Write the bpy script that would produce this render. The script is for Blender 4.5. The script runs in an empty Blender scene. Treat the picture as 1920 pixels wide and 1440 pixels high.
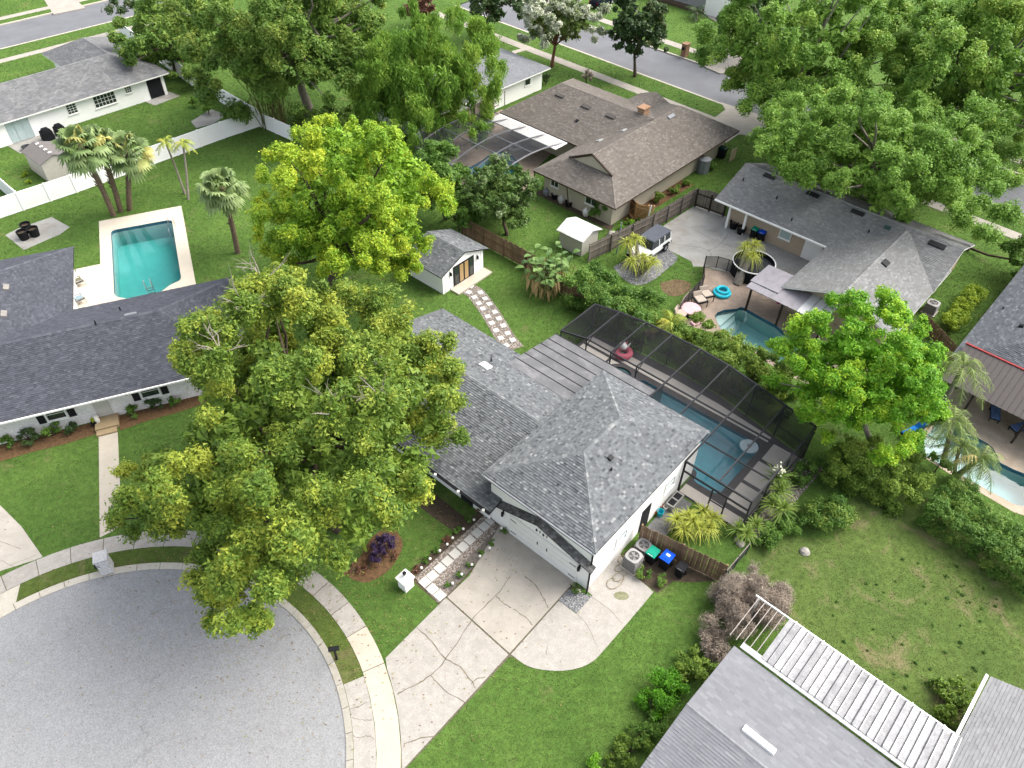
import bpy, bmesh, math, random
import numpy as np
from mathutils import Vector, Matrix

# ------------------------------------------------------------------ camera, sky, sun, exposure
SC = bpy.context.scene
COL = SC.collection
CAM_H, CAM_F = 38.0, 1420.0                    # drone height (m), focal length in pixels of a 1920 wide frame
PITCH, ROLL = math.radians(44.5), math.radians(-1.3)
CT, ST, CR, SR = math.cos(PITCH), math.sin(PITCH), math.cos(ROLL), math.sin(ROLL)
_up0 = Vector((0, ST, CT)); _x0 = Vector((1, 0, 0)); _fw = Vector((0, CT, -ST))
_rt = _x0 * CR - _up0 * SR; _up = _x0 * SR + _up0 * CR
cam = bpy.data.cameras.new('camera'); cam.sensor_width = 36.0; cam.lens = CAM_F / 1920 * 36
cam.clip_end = 3000
camo = bpy.data.objects.new('camera', cam); COL.objects.link(camo)
camo.matrix_world = Matrix(((_rt.x, _up.x, -_fw.x, 0), (_rt.y, _up.y, -_fw.y, 0), (_rt.z, _up.z, -_fw.z, CAM_H), (0, 0, 0, 1)))
SC.camera = camo

SUN_EL, SUN_AZ = math.radians(48), math.radians(72)      # azimuth measured from +Y (away from the camera) towards +X
world = bpy.data.worlds.new('World'); SC.world = world; world.use_nodes = True
wn = world.node_tree.nodes; wl = world.node_tree.links; wn.clear()
_o = wn.new('ShaderNodeOutputWorld'); _b = wn.new('ShaderNodeBackground'); _s = wn.new('ShaderNodeTexSky')
_s.sky_type = 'NISHITA'; _s.sun_disc = False; _s.sun_elevation = SUN_EL; _s.sun_rotation = SUN_AZ
_s.air_density = 1.0; _s.dust_density = 4.0; _s.ozone_density = 1.0
_b.inputs['Strength'].default_value = 0.15
_h = wn.new('ShaderNodeHueSaturation'); _h.inputs['Saturation'].default_value = 0.42      # thin overcast
wl.new(_s.outputs[0], _h.inputs['Color']); wl.new(_h.outputs[0], _b.inputs[0]); wl.new(_b.outputs[0], _o.inputs[0])
sl = bpy.data.lights.new('sun', 'SUN'); sl.energy = 1.5; sl.angle = math.radians(58); sl.color = (1.0, 0.95, 0.86)
so = bpy.data.objects.new('sun', sl); COL.objects.link(so)
so.rotation_euler = (math.pi / 2 - SUN_EL, 0, -SUN_AZ + math.pi)
so.rotation_euler = Vector((-math.sin(SUN_AZ) * math.cos(SUN_EL), -math.cos(SUN_AZ) * math.cos(SUN_EL), -math.sin(SUN_EL))).to_track_quat('-Z', 'Y').to_euler()
SC.view_settings.view_transform = 'Standard'; SC.view_settings.look = 'None'
SC.view_settings.exposure = 1.52; SC.view_settings.gamma = 1.0; SC.view_settings.use_curve_mapping = False
SC.render.engine = 'CYCLES'
SC.cycles.max_bounces = 6; SC.cycles.transparent_max_bounces = 12

rng = np.random.default_rng(7); random.seed(7)

# ------------------------------------------------------------------ layout: survey point seen in the photograph -> place on a level plane
def at(px, py, z=0.0):
    xr = (px - 960) / CAM_F; yr = -(py - 720) / CAM_F
    x = xr * CR + yr * SR; y = -xr * SR + yr * CR
    d = Vector((x, CT + y * ST, -ST + y * CT))
    t = (z - CAM_H) / d.z
    return Vector((d.x * t, d.y * t, z))
def ray(px, py):
    return at(px, py, 0.0) - Vector((0, 0, CAM_H))

def photo_xy(P_):
    """where world points (n,3) stand in the 1920 wide survey photograph"""
    d = np.asarray(P_, float) - np.array([0, 0, CAM_H]); z = d[:, 1] * CT - d[:, 2] * ST; y = d[:, 1] * ST + d[:, 2] * CT; x = d[:, 0]
    return 960 + CAM_F * (x * CR - y * SR) / z, 720 - CAM_F * (x * SR + y * CR) / z, CAM_F / z

class Fr:
    """ground frame of a building: a runs along heading, b to its right"""
    def __init__(s, o, deg):
        s.o = Vector((o[0], o[1], 0)); r = math.radians(deg); s.deg = deg; s.r = r
        s.A = Vector((math.cos(r), math.sin(r), 0)); s.B = Vector((math.sin(r), -math.cos(r), 0))
    def __call__(s, a, b, z=0.0):
        v = s.o + s.A * a + s.B * b; v.z = z; return v
    def ab(s, p):
        d = Vector((p[0], p[1], 0)) - s.o; return d.dot(s.A), d.dot(s.B)
    def wall_a(s, px, py, a):          # point where the sight line meets the vertical plane a = const -> (b, z)
        d = ray(px, py); c = Vector((0, 0, CAM_H)); k = (a - (c - s.o).dot(s.A)) / d.dot(s.A); p = c + d * k
        return s.ab(p)[1], p.z

# ------------------------------------------------------------------ object helpers
def tag(o, label=None, cat=None, group=None, kind=None):
    if label: o['label'] = label
    if cat: o['category'] = cat
    if group: o['group'] = group
    if kind: o['kind'] = kind
    return o
ROOT = {}
def thing(name, loc, label, cat, group=None, rz=0.0):
    o = bpy.data.objects.new(name, None); COL.objects.link(o)
    o.empty_display_size = 0.3
    o.location = (loc[0], loc[1], loc[2]); o.rotation_euler = (0, 0, rz)
    tag(o, label, cat, group); ROOT[o.name] = Vector(o.location)
    return o
def rootloc(o):
    while o.parent: o = o.parent
    return ROOT.get(o.name, Vector((0, 0, 0)))

class MB:
    """collects world-space shapes and links them as ONE mesh object"""
    def __init__(s): s.v = []; s.f = []; s.m = []; s.cm = 0
    def quad(s, *p):
        n = len(s.v); s.v += [tuple(q) for q in p]; s.f.append(tuple(range(n, n + len(p)))); s.m.append(s.cm); return s
    def hexa(s, b, t):
        """b, t: lists of bottom and top points (same count)"""
        n = len(s.v); k = len(b); s.v += [tuple(q) for q in b] + [tuple(q) for q in t]
        # orient
        ar = sum(b[i][0] * b[(i + 1) % k][1] - b[(i + 1) % k][0] * b[i][1] for i in range(k))
        bo = tuple(n + i for i in range(k)); to = tuple(n + k + i for i in range(k))
        if ar >= 0: s.f += [bo[::-1], to]
        else: s.f += [bo, to[::-1]]
        for i in range(k):
            j = (i + 1) % k
            q = (n + i, n + j, n + k + j, n + k + i)
            s.f.append(q if ar >= 0 else q[::-1])
        s.m += [s.cm] * (k + 2); return s
    def prism(s, pts, z0, z1):
        return s.hexa([(p[0], p[1], z0) for p in pts], [(p[0], p[1], z1) for p in pts])
    def box(s, c, sx, sy, sz, rz=0.0, taper=1.0):
        """c: centre of the base"""
        ca, sa = math.cos(rz), math.sin(rz)
        def P(x, y, z): return (c[0] + x * ca - y * sa, c[1] + x * sa + y * ca, c[2] + z)
        h = [(-sx / 2, -sy / 2), (sx / 2, -sy / 2), (sx / 2, sy / 2), (-sx / 2, sy / 2)]
        return s.hexa([P(x, y, 0) for x, y in h], [P(x * taper, y * taper, sz) for x, y in h])
    def fbox(s, fr, a0, a1, b0, b1, z0, z1):
        return s.hexa([fr(a0, b0, z0), fr(a1, b0, z0), fr(a1, b1, z0), fr(a0, b1, z0)], [fr(a0, b0, z1), fr(a1, b0, z1), fr(a1, b1, z1), fr(a0, b1, z1)])
    def beam(s, p, q, w, h=None):
        """rectangular bar between two points; w horizontal, h vertical"""
        h = h or w; p = Vector(p); q = Vector(q); d = (q - p).normalized()
        sd = Vector((d.y, -d.x, 0))
        if sd.length < 1e-3: sd = Vector((1, 0, 0))
        sd.normalize(); up = sd.cross(d).normalized()
        if abs(up.z) > 1e-6 and up.z < 0: up = -up
        x = sd * w / 2; y = up * h / 2
        n = len(s.v); s.v += [tuple(v) for v in (p - x - y, p + x - y, p + x + y, p - x + y, q - x - y, q + x - y, q + x + y, q - x + y)]
        for f in ((0, 1, 2, 3), (7, 6, 5, 4), (0, 4, 5, 1), (1, 5, 6, 2), (2, 6, 7, 3), (3, 7, 4, 0)):
            s.f.append(tuple(n + i for i in f)); s.m.append(s.cm)
        return s
    def tube(s, pts, rad, seg=7, cap=True):
        pts = [Vector(p) for p in pts]
        if not isinstance(rad, (list, tuple)): rad = [rad] * len(pts)
        n0 = len(s.v); ref = Vector((0.31, 0.17, 0.93))
        for i, p in enumerate(pts):
            d = (pts[min(i + 1, len(pts) - 1)] - pts[max(i - 1, 0)]).normalized()
            x = d.cross(ref)
            if x.length < 1e-3: x = d.cross(Vector((1, 0, 0)))
            x.normalize(); y = d.cross(x)
            for k in range(seg):
                t = 2 * math.pi * k / seg; s.v.append(tuple(p + (x * math.cos(t) + y * math.sin(t)) * rad[i]))
        for i in range(len(pts) - 1):
            for k in range(seg):
                a = n0 + i * seg + k; b = n0 + i * seg + (k + 1) % seg
                s.f.append((a, b, b + seg, a + seg)); s.m.append(s.cm)
        if cap:
            s.f.append(tuple(n0 + k for k in range(seg))[::-1]); s.m.append(s.cm)
            e = n0 + (len(pts) - 1) * seg; s.f.append(tuple(e + k for k in range(seg))); s.m.append(s.cm)
        return s
    def lathe(s, c, prof, seg=20, sx=1.0, sy=1.0, closed=False):
        """prof: list of (r, z) from the bottom up"""
        n0 = len(s.v)
        for r, z in prof:
            for k in range(seg):
                t = 2 * math.pi * k / seg; s.v.append((c[0] + r * sx * math.cos(t), c[1] + r * sy * math.sin(t), c[2] + z))
        for i in range(len(prof) - 1):
            for k in range(seg):
                a = n0 + i * seg + k; b = n0 + i * seg + (k + 1) % seg
                s.f.append((a, b, b + seg, a + seg)); s.m.append(s.cm)
        if not closed:
            s.f.append(tuple(n0 + k for k in range(seg))[::-1]); s.m.append(s.cm)
            e = n0 + (len(prof) - 1) * seg; s.f.append(tuple(e + k for k in range(seg))); s.m.append(s.cm)
        return s
    def torus(s, c, R, r, seg=20, ring=8, sz=1.0):
        n0 = len(s.v)
        for i in range(seg):
            t = 2 * math.pi * i / seg
            for k in range(ring):
                u = 2 * math.pi * k / ring; q = R + r * math.cos(u)
                s.v.append((c[0] + q * math.cos(t), c[1] + q * math.sin(t), c[2] + r * sz * math.sin(u)))
        for i in range(seg):
            for k in range(ring):
                a = n0 + i * ring + k; b = n0 + i * ring + (k + 1) % ring
                c2 = n0 + ((i + 1) % seg) * ring + (k + 1) % ring; d = n0 + ((i + 1) % seg) * ring + k
                s.f.append((a, d, c2, b)); s.m.append(s.cm)
        return s
    def mesh(s, name, mats, off=(0, 0, 0), smooth=False, bevel=0):
        me = bpy.data.meshes.new(name); o = Vector(off)
        me.from_pydata([(x - o.x, y - o.y, z - o.z) for x, y, z in s.v], [], s.f)
        if not isinstance(mats, (list, tuple)): mats = [mats]
        for m in mats: me.materials.append(m)
        if len(mats) > 1: me.polygons.foreach_set('material_index', s.m)
        if smooth: me.polygons.foreach_set('use_smooth', [True] * len(me.polygons))
        if bevel:
            bm = bmesh.new(); bm.from_mesh(me); bmesh.ops.remove_doubles(bm, verts=bm.verts, dist=1e-5)
            bmesh.ops.bevel(bm, geom=[e for e in bm.edges if len(e.link_faces) == 2 and e.calc_face_angle(0) > 0.5], offset=bevel, segments=2, affect='EDGES', clamp_overlap=True)
            bm.to_mesh(me); bm.free()
        me.update(); return me
    def build(s, name, mats, parent=None, smooth=False, bevel=0, loc=None):
        off = rootloc(parent) if parent else (loc if loc is not None else s.base())
        me = s.mesh(name, mats, off, smooth, bevel)
        o = bpy.data.objects.new(name, me); COL.objects.link(o)
        if parent: o.parent = parent
        else: o.location = off; ROOT[o.name] = Vector(off)
        return o
    def base(s):
        a = np.array(s.v); return Vector((float(a[:, 0].mean()), float(a[:, 1].mean()), float(a[:, 2].min())))

def piece(name, me, parent, wloc, rz=0.0, rot=None):
    """a small part that shares mesh data; wloc is a world position"""
    o = bpy.data.objects.new(name, me); COL.objects.link(o); o.parent = parent
    o.location = Vector(wloc) - rootloc(parent); o.rotation_euler = rot if rot else (0, 0, rz)
    return o
def copy_tree(root, loc, rz, label, group=None):
    r = root.copy(); COL.objects.link(r); r.location = loc; r.rotation_euler = (0, 0, rz); r['label'] = label
    if group: r['group'] = group
    ROOT[r.name] = Vector(loc)
    for ch in list(root.children):
        c = ch.copy(); COL.objects.link(c); c.parent = r
        for g in list(ch.children):
            d = g.copy(); COL.objects.link(d); d.parent = c
    return r
def fast_mesh(name, co, k, mats, attrs=None, matidx=None):
    """co: (n*k,3) array, consecutive k vertices form a face"""
    n = len(co) // k; me = bpy.data.meshes.new(name)
    me.vertices.add(n * k); me.vertices.foreach_set('co', np.ascontiguousarray(co, dtype=np.float32).ravel())
    me.loops.add(n * k); me.loops.foreach_set('vertex_index', np.arange(n * k, dtype=np.int32))
    me.polygons.add(n); me.polygons.foreach_set('loop_start', np.arange(0, n * k, k, dtype=np.int32))
    if not isinstance(mats, (list, tuple)): mats = [mats]
    for m in mats: me.materials.append(m)
    if matidx is not None: me.polygons.foreach_set('material_index', matidx.astype(np.int32))
    for an, arr in (attrs or {}).items():
        a = me.attributes.new(an, 'FLOAT', 'FACE'); a.data.foreach_set('value', np.ascontiguousarray(arr, dtype=np.float32))
    me.update(calc_edges=True)
    return me
def link(name, me, parent=None, loc=None):
    o = bpy.data.objects.new(name, me); COL.objects.link(o)
    if parent: o.parent = parent
    elif loc is not None: o.location = loc; ROOT[o.name] = Vector(loc)
    return o
def struct(o, label=None): o['kind'] = 'structure'; return o
def inpoly(x, y, poly):
    c = np.zeros(len(x), bool); n = len(poly)
    for i in range(n):
        x0, y0 = poly[i][0], poly[i][1]; x1, y1 = poly[(i + 1) % n][0], poly[(i + 1) % n][1]
        if y0 == y1: continue
        m = ((y0 > y) != (y1 > y)) & (x < (x1 - x0) * (y - y0) / (y1 - y0) + x0); c ^= m
    return c
def sheet(name, outer, holes, z, mat):
    """flat sheet with holes, triangulated"""
    bm = bmesh.new(); eds = []
    for lp in [outer] + list(holes):
        vs = [bm.verts.new((p[0], p[1], z)) for p in lp]
        eds += [bm.edges.new((vs[i], vs[(i + 1) % len(vs)])) for i in range(len(vs))]
    bmesh.ops.triangle_fill(bm, edges=eds, use_beauty=True, use_dissolve=False, normal=(0, 0, 1))
    for f in bm.faces:
        if f.normal.z < 0: f.normal_flip()
    me = bpy.data.meshes.new(name); bm.to_mesh(me); bm.free(); me.materials.append(mat)
    return struct(link(name, me, loc=(0, 0, 0)))
def slab(name, pts, z0, z1, mat, parent=None, bevel=0):
    o = MB().prism(pts, z0, z1).build(name, mat, parent, bevel=bevel, loc=None if parent else (0, 0, 0))
    return o
PAVED = []     # polygons no grass grows on
def smooth_line(pts, n=8):
    """Catmull-Rom through 2-D/3-D points"""
    pts = [Vector(p) for p in pts]; out = []
    for i in range(len(pts) - 1):
        p0 = pts[max(i - 1, 0)]; p1 = pts[i]; p2 = pts[i + 1]; p3 = pts[min(i + 2, len(pts) - 1)]
        for k in range(n):
            t = k / n; out.append(0.5 * ((2 * p1) + (-p0 + p2) * t + (2 * p0 - 5 * p1 + 4 * p2 - p3) * t * t + (-p0 + 3 * p1 - 3 * p2 + p3) * t ** 3))
    out.append(pts[-1]); return out
# ------------------------------------------------------------------ procedural materials
def newmat(name):
    m = bpy.data.materials.new(name); m.use_nodes = True; nt = m.node_tree; nt.nodes.clear()
    out = nt.nodes.new('ShaderNodeOutputMaterial'); b = nt.nodes.new('ShaderNodeBsdfPrincipled')
    nt.links.new(b.outputs[0], out.inputs[0]); return m, nt, b, out
def texco(nt, scale=1.0, kind='Object', stretch=None):
    t = nt.nodes.new('ShaderNodeTexCoord'); mp = nt.nodes.new('ShaderNodeMapping')
    mp.inputs['Scale'].default_value = stretch or (scale, scale, scale)
    nt.links.new(t.outputs[kind], mp.inputs[0]); return mp.outputs[0]
def noise(nt, co, scale, detail=4.0, rough=0.6, dist=0.0):
    n = nt.nodes.new('ShaderNodeTexNoise'); n.inputs['Scale'].default_value = scale; n.inputs['Detail'].default_value = detail
    n.inputs['Roughness'].default_value = rough; n.inputs['Distortion'].default_value = dist
    nt.links.new(co, n.inputs['Vector']); return n.outputs[0]
def ramp(nt, fac, stops):
    r = nt.nodes.new('ShaderNodeValToRGB'); e = r.color_ramp.elements
    while len(e) > 1: e.remove(e[-1])
    e[0].position = stops[0][0]; e[0].color = (*stops[0][1], 1)
    for p, c in stops[1:]:
        q = e.new(p); q.color = (*c, 1)
    nt.links.new(fac, r.inputs[0]); return r.outputs[0]
def mix(nt, a, b, fac, mode='MIX'):
    m = nt.nodes.new('ShaderNodeMix'); m.data_type = 'RGBA'; m.blend_type = mode
    for i, v in ((6, a), (7, b)):
        if isinstance(v, tuple): m.inputs[i].default_value = (*v, 1) if len(v) == 3 else v
        else: nt.links.new(v, m.inputs[i])
    if isinstance(fac, (int, float)): m.inputs[0].default_value = fac
    else: nt.links.new(fac, m.inputs[0])
    return m.outputs[2]
def g3(v): return (v, v, v)
def bump(nt, b, h, strength, dist=0.02):
    n = nt.nodes.new('ShaderNodeBump'); n.inputs['Strength'].default_value = strength; n.inputs['Distance'].default_value = dist
    nt.links.new(h, n.inputs['Height']); nt.links.new(n.outputs[0], b.inputs['Normal'])
def attr(nt, name):
    a = nt.nodes.new('ShaderNodeAttribute'); a.attribute_name = name; return a.outputs['Fac']
def mul(c, k): return tuple(min(1, x * k) for x in c)
MATS = {}
KA = 0.77
def surf(name, col, var=0.18, scale=3.0, rough=0.7, fine=40.0, finev=0.12, bmp=0.15, metal=0.0, spec=0.1, stain=None, stainscale=0.6, objvar=0.0):
    """a plain weathered surface: large patches, fine grain, optional stains"""
    if name in MATS: return MATS[name]
    if max(col) < .74:                       # measured under the bright exposure of the photograph
        col = mul(col, KA); stain = mul(stain, KA) if stain else None
    m, nt, b, out = newmat(name); co = texco(nt)
    c = ramp(nt, noise(nt, co, scale, 5), [(0.3, mul(col, 1 - var)), (0.7, mul(col, 1 + var))])
    fn = noise(nt, co, fine, 3)
    c = mix(nt, c, ramp(nt, fn, [(0.3, g3(1 - finev * 2)), (0.7, g3(1.0))]), 1.0, 'MULTIPLY')
    if stain:
        s = ramp(nt, noise(nt, co, stainscale, 6, 0.65, 0.4), [(0.5, (0, 0, 0)), (0.72, (1, 1, 1))])
        c = mix(nt, c, stain, s)
    if objvar:
        oi = nt.nodes.new('ShaderNodeObjectInfo')
        c = mix(nt, c, ramp(nt, oi.outputs['Random'], [(0.0, g3(1 - objvar)), (1.0, g3(1 + objvar))]), 1.0, 'MULTIPLY')
    nt.links.new(c, b.inputs['Base Color']); b.inputs['Roughness'].default_value = rough; b.inputs['Metallic'].default_value = metal
    b.inputs['Specular IOR Level'].default_value = spec
    if bmp: bump(nt, b, fn, bmp, 0.01)
    MATS[name] = m; return m
def lawn_mat(name, c1, c2, dry, dryamt):
    c1, c2, dry = mul(c1, .80), mul(c2, .80), mul(dry, .80)
    m, nt, b, out = newmat(name); co = texco(nt)
    c = ramp(nt, noise(nt, co, 0.22, 6, 0.62, 0.5), [(0.32, c1), (0.68, c2)])
    c = mix(nt, c, ramp(nt, noise(nt, co, 2.6, 5, 0.7), [(0.3, g3(0.62)), (0.72, g3(1.35))]), 0.85, 'MULTIPLY')
    dn = noise(nt, co, 0.35, 8, 0.68, 0.8)
    c = mix(nt, c, dry, ramp(nt, dn, [(0.62 - dryamt, (0, 0, 0)), (0.78 - dryamt, g3(0.85))]))
    f = noise(nt, texco(nt, stretch=(1, 1, 0.2)), 26, 4, 0.8)
    c = mix(nt, c, ramp(nt, f, [(0.3, g3(0.5)), (0.7, g3(1.25))]), 0.8, 'MULTIPLY')
    nt.links.new(c, b.inputs['Base Color']); b.inputs['Roughness'].default_value = 0.9; b.inputs['Specular IOR Level'].default_value = 0.04
    bump(nt, b, f, 0.6, 0.05); return m
def leaf_mat(name, dark, mid, light, warm, transl=0.35, rough=0.55):
    """tone: shade of the single leaf, warm: young growth of the twig it sits on"""
    m, nt, b, out = newmat(name)
    c = ramp(nt, attr(nt, 'tone'), [(0.0, dark), (0.5, mid), (1.0, light)])
    c = mix(nt, c, warm, attr(nt, 'warm'))
    nt.links.new(c, b.inputs['Base Color']); b.inputs['Roughness'].default_value = rough; b.inputs['Specular IOR Level'].default_value = 0.25
    t = nt.nodes.new('ShaderNodeBsdfTranslucent'); nt.links.new(c, t.inputs[0])
    x = nt.nodes.new('ShaderNodeMixShader'); x.inputs[0].default_value = transl
    nt.links.new(b.outputs[0], x.inputs[1]); nt.links.new(t.outputs[0], x.inputs[2]); nt.links.new(x.outputs[0], out.inputs[0])
    return m
def shingle_mat(name, stops, streak=None, rough=0.85):
    m, nt, b, out = newmat(name); co = texco(nt); stops = [(p, mul(c, KA * .94)) for p, c in stops]; streak = mul(streak, KA) if streak else None
    c = ramp(nt, attr(nt, 'tone'), stops)
    c = mix(nt, c, ramp(nt, noise(nt, co, 0.35, 3, 0.5), [(0.3, g3(0.93)), (0.7, g3(1.05))]), 1.0, 'MULTIPLY')
    gr = noise(nt, co, 55, 2)
    c = mix(nt, c, ramp(nt, gr, [(0.3, g3(0.8)), (0.7, g3(1.12))]), 1.0, 'MULTIPLY')
    if streak:
        s = ramp(nt, noise(nt, co, 0.8, 7, 0.7, 1.2), [(0.48, (0, 0, 0)), (0.75, g3(0.8))]); c = mix(nt, c, streak, s)
    nt.links.new(c, b.inputs['Base Color']); b.inputs['Roughness'].default_value = rough; b.inputs['Specular IOR Level'].default_value = 0.08
    bump(nt, b, gr, 0.3, 0.01); return m
def screen_mat(name, col, alpha):
    """woven insect screen: part of the light passes between the strands"""
    m, nt, b, out = newmat(name)
    b.inputs['Base Color'].default_value = (*col, 1); b.inputs['Roughness'].default_value = 0.6; b.inputs['Specular IOR Level'].default_value = 0.3
    t = nt.nodes.new('ShaderNodeBsdfTransparent'); x = nt.nodes.new('ShaderNodeMixShader')
    fz = ramp(nt, noise(nt, texco(nt), 0.7, 4), [(0.3, g3(alpha - 0.06)), (0.7, g3(alpha + 0.06))])
    nt.links.new(fz, x.inputs[0]); nt.links.new(t.outputs[0], x.inputs[1]); nt.links.new(b.outputs[0], x.inputs[2])
    nt.links.new(x.outputs[0], out.inputs[0]); return m
def water_mat(name, absorb, dens):
    m, nt, b, out = newmat(name); nt.nodes.remove(b)
    co = texco(nt); t = nt.nodes.new('ShaderNodeBsdfTransparent'); g = nt.nodes.new('ShaderNodeBsdfGlossy'); g.inputs['Roughness'].default_value = 0.03
    h = noise(nt, co, 1.6, 3); bp = nt.nodes.new('ShaderNodeBump'); bp.inputs['Strength'].default_value = 0.12; bp.inputs['Distance'].default_value = 0.05
    nt.links.new(h, bp.inputs['Height']); nt.links.new(bp.outputs[0], g.inputs['Normal'])
    fr = nt.nodes.new('ShaderNodeFresnel'); fr.inputs['IOR'].default_value = 1.5; nt.links.new(bp.outputs[0], fr.inputs['Normal'])
    x = nt.nodes.new('ShaderNodeMixShader'); gm = nt.nodes.new('ShaderNodeNewGeometry'); k1_ = nt.nodes.new('ShaderNodeMath'); k1_.operation = 'SUBTRACT'; k1_.inputs[0].default_value = 1.0; nt.links.new(gm.outputs['Backfacing'], k1_.inputs[1])
    k2_ = nt.nodes.new('ShaderNodeMath'); k2_.operation = 'MULTIPLY'; nt.links.new(fr.outputs[0], k2_.inputs[0]); nt.links.new(k1_.outputs[0], k2_.inputs[1])
    nt.links.new(k2_.outputs[0], x.inputs[0]); nt.links.new(t.outputs[0], x.inputs[1]); nt.links.new(g.outputs[0], x.inputs[2])
    nt.links.new(x.outputs[0], out.inputs[0])
    va = nt.nodes.new('ShaderNodeVolumeAbsorption'); va.inputs['Color'].default_value = (*absorb, 1); va.inputs['Density'].default_value = dens
    nt.links.new(va.outputs[0], out.inputs['Volume']); return m
def glass_mat(name, col, rough=0.06):
    m, nt, b, out = newmat(name); b.inputs['Base Color'].default_value = (*col, 1); b.inputs['Roughness'].default_value = rough
    b.inputs['Specular IOR Level'].default_value = 0.8; MATS[name] = m; return m

M_lawn = lawn_mat('lawn', (0.074, 0.146, 0.030), (0.120, 0.208, 0.044), (0.20, 0.195, 0.085), 0.045)
M_drylawn = lawn_mat('worn_lawn', (0.088, 0.140, 0.036), (0.130, 0.190, 0.048), (0.27, 0.22, 0.125), 0.09)
M_verge = lawn_mat('verge_grass', (0.080, 0.125, 0.028), (0.120, 0.162, 0.038), (0.20, 0.165, 0.09), 0.10)
def asphalt_mat():
    m, nt, b, out = newmat('asphalt'); co = texco(nt)
    c = ramp(nt, noise(nt, co, 0.30, 4, 0.55), [(0.3, (0.212, 0.214, 0.217)), (0.7, (0.236, 0.238, 0.243))])
    c = mix(nt, c, ramp(nt, noise(nt, co, 2.2, 6, 0.7), [(0.28, g3(0.92)), (0.72, g3(1.06))]), 1.0, 'MULTIPLY')
    ag = noise(nt, co, 15, 3, 0.8); c = mix(nt, c, ramp(nt, ag, [(0.30, g3(0.66)), (0.5, g3(1.0)), (0.72, g3(1.32))]), 1.0, 'MULTIPLY')
    v = nt.nodes.new('ShaderNodeTexVoronoi'); v.feature = 'DISTANCE_TO_EDGE'; v.inputs['Scale'].default_value = 0.16
    nm = nt.nodes.new('ShaderNodeVectorMath'); nm.operation = 'ADD'; nz = nt.nodes.new('ShaderNodeTexNoise'); nz.inputs['Scale'].default_value = 0.5; nz.inputs['Detail'].default_value = 6
    sc = nt.nodes.new('ShaderNodeVectorMath'); sc.operation = 'SCALE'; sc.inputs['Scale'].default_value = 2.2
    nt.links.new(co, nz.inputs['Vector']); nt.links.new(nz.outputs['Color'], sc.inputs[0]); nt.links.new(co, nm.inputs[0]); nt.links.new(sc.outputs[0], nm.inputs[1]); nt.links.new(nm.outputs[0], v.inputs['Vector'])
    ck = ramp(nt, v.outputs['Distance'], [(0.0, g3(1.0)), (0.010, g3(0.0))]); gate = ramp(nt, noise(nt, co, 0.25, 2), [(0.52, g3(0.0)), (0.62, g3(0.35))])
    c = mix(nt, c, (0.11, 0.11, 0.115), mix(nt, g3(0.0), ck, gate))
    sp = ramp(nt, noise(nt, co, 0.9, 2, 0.4), [(0.73, g3(0.0)), (0.78, g3(0.35))]); c = mix(nt, c, (0.15, 0.15, 0.155), sp)
    nt.links.new(c, b.inputs['Base Color']); b.inputs['Roughness'].default_value = 0.9; b.inputs['Specular IOR Level'].default_value = 0.25; bump(nt, b, ag, 0.35, 0.012); return m
M_asphalt = asphalt_mat()
M_street = surf('street_asphalt', (0.20, 0.205, 0.22), 0.10, 0.4, 0.9, 20, 0.1, 0.2)
M_conc = surf('concrete', (0.47, 0.43, 0.375), 0.10, 0.9, 0.85, 28, 0.10, 0.2, stain=(0.37, 0.345, 0.30), stainscale=1.3, objvar=0.06)
M_conc2 = surf('smooth_concrete', (0.56, 0.50, 0.41), 0.06, 0.8, 0.85, 30, 0.05, 0.1, stain=(0.48, 0.42, 0.34), stainscale=0.7)
M_conc3 = surf('speckled_concrete', (0.46, 0.43, 0.39), 0.10, 2.2, 0.85, 18, 0.14, 0.25, stain=(0.34, 0.32, 0.285), stainscale=1.6, objvar=0.05)
M_kerb = surf('kerb_concrete', (0.58, 0.54, 0.46), 0.10, 1.0, 0.85, 20, 0.1, 0.2, stain=(0.42, 0.38, 0.31), stainscale=1.0)
M_conc4 = surf('grey_pad_concrete', (0.40, 0.39, 0.36), 0.16, 0.7, 0.85, 25, 0.10, 0.2, stain=(0.29, 0.26, 0.22), stainscale=0.8)
M_crack = surf('crack_dirt', (0.21, 0.18, 0.135), 0.2, 3)
M_joint = surf('joint_dirt', (0.16, 0.14, 0.10), 0.2, 3)
M_stone = surf('paver', (0.66, 0.64, 0.60), 0.05, 1.0, 0.8, 30, 0.06, 0.1, objvar=0.05)
M_white = surf('white_stucco', (0.87, 0.86, 0.83), 0.03, 1.2, 0.75, 35, 0.04, 0.12)
M_cream = surf('cream_wall', (0.60, 0.54, 0.42), 0.05, 1.0, 0.8, 35, 0.05, 0.1)
M_beige = surf('beige_wall', (0.55, 0.44, 0.33), 0.05, 1.0, 0.8, 35, 0.05, 0.1)
M_trim = surf('white_trim', (0.78, 0.77, 0.74), 0.03, 2, 0.5, 40, 0.03, 0)
M_black = surf('black_paint', (0.022, 0.023, 0.026), 0.15, 2, 0.45, 30, 0.05, 0)
M_bronze = surf('bronze_aluminium', (0.050, 0.050, 0.055), 0.1, 2, 0.4, 30, 0.05, 0, metal=0.3)
M_grey = surf('grey_metal', (0.30, 0.31, 0.33), 0.08, 2, 0.5, 40, 0.06, 0.1)
M_wood = surf('fence_wood', (0.31, 0.205, 0.130), 0.30, 2.0, 0.85, 30, 0.2, 0.3, stain=(0.19, 0.14, 0.10), stainscale=2.2, objvar=0.3)
M_woodgrey = surf('weathered_wood', (0.26, 0.225, 0.19), 0.25, 2.0, 0.9, 30, 0.2, 0.3, stain=(0.17, 0.145, 0.12), stainscale=2.0, objvar=0.25)
M_cedar = surf('new_wood', (0.42, 0.235, 0.10), 0.2, 2.0, 0.8, 30, 0.1, 0.2)
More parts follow.
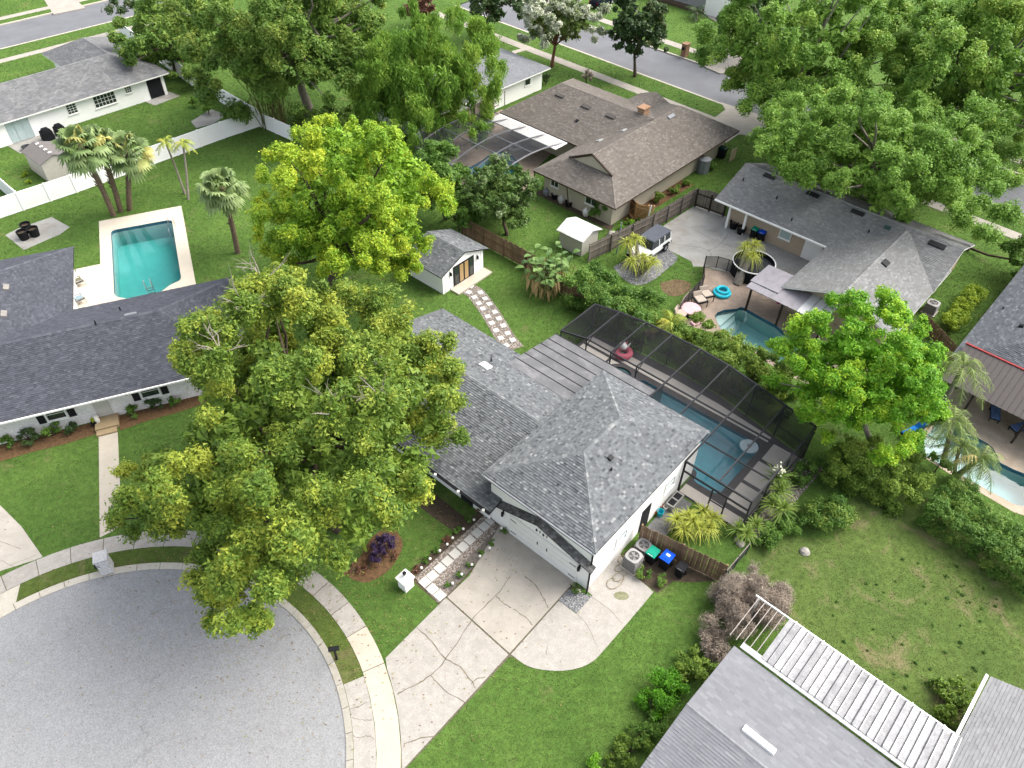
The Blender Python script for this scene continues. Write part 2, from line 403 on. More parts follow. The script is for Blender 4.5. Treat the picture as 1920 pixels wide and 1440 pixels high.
M_vinyl = surf('white_vinyl', (0.88, 0.87, 0.86), 0.02, 1.0, 0.4, 40, 0.02, 0)
M_bark = surf('bark', (0.15, 0.115, 0.085), 0.35, 4.0, 0.95, 22, 0.3, 0.6)
M_barkgrey = surf('pale_bark', (0.34, 0.30, 0.25), 0.25, 4.0, 0.95, 22, 0.25, 0.5)
M_dead = surf('dead_branch', (0.40, 0.35, 0.30), 0.2, 6.0, 0.95, 30, 0.2, 0.3)
M_barkred = surf('red_bark', (0.26, 0.13, 0.08), 0.3, 4.0, 0.9, 22, 0.2, 0.4)
M_palmbark = surf('palm_bark', (0.27, 0.20, 0.14), 0.35, 6.0, 0.95, 18, 0.35, 0.8)
M_mulch = surf('bark_mulch', (0.23, 0.135, 0.070), 0.35, 5.0, 0.95, 26, 0.35, 0.7)
M_soil = surf('bare_soil', (0.13, 0.10, 0.07), 0.3, 3.0, 0.95, 24, 0.3, 0.6)
M_gravel = surf('gravel', (0.30, 0.265, 0.235), 0.2, 6, 0.9, 22, 0.4, 0.9)
M_gravelgrey = surf('grey_gravel', (0.30, 0.30, 0.30), 0.15, 3, 0.9, 22, 0.35, 0.8)
M_pavers = surf('tan_pavers', (0.42, 0.33, 0.26), 0.2, 1.2, 0.85, 16, 0.2, 0.4, stain=(0.26, 0.21, 0.17), stainscale=1.5)
M_pooldeck = surf('pool_deck', (0.70, 0.62, 0.50), 0.05, 0.8, 0.8, 30, 0.05, 0.1)
M_cagedeck = surf('cage_deck', (0.60, 0.555, 0.50), 0.06, 0.8, 0.8, 30, 0.08, 0.1)
M_darkband = surf('dark_coping', (0.085, 0.080, 0.082), 0.12, 2, 0.7, 30, 0.1, 0.1)
M_plaster = surf('pool_plaster', (0.38, 0.50, 0.47), 0.06, 0.7, 0.7, 20, 0.03, 0)
M_plasterblue = surf('blue_pool_plaster', (0.26, 0.56, 0.62), 0.06, 0.7, 0.7, 20, 0.03, 0)
M_tile = surf('pool_tile', (0.06, 0.17, 0.24), 0.15, 4, 0.3, 20, 0.2, 0)
M_cover = surf('black_fabric', (0.016, 0.017, 0.02), 0.2, 2, 0.7, 30, 0.1, 0.2)
M_cushion = surf('tan_cushion', (0.50, 0.42, 0.35), 0.06, 3, 0.9, 40, 0.08, 0.2)
M_green_p = surf('green_plastic', (0.010, 0.33, 0.215), 0.05, 2, 0.38, 40, 0.03, 0)
M_blue_p = surf('blue_plastic', (0.004, 0.085, 0.62), 0.05, 2, 0.35, 40, 0.03, 0)
M_black_p = surf('black_plastic', (0.016, 0.016, 0.018), 0.1, 2, 0.5, 40, 0.05, 0)
M_pink = surf('pink_vinyl', (0.72, 0.16, 0.22), 0.05, 2, 0.35, 40, 0.02, 0)
M_hotpink = surf('hot_pink_plastic', (0.70, 0.03, 0.22), 0.05, 2, 0.35, 40, 0.02, 0)
M_palepink = surf('pale_pink_cloth', (0.72, 0.45, 0.47), 0.06, 2, 0.8, 40, 0.05, 0)
M_aqua = surf('aqua_vinyl', (0.03, 0.52, 0.64), 0.05, 2, 0.3, 40, 0.02, 0)
M_orange = surf('orange_plastic', (0.60, 0.20, 0.06), 0.05, 2, 0.4, 40, 0.02, 0)
M_paleblue = surf('pale_blue_vinyl', (0.55, 0.66, 0.70), 0.05, 2, 0.3, 40, 0.02, 0)
M_brick = surf('tan_brick', (0.44, 0.27, 0.17), 0.2, 4, 0.9, 20, 0.2, 0.4)
M_rubber = surf('rubber', (0.020, 0.020, 0.022), 0.1, 3, 0.85, 30, 0.1, 0.2)
M_chrome = surf('steel', (0.60, 0.61, 0.63), 0.05, 2, 0.25, 40, 0.02, 0, metal=0.8)
M_carwhite = surf('white_car_paint', (0.75, 0.75, 0.74), 0.02, 2, 0.25, 40, 0.01, 0)
M_carblack = surf('dark_car_paint', (0.012, 0.018, 0.03), 0.05, 2, 0.2, 40, 0.01, 0)
M_softtop = surf('grey_soft_top', (0.105, 0.115, 0.135), 0.1, 2, 0.8, 30, 0.06, 0.1)
M_hose = surf('tan_hose', (0.36, 0.30, 0.20), 0.1, 4, 0.5)
M_lamp = surf('lamp_glass', (0.80, 0.78, 0.72), 0.03, 2, 0.3)
G_dark = glass_mat('dark_glass', (0.02, 0.028, 0.03)); G_pale = glass_mat('pale_glass', (0.36, 0.44, 0.44)); G_warm = glass_mat('warm_blind', (0.34, 0.22, 0.10), 0.25)
G_blue = glass_mat('blue_panel', (0.10, 0.14, 0.18), 0.15)
S_main = shingle_mat('blue_grey_shingle', [(0.0, (0.070, 0.074, 0.080)), (0.3, (0.150, 0.159, 0.168)), (0.7, (0.205, 0.216, 0.224)), (0.9, (0.26, 0.272, 0.276)), (1.0, (0.36, 0.37, 0.365))])
S_left = shingle_mat('slate_blue_shingle', [(0.0, (0.066, 0.070, 0.084)), (0.6, (0.098, 0.104, 0.124)), (1.0, (0.135, 0.142, 0.165))])
S_brown = shingle_mat('brown_shingle', [(0.0, (0.135, 0.118, 0.102)), (0.6, (0.200, 0.176, 0.154)), (1.0, (0.27, 0.242, 0.215))], streak=(0.14, 0.128, 0.115))
S_grey = shingle_mat('grey_shingle', [(0.0, (0.185, 0.187, 0.187)), (0.6, (0.25, 0.252, 0.25)), (1.0, (0.33, 0.335, 0.33))], streak=(0.165, 0.162, 0.15))
S_pale = shingle_mat('pale_grey_shingle', [(0.0, (0.20, 0.203, 0.22)), (0.6, (0.235, 0.24, 0.258)), (1.0, (0.275, 0.28, 0.295))])
S_tl = shingle_mat('stained_grey_shingle', [(0.0, (0.15, 0.153, 0.158)), (0.6, (0.20, 0.203, 0.208)), (1.0, (0.26, 0.263, 0.268))], streak=(0.30, 0.295, 0.285))
S_dark = shingle_mat('dark_slate_shingle', [(0.0, (0.075, 0.082, 0.092)), (0.6, (0.12, 0.13, 0.145)), (1.0, (0.20, 0.212, 0.228))])
SCREEN = screen_mat('insect_screen', (0.006, 0.0065, 0.008), 0.25)
SCREENW = screen_mat('dark_insect_screen', (0.009, 0.0095, 0.011), 0.66)
SCREEN2 = screen_mat('pale_insect_screen', (0.03, 0.033, 0.04), 0.36)
FENCEMESH = screen_mat('pool_fence_mesh', (0.020, 0.021, 0.022), 0.78)
# ------------------------------------------------------------------ the ground, roads, kerbs, pavements
MF = Fr(at(1097, 1107), 49.7)                     # main house
LF = Fr(at(0, 791, 2.5), 23)                      # left house
GF = Fr(at(1352, 377, 2.6), 48)                   # grey house on the right
BF = Fr(at(1154, 392, 2.5), 48)                   # brown house
RC, RR = Vector((-19.173, 11.262, 0)), 11.88      # turning circle

def arc(r, t0, t1, n=40):
    return [RC + Vector((math.cos(t0 + (t1 - t0) * i / n) * r, math.sin(t0 + (t1 - t0) * i / n) * r, 0)) for i in range(n + 1)]
def band(p, q, w0, w1, ext=80):
    """strip beside the line p-q on the ground, from offset w0 to w1 (to the left of p->q)"""
    d = (q - p).normalized(); nrm = Vector((-d.y, d.x, 0)); a = p - d * ext; b = q + d * ext
    return [a + nrm * w0, b + nrm * w0, b + nrm * w1, a + nrm * w1]
# streets behind
k1, k2 = at(1067, 90), at(1340, 191)              # near kerb of the street at the top right
kd = (k2 - k1).normalized(); kn = Vector((-kd.y, kd.x, 0))
t1, t2 = at(0, 93), at(262, 28)
td = (t2 - t1).normalized(); tn = Vector((-td.y, td.x, 0))
SW = 8.4                                           # street width
street1 = [k1 - kd * 22, k2 + kd * 70, k2 + kd * 70 + kn * SW, k1 - kd * 22 + kn * SW]
street2 = [t1 - td * 60, t2 + td * 8, t2 + td * 8 + tn * 9.0, t1 - td * 60 + tn * 9.0]
circ = arc(RR, 0, 2 * math.pi, 96)[:-1]

# pools: outline of the water
def fpoly(fr, pts): return [fr(a, b) for a, b in pts]
def rounded(pts, r, n=4):
    out = []
    k = len(pts)
    for i in range(k):
        p0, p, p1 = pts[i - 1], pts[i], pts[(i + 1) % k]
        d0 = (p0 - p).normalized(); d1 = (p1 - p).normalized(); rr = min(r, (p0 - p).length * .45, (p1 - p).length * .45)
        s, e = p + d0 * rr, p + d1 * rr
        for j in range(n + 1):
            t = j / n; out.append(s * (1 - t) ** 2 + p * 2 * t * (1 - t) + e * t * t)
    return out
W_left = rounded(fpoly(LF, [(6.3, -24.75), (11.45, -24.75), (11.45, -15.0), (10.6, -14.7), (9.6, -13.75), (7.6, -13.7), (6.3, -14.6)]), 0.5)
W_main = rounded(fpoly(MF, [(16.35, -7.4), (16.45, 2.3), (10.85, 2.2), (10.8, 0.35), (11.65, 0.3), (11.65, -7.4)]), 0.5)
W_brown = smooth_line([at(*p) for p in ((872, 318), (905, 300), (925, 285), (952, 286), (972, 305), (975, 325), (955, 345), (925, 352), (890, 345), (872, 318))], 5)[:-1]
W_grey = [at(*p) for p in ((1340, 592), (1345, 586), (1358, 581), (1381, 579), (1388, 576), (1395, 577), (1422, 592), (1455, 610), (1500, 650), (1520, 690), (1490, 700), (1440, 672), (1395, 645), (1350, 615))]
W_far = [at(*p) for p in ((1716, 846), (1758, 790), (1800, 790), (1818, 812), (1852, 832), (1862, 840), (1876, 868), (1900, 880), (1930, 892), (1960, 960), (1900, 945), (1850, 918), (1782, 880))]
for p in (W_left, W_main, W_brown, W_grey, W_far): PAVED.append([tuple(q) for q in p])

big = [(-1400, -300), (1400, -300), (1400, 2200), (-1400, 2200)]
hole_c = arc(RR + .27, 0, 2 * math.pi, 96)[:-1]
ground = sheet('ground', big, [hole_c, street1, street2, W_left, W_main, W_brown, W_grey, W_far], 0.0, M_lawn)

def road(name, pts, mat, z=-0.11, grow=0.6):
    c = sum((Vector(p) for p in pts), Vector()) / len(pts)
    q = [c + (Vector(p) - c) * (1 + grow / max((Vector(p) - c).length, 1)) for p in pts]
    MBo = MB().quad(*[(p.x, p.y, z) for p in q]); o = MBo.build(name, mat, loc=(0, 0, 0)); struct(o); return o
road('road', circ, M_asphalt); road('road', street1, M_street); road('road', street2, M_street)
for p in (circ, street1, street2): PAVED.append([tuple(q) for q in p])

# kerb round the turning circle: separate cast lengths
kerb = struct(MB().prism(arc(RR - .02, 0.02, 0.05, 2) + arc(RR + .28, 0.05, 0.02, 2), -0.14, 0.025).build('kerb', M_kerb, loc=(0, 0, 0)))
ROOT[kerb.name] = Vector((0, 0, 0))
nk = 30
for i in range(nk):
    a0 = math.radians(-22 + 182 * i / nk) + .0012; a1 = math.radians(-22 + 182 * (i + 1) / nk) - .0012
    r0 = arc(RR - .05, a0, a1, 4); r1 = arc(RR + .30, a0, a1, 4)
    zt = 0.03 + 0.006 * random.random()
    MB().hexa([(p.x, p.y, -.14) for p in r0] + [(p.x, p.y, -.14) for p in r1[::-1]],
              [(p.x, p.y, -.075) for p in r0] + [(p.x, p.y, zt) for p in r1[::-1]]).build('kerb_stone', M_kerb, kerb)
PAVED.append([tuple(p) for p in arc(RR - .05, math.radians(-22), math.radians(165), 50) + arc(RR + .3, math.radians(165), math.radians(-22), 50)])
for p, q, nn, w in ((k1 - kd * 22, k2 + kd * 70, kn, 0), (k1 - kd * 22, k2 + kd * 70, kn, SW - .3), (t1 - td * 60, t2 + td * 8, tn, 0), (t1 - td * 60, t2 + td * 8, tn, 8.7)):
    struct(slab('kerb', [p + nn * w, q + nn * w, q + nn * (w + .3), p + nn * (w + .3)], -.14, .02, M_kerb))

# pavement round the circle, slab by slab
side = struct(slab('sidewalk', arc(RR + 1.45, -.3, 2.72, 40) + arc(RR + 2.5, 2.72, -.3, 40), -.1, .004, M_joint)); ROOT[side.name] = Vector((0, 0, 0))
cuts = [-18, -12, -2.3, 6.7, 13, 22.3, 29.5, 35, 42, 49, 56, 63, 70, 77, 84, 91, 98, 105, 112, 119, 126, 133, 140, 147, 155]
def angof(px, py):
    p = at(px, py) - RC; return math.degrees(math.atan2(p.y, p.x))
a_drive = angof(705, 1250)                         # where the driveway meets it
cuts = [-18, -9, a_drive] + [a_drive + 9.5 + 7.2 * i for i in range(19)]
for i in range(len(cuts) - 1):
    a0, a1 = math.radians(cuts[i]) + .0016, math.radians(cuts[i + 1]) - .0016
    z = .02 + .006 * random.random()
    MB().prism(arc(RR + 1.4, a0, a1, 6) + arc(RR + 2.55, a1, a0, 6), -.1, z).build('paving_slab', M_conc2 if i in (0, 1, 2) else M_conc3, side)
PAVED.append([tuple(p) for p in arc(RR + 1.4, -.35, 2.8, 50) + arc(RR + 2.55, 2.8, -.35, 50)])
# concrete apron between kerb and pavement in front of the driveway
a_ap = math.radians(angof(665, 1275))
apron = struct(MB().prism(arc(RR + .32, -.35, a_ap, 20) + arc(RR + 1.37, a_ap, -.35, 20), -.1, .016).build('driveway_apron', M_conc3, loc=(0, 0, 0))); ROOT[apron.name] = Vector((0, 0, 0))
PAVED.append([tuple(p) for p in arc(RR + .3, -.35, a_ap, 20) + arc(RR + 1.4, a_ap, -.35, 20)])
# worn verge between kerb and pavement
struct(sheet('verge', arc(RR + .28, a_ap + .002, math.radians(158), 60) + arc(RR + 1.42, math.radians(158), a_ap + .002, 60), [], .004, M_verge))

def crack(parent, pts, w, z, mat=M_crack, jit=.03):
    P_ = smooth_line([at(*p) for p in pts], 5)
    L, R_ = [], []
    for i, p in enumerate(P_):
        d = (P_[min(i + 1, len(P_) - 1)] - P_[max(i - 1, 0)]).normalized(); n = Vector((-d.y, d.x, 0))
        c = p + n * random.uniform(-jit, jit); ww = w * random.uniform(.5, 1.2)
        L.append(c + n * ww / 2); R_.append(c - n * ww / 2)
    m = MB()
    for i in range(len(L) - 1):
        m.quad((*L[i].xy, z), (*R_[i].xy, z), (*R_[i + 1].xy, z), (*L[i + 1].xy, z))
    return m.build('crack', mat, parent)
for pts in (((656, 1330), (672, 1325), (688, 1317)), ((660, 1346), (680, 1350), (698, 1351)), ((661, 1380), (675, 1383), (690, 1380), (701, 1386))):
    crack(apron, pts, .035, .020)

# driveway
drive = struct(slab('driveway', [at(*p) for p in ((724, 1236), (878, 1082), (940, 1006), (1093, 1104), (1060, 1135), (968, 1234), (955, 1232), (762, 1440), (756, 1440), (745, 1320))], -.1, .006, M_joint)); ROOT[drive.name] = Vector((0, 0, 0))
swo = arc(RR + 2.575, math.radians(a_drive), math.radians(angof(755.5, 1446)), 14)
d_lo = [at(723, 1234)] + swo[1:] + [at(953.5, 1227.5), at(836, 1121)]
d_up = [at(838.5, 1119.5), at(955.5, 1225), at(1045, 1125.5), at(1066, 1102.5), MF(.12, -.75), MF(.12, -6.5), at(880, 1080)]
ext = smooth_line([at(*p) for p in ((958, 1227), (992, 1250), (1040, 1258), (1080, 1254), (1110, 1241), (1135, 1216), (1217, 1120), (1221, 1107), (1192, 1082))], 5)
d_ex = [Vector(p) for p in ext] + [at(1163, 1040), MF(3.6, .04), MF(0.05, .04), at(1111, 1117), at(1080, 1151), at(1047.5, 1127)]
for pts, mt in ((d_lo, M_conc3), (d_up, M_conc), (d_ex, M_conc3)):
    MB().prism(pts, -.1, .02).build('concrete_slab', mt, drive)
    PAVED.append([tuple(p) for p in pts])
for pts in (((957, 1082), (930, 1117), (890, 1157), (836, 1236), (807, 1266), (772, 1288), (745, 1301)), ((782, 1177), (808, 1202), (832, 1233), (860, 1249), (882, 1275), (892, 1291)),
            ((807, 1267), (832, 1293), (870, 1316)), ((757, 1396), (790, 1384), (812, 1382)), ((930, 1118), (945, 1132), (958, 1140)), ((983, 1081), (1005, 1098), (1020, 1125), (1028, 1140)),
            ((962, 1142), (985, 1158), (998, 1173)), ((883, 1282), (895, 1272), (910, 1270))):
    crack(drive, pts, .06, .024)
for pts in (((1110, 1120), (1145, 1146), (1167, 1171)), ((1081, 1151), (1100, 1172), (1118, 1210)), ((1028, 1208), (1024, 1228))):
    crack(drive, pts, .03, .024)
MB().lathe(at(1165, 1117, .018), [(.01, 0), (.34, 0), (.33, .012), (.05, .016)], 18, 1.25, .8).build('drain_patch', surf('moss_patch', (.25, .25, .15), .3, 5), drive)

# gravel squares and beds
def gravel(name, poly, mat, z, n, size, cols, seed=1, label=None):
    r = np.random.default_rng(seed); P_ = np.array([(p[0], p[1]) for p in poly]); lo, hi = P_.min(0), P_.max(0)
    xy = lo + r.random((n * 3, 2)) * (hi - lo); xy = xy[inpoly(xy[:, 0], xy[:, 1], poly)][:n]; n = len(xy)
    # squat octahedron-ish stones: 4 top facets each
    ang = r.random(n) * 6.28; s = size * (.6 + .9 * r.random(n)); h = s * .5
    V = np.zeros((n, 4, 3, 3))
    for k in range(4):
        for j, kk in ((0, k), (1, k + 1)):
            t = ang + kk * math.pi / 2; q = s * (.8 if kk % 2 else 1.1)
            V[:, k, j] = np.c_[xy[:, 0] + np.cos(t) * q, xy[:, 1] + np.sin(t) * q, np.full(n, z)]
        V[:, k, 2] = np.c_[xy[:, 0] + s * .2, xy[:, 1] - s * .15, z + h]
    tone = np.repeat(r.random(n), 4)
    me = fast_mesh(name, V.reshape(-1, 3), 3, mat, {'tone': tone})
    return tag(link(name, me, loc=(0, 0, 0)), label, 'gravel', kind='stuff')
def stone_mat(name, stops):
    m, nt, b, out = newmat(name); stops = [(p, mul(c, KA)) for p, c in stops]; nt.links.new(ramp(nt, attr(nt, 'tone'), stops), b.inputs['Base Color']); b.inputs['Roughness'].default_value = .85; return m
M_st1 = stone_mat('mixed_stones', [(0, (.15, .12, .10)), (.4, (.30, .24, .20)), (.75, (.46, .39, .34)), (1, (.68, .64, .58))])
M_st2 = stone_mat('grey_stones', [(0, (.08, .08, .085)), (.5, (.20, .20, .21)), (1, (.52, .52, .52))])
gsq = [at(*p) for p in ((1046.5, 1126), (1067, 1104.5), (1110, 1118.5), (1081, 1150))]
struct(slab('gravel_square', gsq, -.05, .012, M_gravelgrey)); PAVED.append([tuple(p) for p in gsq])
gravel('loose_gravel', gsq, M_st2, .012, 900, .035, None, 3, 'grey gravel square at the garage corner')
# front garden path
bed = [at(*p) for p in ((778, 1083), (912, 962), (942, 985), (945, 1000), (838, 1118), (820, 1130))]
struct(slab('garden_bed', [at(*p) for p in ((762, 1078), (905, 952), (940, 975), (952, 1000), (944, 1003), (842, 1117), (822, 1133))], -.05, .006, M_soil))
struct(slab('garden_path', bed, -.05, .012, M_gravel))
PAVED.append([tuple(at(*p)) for p in ((762, 1078), (905, 952), (940, 975), (952, 1000), (944, 1003), (842, 1117), (822, 1133))])
path = [o for o in SC.objects if o.name.startswith('garden_path')][0]; ROOT[path.name] = Vector((0, 0, 0))
gb = [at(*p) for p in ((778, 1084), (910, 964), (930, 985), (830, 1085), (836, 1105), (822, 1129))]
gravel('loose_gravel', [at(*p) for p in ((778, 1084), (908, 966), (935, 988), (835, 1090), (842, 1110), (822, 1130))], M_st1, .012, 3600, .04, None, 4, 'pinkish brown pebbles round the front stepping stones')
pave = []
crn = [(797, 1092), (811, 1080), (825, 1066), (839, 1053), (853, 1039), (868, 1026), (881, 1013), (894.5, 1000), (907.5, 988)]
for p in [(797, 1092), (811, 1105), (825, 1117)] + crn[1:]: pave.append(at(*p))
dm = (at(811, 1105) - at(797, 1092)); ang0 = math.atan2(dm.y, dm.x)
psz = .86 * (at(825, 1066) - at(811, 1080)).length; me = MB().box((0, 0, 0), psz, psz, .05).mesh('paver', M_stone)
for p in pave: piece('paver', me, path, (p.x, p.y, .012), ang0 + random.uniform(-.02, .02))
piece('paver', MB().box((0, 0, 0), psz, psz * .6, .05).mesh('paver', M_stone), path, (*at(918, 978).xy, .012), ang0)
# stepping stones to the garden studio
rp = [(873, 540), (890, 548), (900, 560), (915, 580), (930, 604), (947, 632), (965, 655)]
L_ = smooth_line([at(*p) for p in rp], 6)
def ribbon(line, w0, w1):
    l, r_ = [], []
    for i, p in enumerate(line):
        d = (line[min(i + 1, len(line) - 1)] - line[max(i - 1, 0)]).normalized(); n = Vector((-d.y, d.x, 0)); l.append(p + n * w0); r_.append(p - n * w1)
    return l + r_[::-1]
rb = ribbon(L_, .75, .75); struct(slab('garden_path', rb, -.05, .010, M_gravel)); PAVED.append([tuple(p) for p in rb])
path2 = [o for o in SC.objects if o.name.startswith('garden_path')][1]; ROOT[path2.name] = Vector((0, 0, 0))
gravel('loose_gravel', rb, M_st1, .01, 2200, .045, None, 5, 'grey gravel along the path to the white garden studio')
me = MB().box((0, 0, 0), .42, .42, .05).mesh('paver', M_stone)
cum = 0; nxt = .35
for i in range(len(L_) - 1):
    d = (L_[i + 1] - L_[i]); cum += d.length
    if cum >= nxt:
        nxt += .92; d.normalize(); n = Vector((-d.y, d.x, 0)); a = math.atan2(d.y, d.x)
        piece('paver', me, path2, (*(L_[i] + n * .36).xy, .01), a + random.uniform(-.06, .06))
        piece('paver', me, path2, (*(L_[i] - n * .36 + d * .32).xy, .01), a + random.uniform(-.06, .06))

# left house: walkway, driveway, mulch bed
wk = [LF(4.88, .9), LF(6.05, .9), LF(6.02, 8.95), LF(4.80, 9.3)]
walk = struct(slab('walkway', wk, -.1, .02, M_conc2)); PAVED.append([tuple(p) for p in wk])
ld = [at(*p) for p in ((-60, 905), (0, 947), (40, 987), (80, 1044), (66, 1050), (-60, 1090))]
ldo = struct(slab('driveway', ld, -.1, .012, M_conc)); PAVED.append([tuple(p) for p in ld]); ROOT[ldo.name] = Vector((0, 0, 0))
ld2 = arc(RR + .32, math.radians(129), math.radians(165), 14) + arc(RR + 1.38, math.radians(165), math.radians(127), 14)
struct(slab('driveway_apron', ld2, -.1, .016, M_kerb)); PAVED.append([tuple(p) for p in ld2])
for a, b in (((0, 1015), (40, 1030)), ((0, 1050), (45, 1072)), ((20, 1060), (70, 1040))): crack(ldo, (a, b), .03, .016)
for poly in ([LF(-3, -.6), LF(4.75, -.62), LF(4.75, .55), LF(3, .75), LF(1, .72), LF(-3, 1.0)], [LF(6.2, -.8), LF(13, -.8), LF(13, .0), LF(10, .45), LF(8, .5), LF(6.2, .8)]):
    struct(slab('mulch_bed', poly, -.05, .012, M_mulch)); PAVED.append([tuple(p) for p in poly])
# left pool deck (with the hole for the pool) and the old slab
dk = [LF(5.35, -26.7), LF(12.45, -26.85), LF(12.5, -10.6), LF(3.5, -10.6), LF(3.45, -19.65), LF(5.35, -19.7)]
struct(sheet('pool_deck', dk, [W_left], .02, M_pooldeck)); PAVED.append([tuple(p) for p in dk])
struct(slab('edge_slab', [LF(12.6, -12.6), LF(14.4, -12.4), LF(14.4, -11.2), LF(12.6, -11.2)], -.05, .015, M_conc3))
pt = [at(*p) for p in ((10, 441), (35, 428), (97, 407), (131, 426), (112, 440), (90, 449), (45, 469))]
struct(slab('concrete_pad', pt, -.05, .012, M_conc4)); PAVED.append([tuple(p) for p in pt])
# main pool cage deck: dark base with pale panels
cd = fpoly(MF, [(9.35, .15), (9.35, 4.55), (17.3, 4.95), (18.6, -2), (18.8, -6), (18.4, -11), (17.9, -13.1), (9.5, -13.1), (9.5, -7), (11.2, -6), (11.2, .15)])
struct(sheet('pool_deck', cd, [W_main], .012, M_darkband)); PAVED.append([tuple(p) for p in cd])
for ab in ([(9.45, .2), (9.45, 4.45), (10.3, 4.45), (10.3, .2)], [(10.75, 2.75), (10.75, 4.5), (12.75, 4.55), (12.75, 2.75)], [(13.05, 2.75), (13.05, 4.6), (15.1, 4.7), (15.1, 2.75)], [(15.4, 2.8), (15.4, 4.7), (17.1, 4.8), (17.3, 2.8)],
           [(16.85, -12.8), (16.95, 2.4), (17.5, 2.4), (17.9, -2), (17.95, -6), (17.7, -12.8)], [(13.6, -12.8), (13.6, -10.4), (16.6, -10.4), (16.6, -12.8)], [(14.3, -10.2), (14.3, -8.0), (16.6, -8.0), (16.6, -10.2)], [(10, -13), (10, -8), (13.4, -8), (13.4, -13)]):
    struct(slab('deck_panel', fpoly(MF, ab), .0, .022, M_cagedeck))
gsd = [MF(9.3, 4.7), MF(17.4, 5.1), MF(17.4, 6.2), MF(13, 6.0), MF(9.6, 5.7)]
struct(slab('gravel_strip', gsd, -.05, .01, M_gravel)); PAVED.append([tuple(p) for p in gsd])
gravel('loose_gravel', gsd, M_st1, .01, 1600, .05, None, 6, 'pale gravel strip outside the dark pool cage')
sg = [MF(4.9, .2), MF(9.2, .2), MF(9.2, 1.3), MF(7, 1.5), MF(5, 1.2)]
struct(slab('gravel_strip', sg, -.05, .01, M_gravelgrey)); PAVED.append([tuple(p) for p in sg])
# side yard soil by the bins
so_ = [at(*p) for p in ((1192, 1083), (1166, 1040), (1205, 1010), (1350, 1088), (1300, 1092), (1262, 1090), (1232, 1112), (1222, 1104))]
struct(slab('soil_bed', so_, -.05, .008, M_soil)); PAVED.append([tuple(p) for p in so_])
# purple shrub bed
pb = smooth_line([at(*p) for p in ((640, 1075), (670, 1050), (700, 1005), (735, 990), (755, 1020), (740, 1055), (715, 1080), (680, 1092), (640, 1075))], 5)[:-1]
struct(slab('mulch_bed', pb, -.05, .008, M_mulch)); PAVED.append([tuple(p) for p in pb])
fb = [MF(-.9, -20.5), MF(-.9, -7), MF(-2.0, -7.2), MF(-2.2, -10), MF(-2.0, -20.5)]
struct(slab('mulch_bed', fb, -.05, .010, M_soil)); PAVED.append([tuple(p) for p in fb])
# grey house: concrete yard, gravel, pavers
gy = [at(*p) for p in ((1302, 386), (1357, 404), (1530, 478), (1560, 500), (1500, 545), (1400, 520), (1318, 500), (1300, 500), (1296, 490), (1256, 470), (1240, 455), (1225, 436))]
struct(slab('concrete_yard', gy, -.05, .015, M_conc4)); PAVED.append([tuple(p) for p in gy])
gyo = [o for o in SC.objects if o.name.startswith('concrete_yard')][0]; ROOT[gyo.name] = Vector((0, 0, 0))
for a in (((1300, 430), (1350, 455), (1400, 470)), ((1240, 455), (1330, 470), (1320, 500)), ((1365, 440), (1345, 462), (1325, 472)), ((1440, 470), (1425, 480))): crack(gyo, a, .05, .019)
gg = smooth_line([at(*p) for p in ((1150, 500), (1190, 478), (1225, 440), (1255, 468), (1270, 485), (1250, 505), (1225, 525), (1195, 535), (1165, 520), (1150, 500))], 5)[:-1]
struct(slab('gravel_strip', gg, -.05, .01, M_gravelgrey)); PAVED.append([tuple(p) for p in gg])
gravel('loose_gravel', gg, M_st2, .01, 1500, .06, None, 7, 'grey gravel under the white car')
pv = [at(*p) for p in ((1322, 502), (1385, 517), (1440, 535), (1560, 600), (1640, 700), (1560, 740), (1500, 715), (1420, 670), (1350, 630), (1290, 610), (1262, 595), (1283, 555), (1315, 525))]
struct(sheet('paver_patio', pv, [W_grey], .01, M_pavers)); PAVED.append([tuple(p) for p in pv])
pf = [at(*p) for p in ((1690, 830), (1760, 740), (1840, 715), (1990, 760), (2060, 930), (1990, 990), (1900, 960), (1845, 928), (1775, 885))]
struct(sheet('paver_patio', pf, [W_far], .012, surf('pale_pavers', (.52, .43, .33), .15, 1.5, .85, 14, .15, .3, stain=(.40, .31, .22), stainscale=1.0))); PAVED.append([tuple(p) for p in pf])
bp = [at(*p) for p in ((845, 262), (940, 205), (1060, 265), (1000, 320), (1005, 350), (940, 375), (860, 345), (838, 300))]
struct(sheet('pool_deck', bp, [W_brown], .012, M_pavers)); PAVED.append([tuple(p) for p in bp])
# worn grass of the yard on the right, and worn spots
yd = [at(*p) for p in ((1395, 1040), (1440, 1005), (1560, 1010), (1600, 930), (1640, 920), (1740, 935), (1780, 985), (1960, 1120), (2100, 1250), (1990, 1330), (1862, 1270), (1800, 1375), (1480, 1160), (1440, 1100))]
struct(sheet('worn_lawn', yd, [], .004, M_drylawn))
for px, py, rx, ry in ((1262, 640 - 60, 0, 0),):
    pass
M_bare = surf('bare_ground', (.22, .155, .09), .25, 2.0, .95, 20, .25, .4)
wsp = smooth_line([at(*p) for p in ((1238, 530), (1270, 524), (1295, 532), (1288, 548), (1262, 556), (1242, 545), (1238, 530))], 5)[:-1]
struct(slab('bare_ground', wsp, -.05, .006, M_bare))
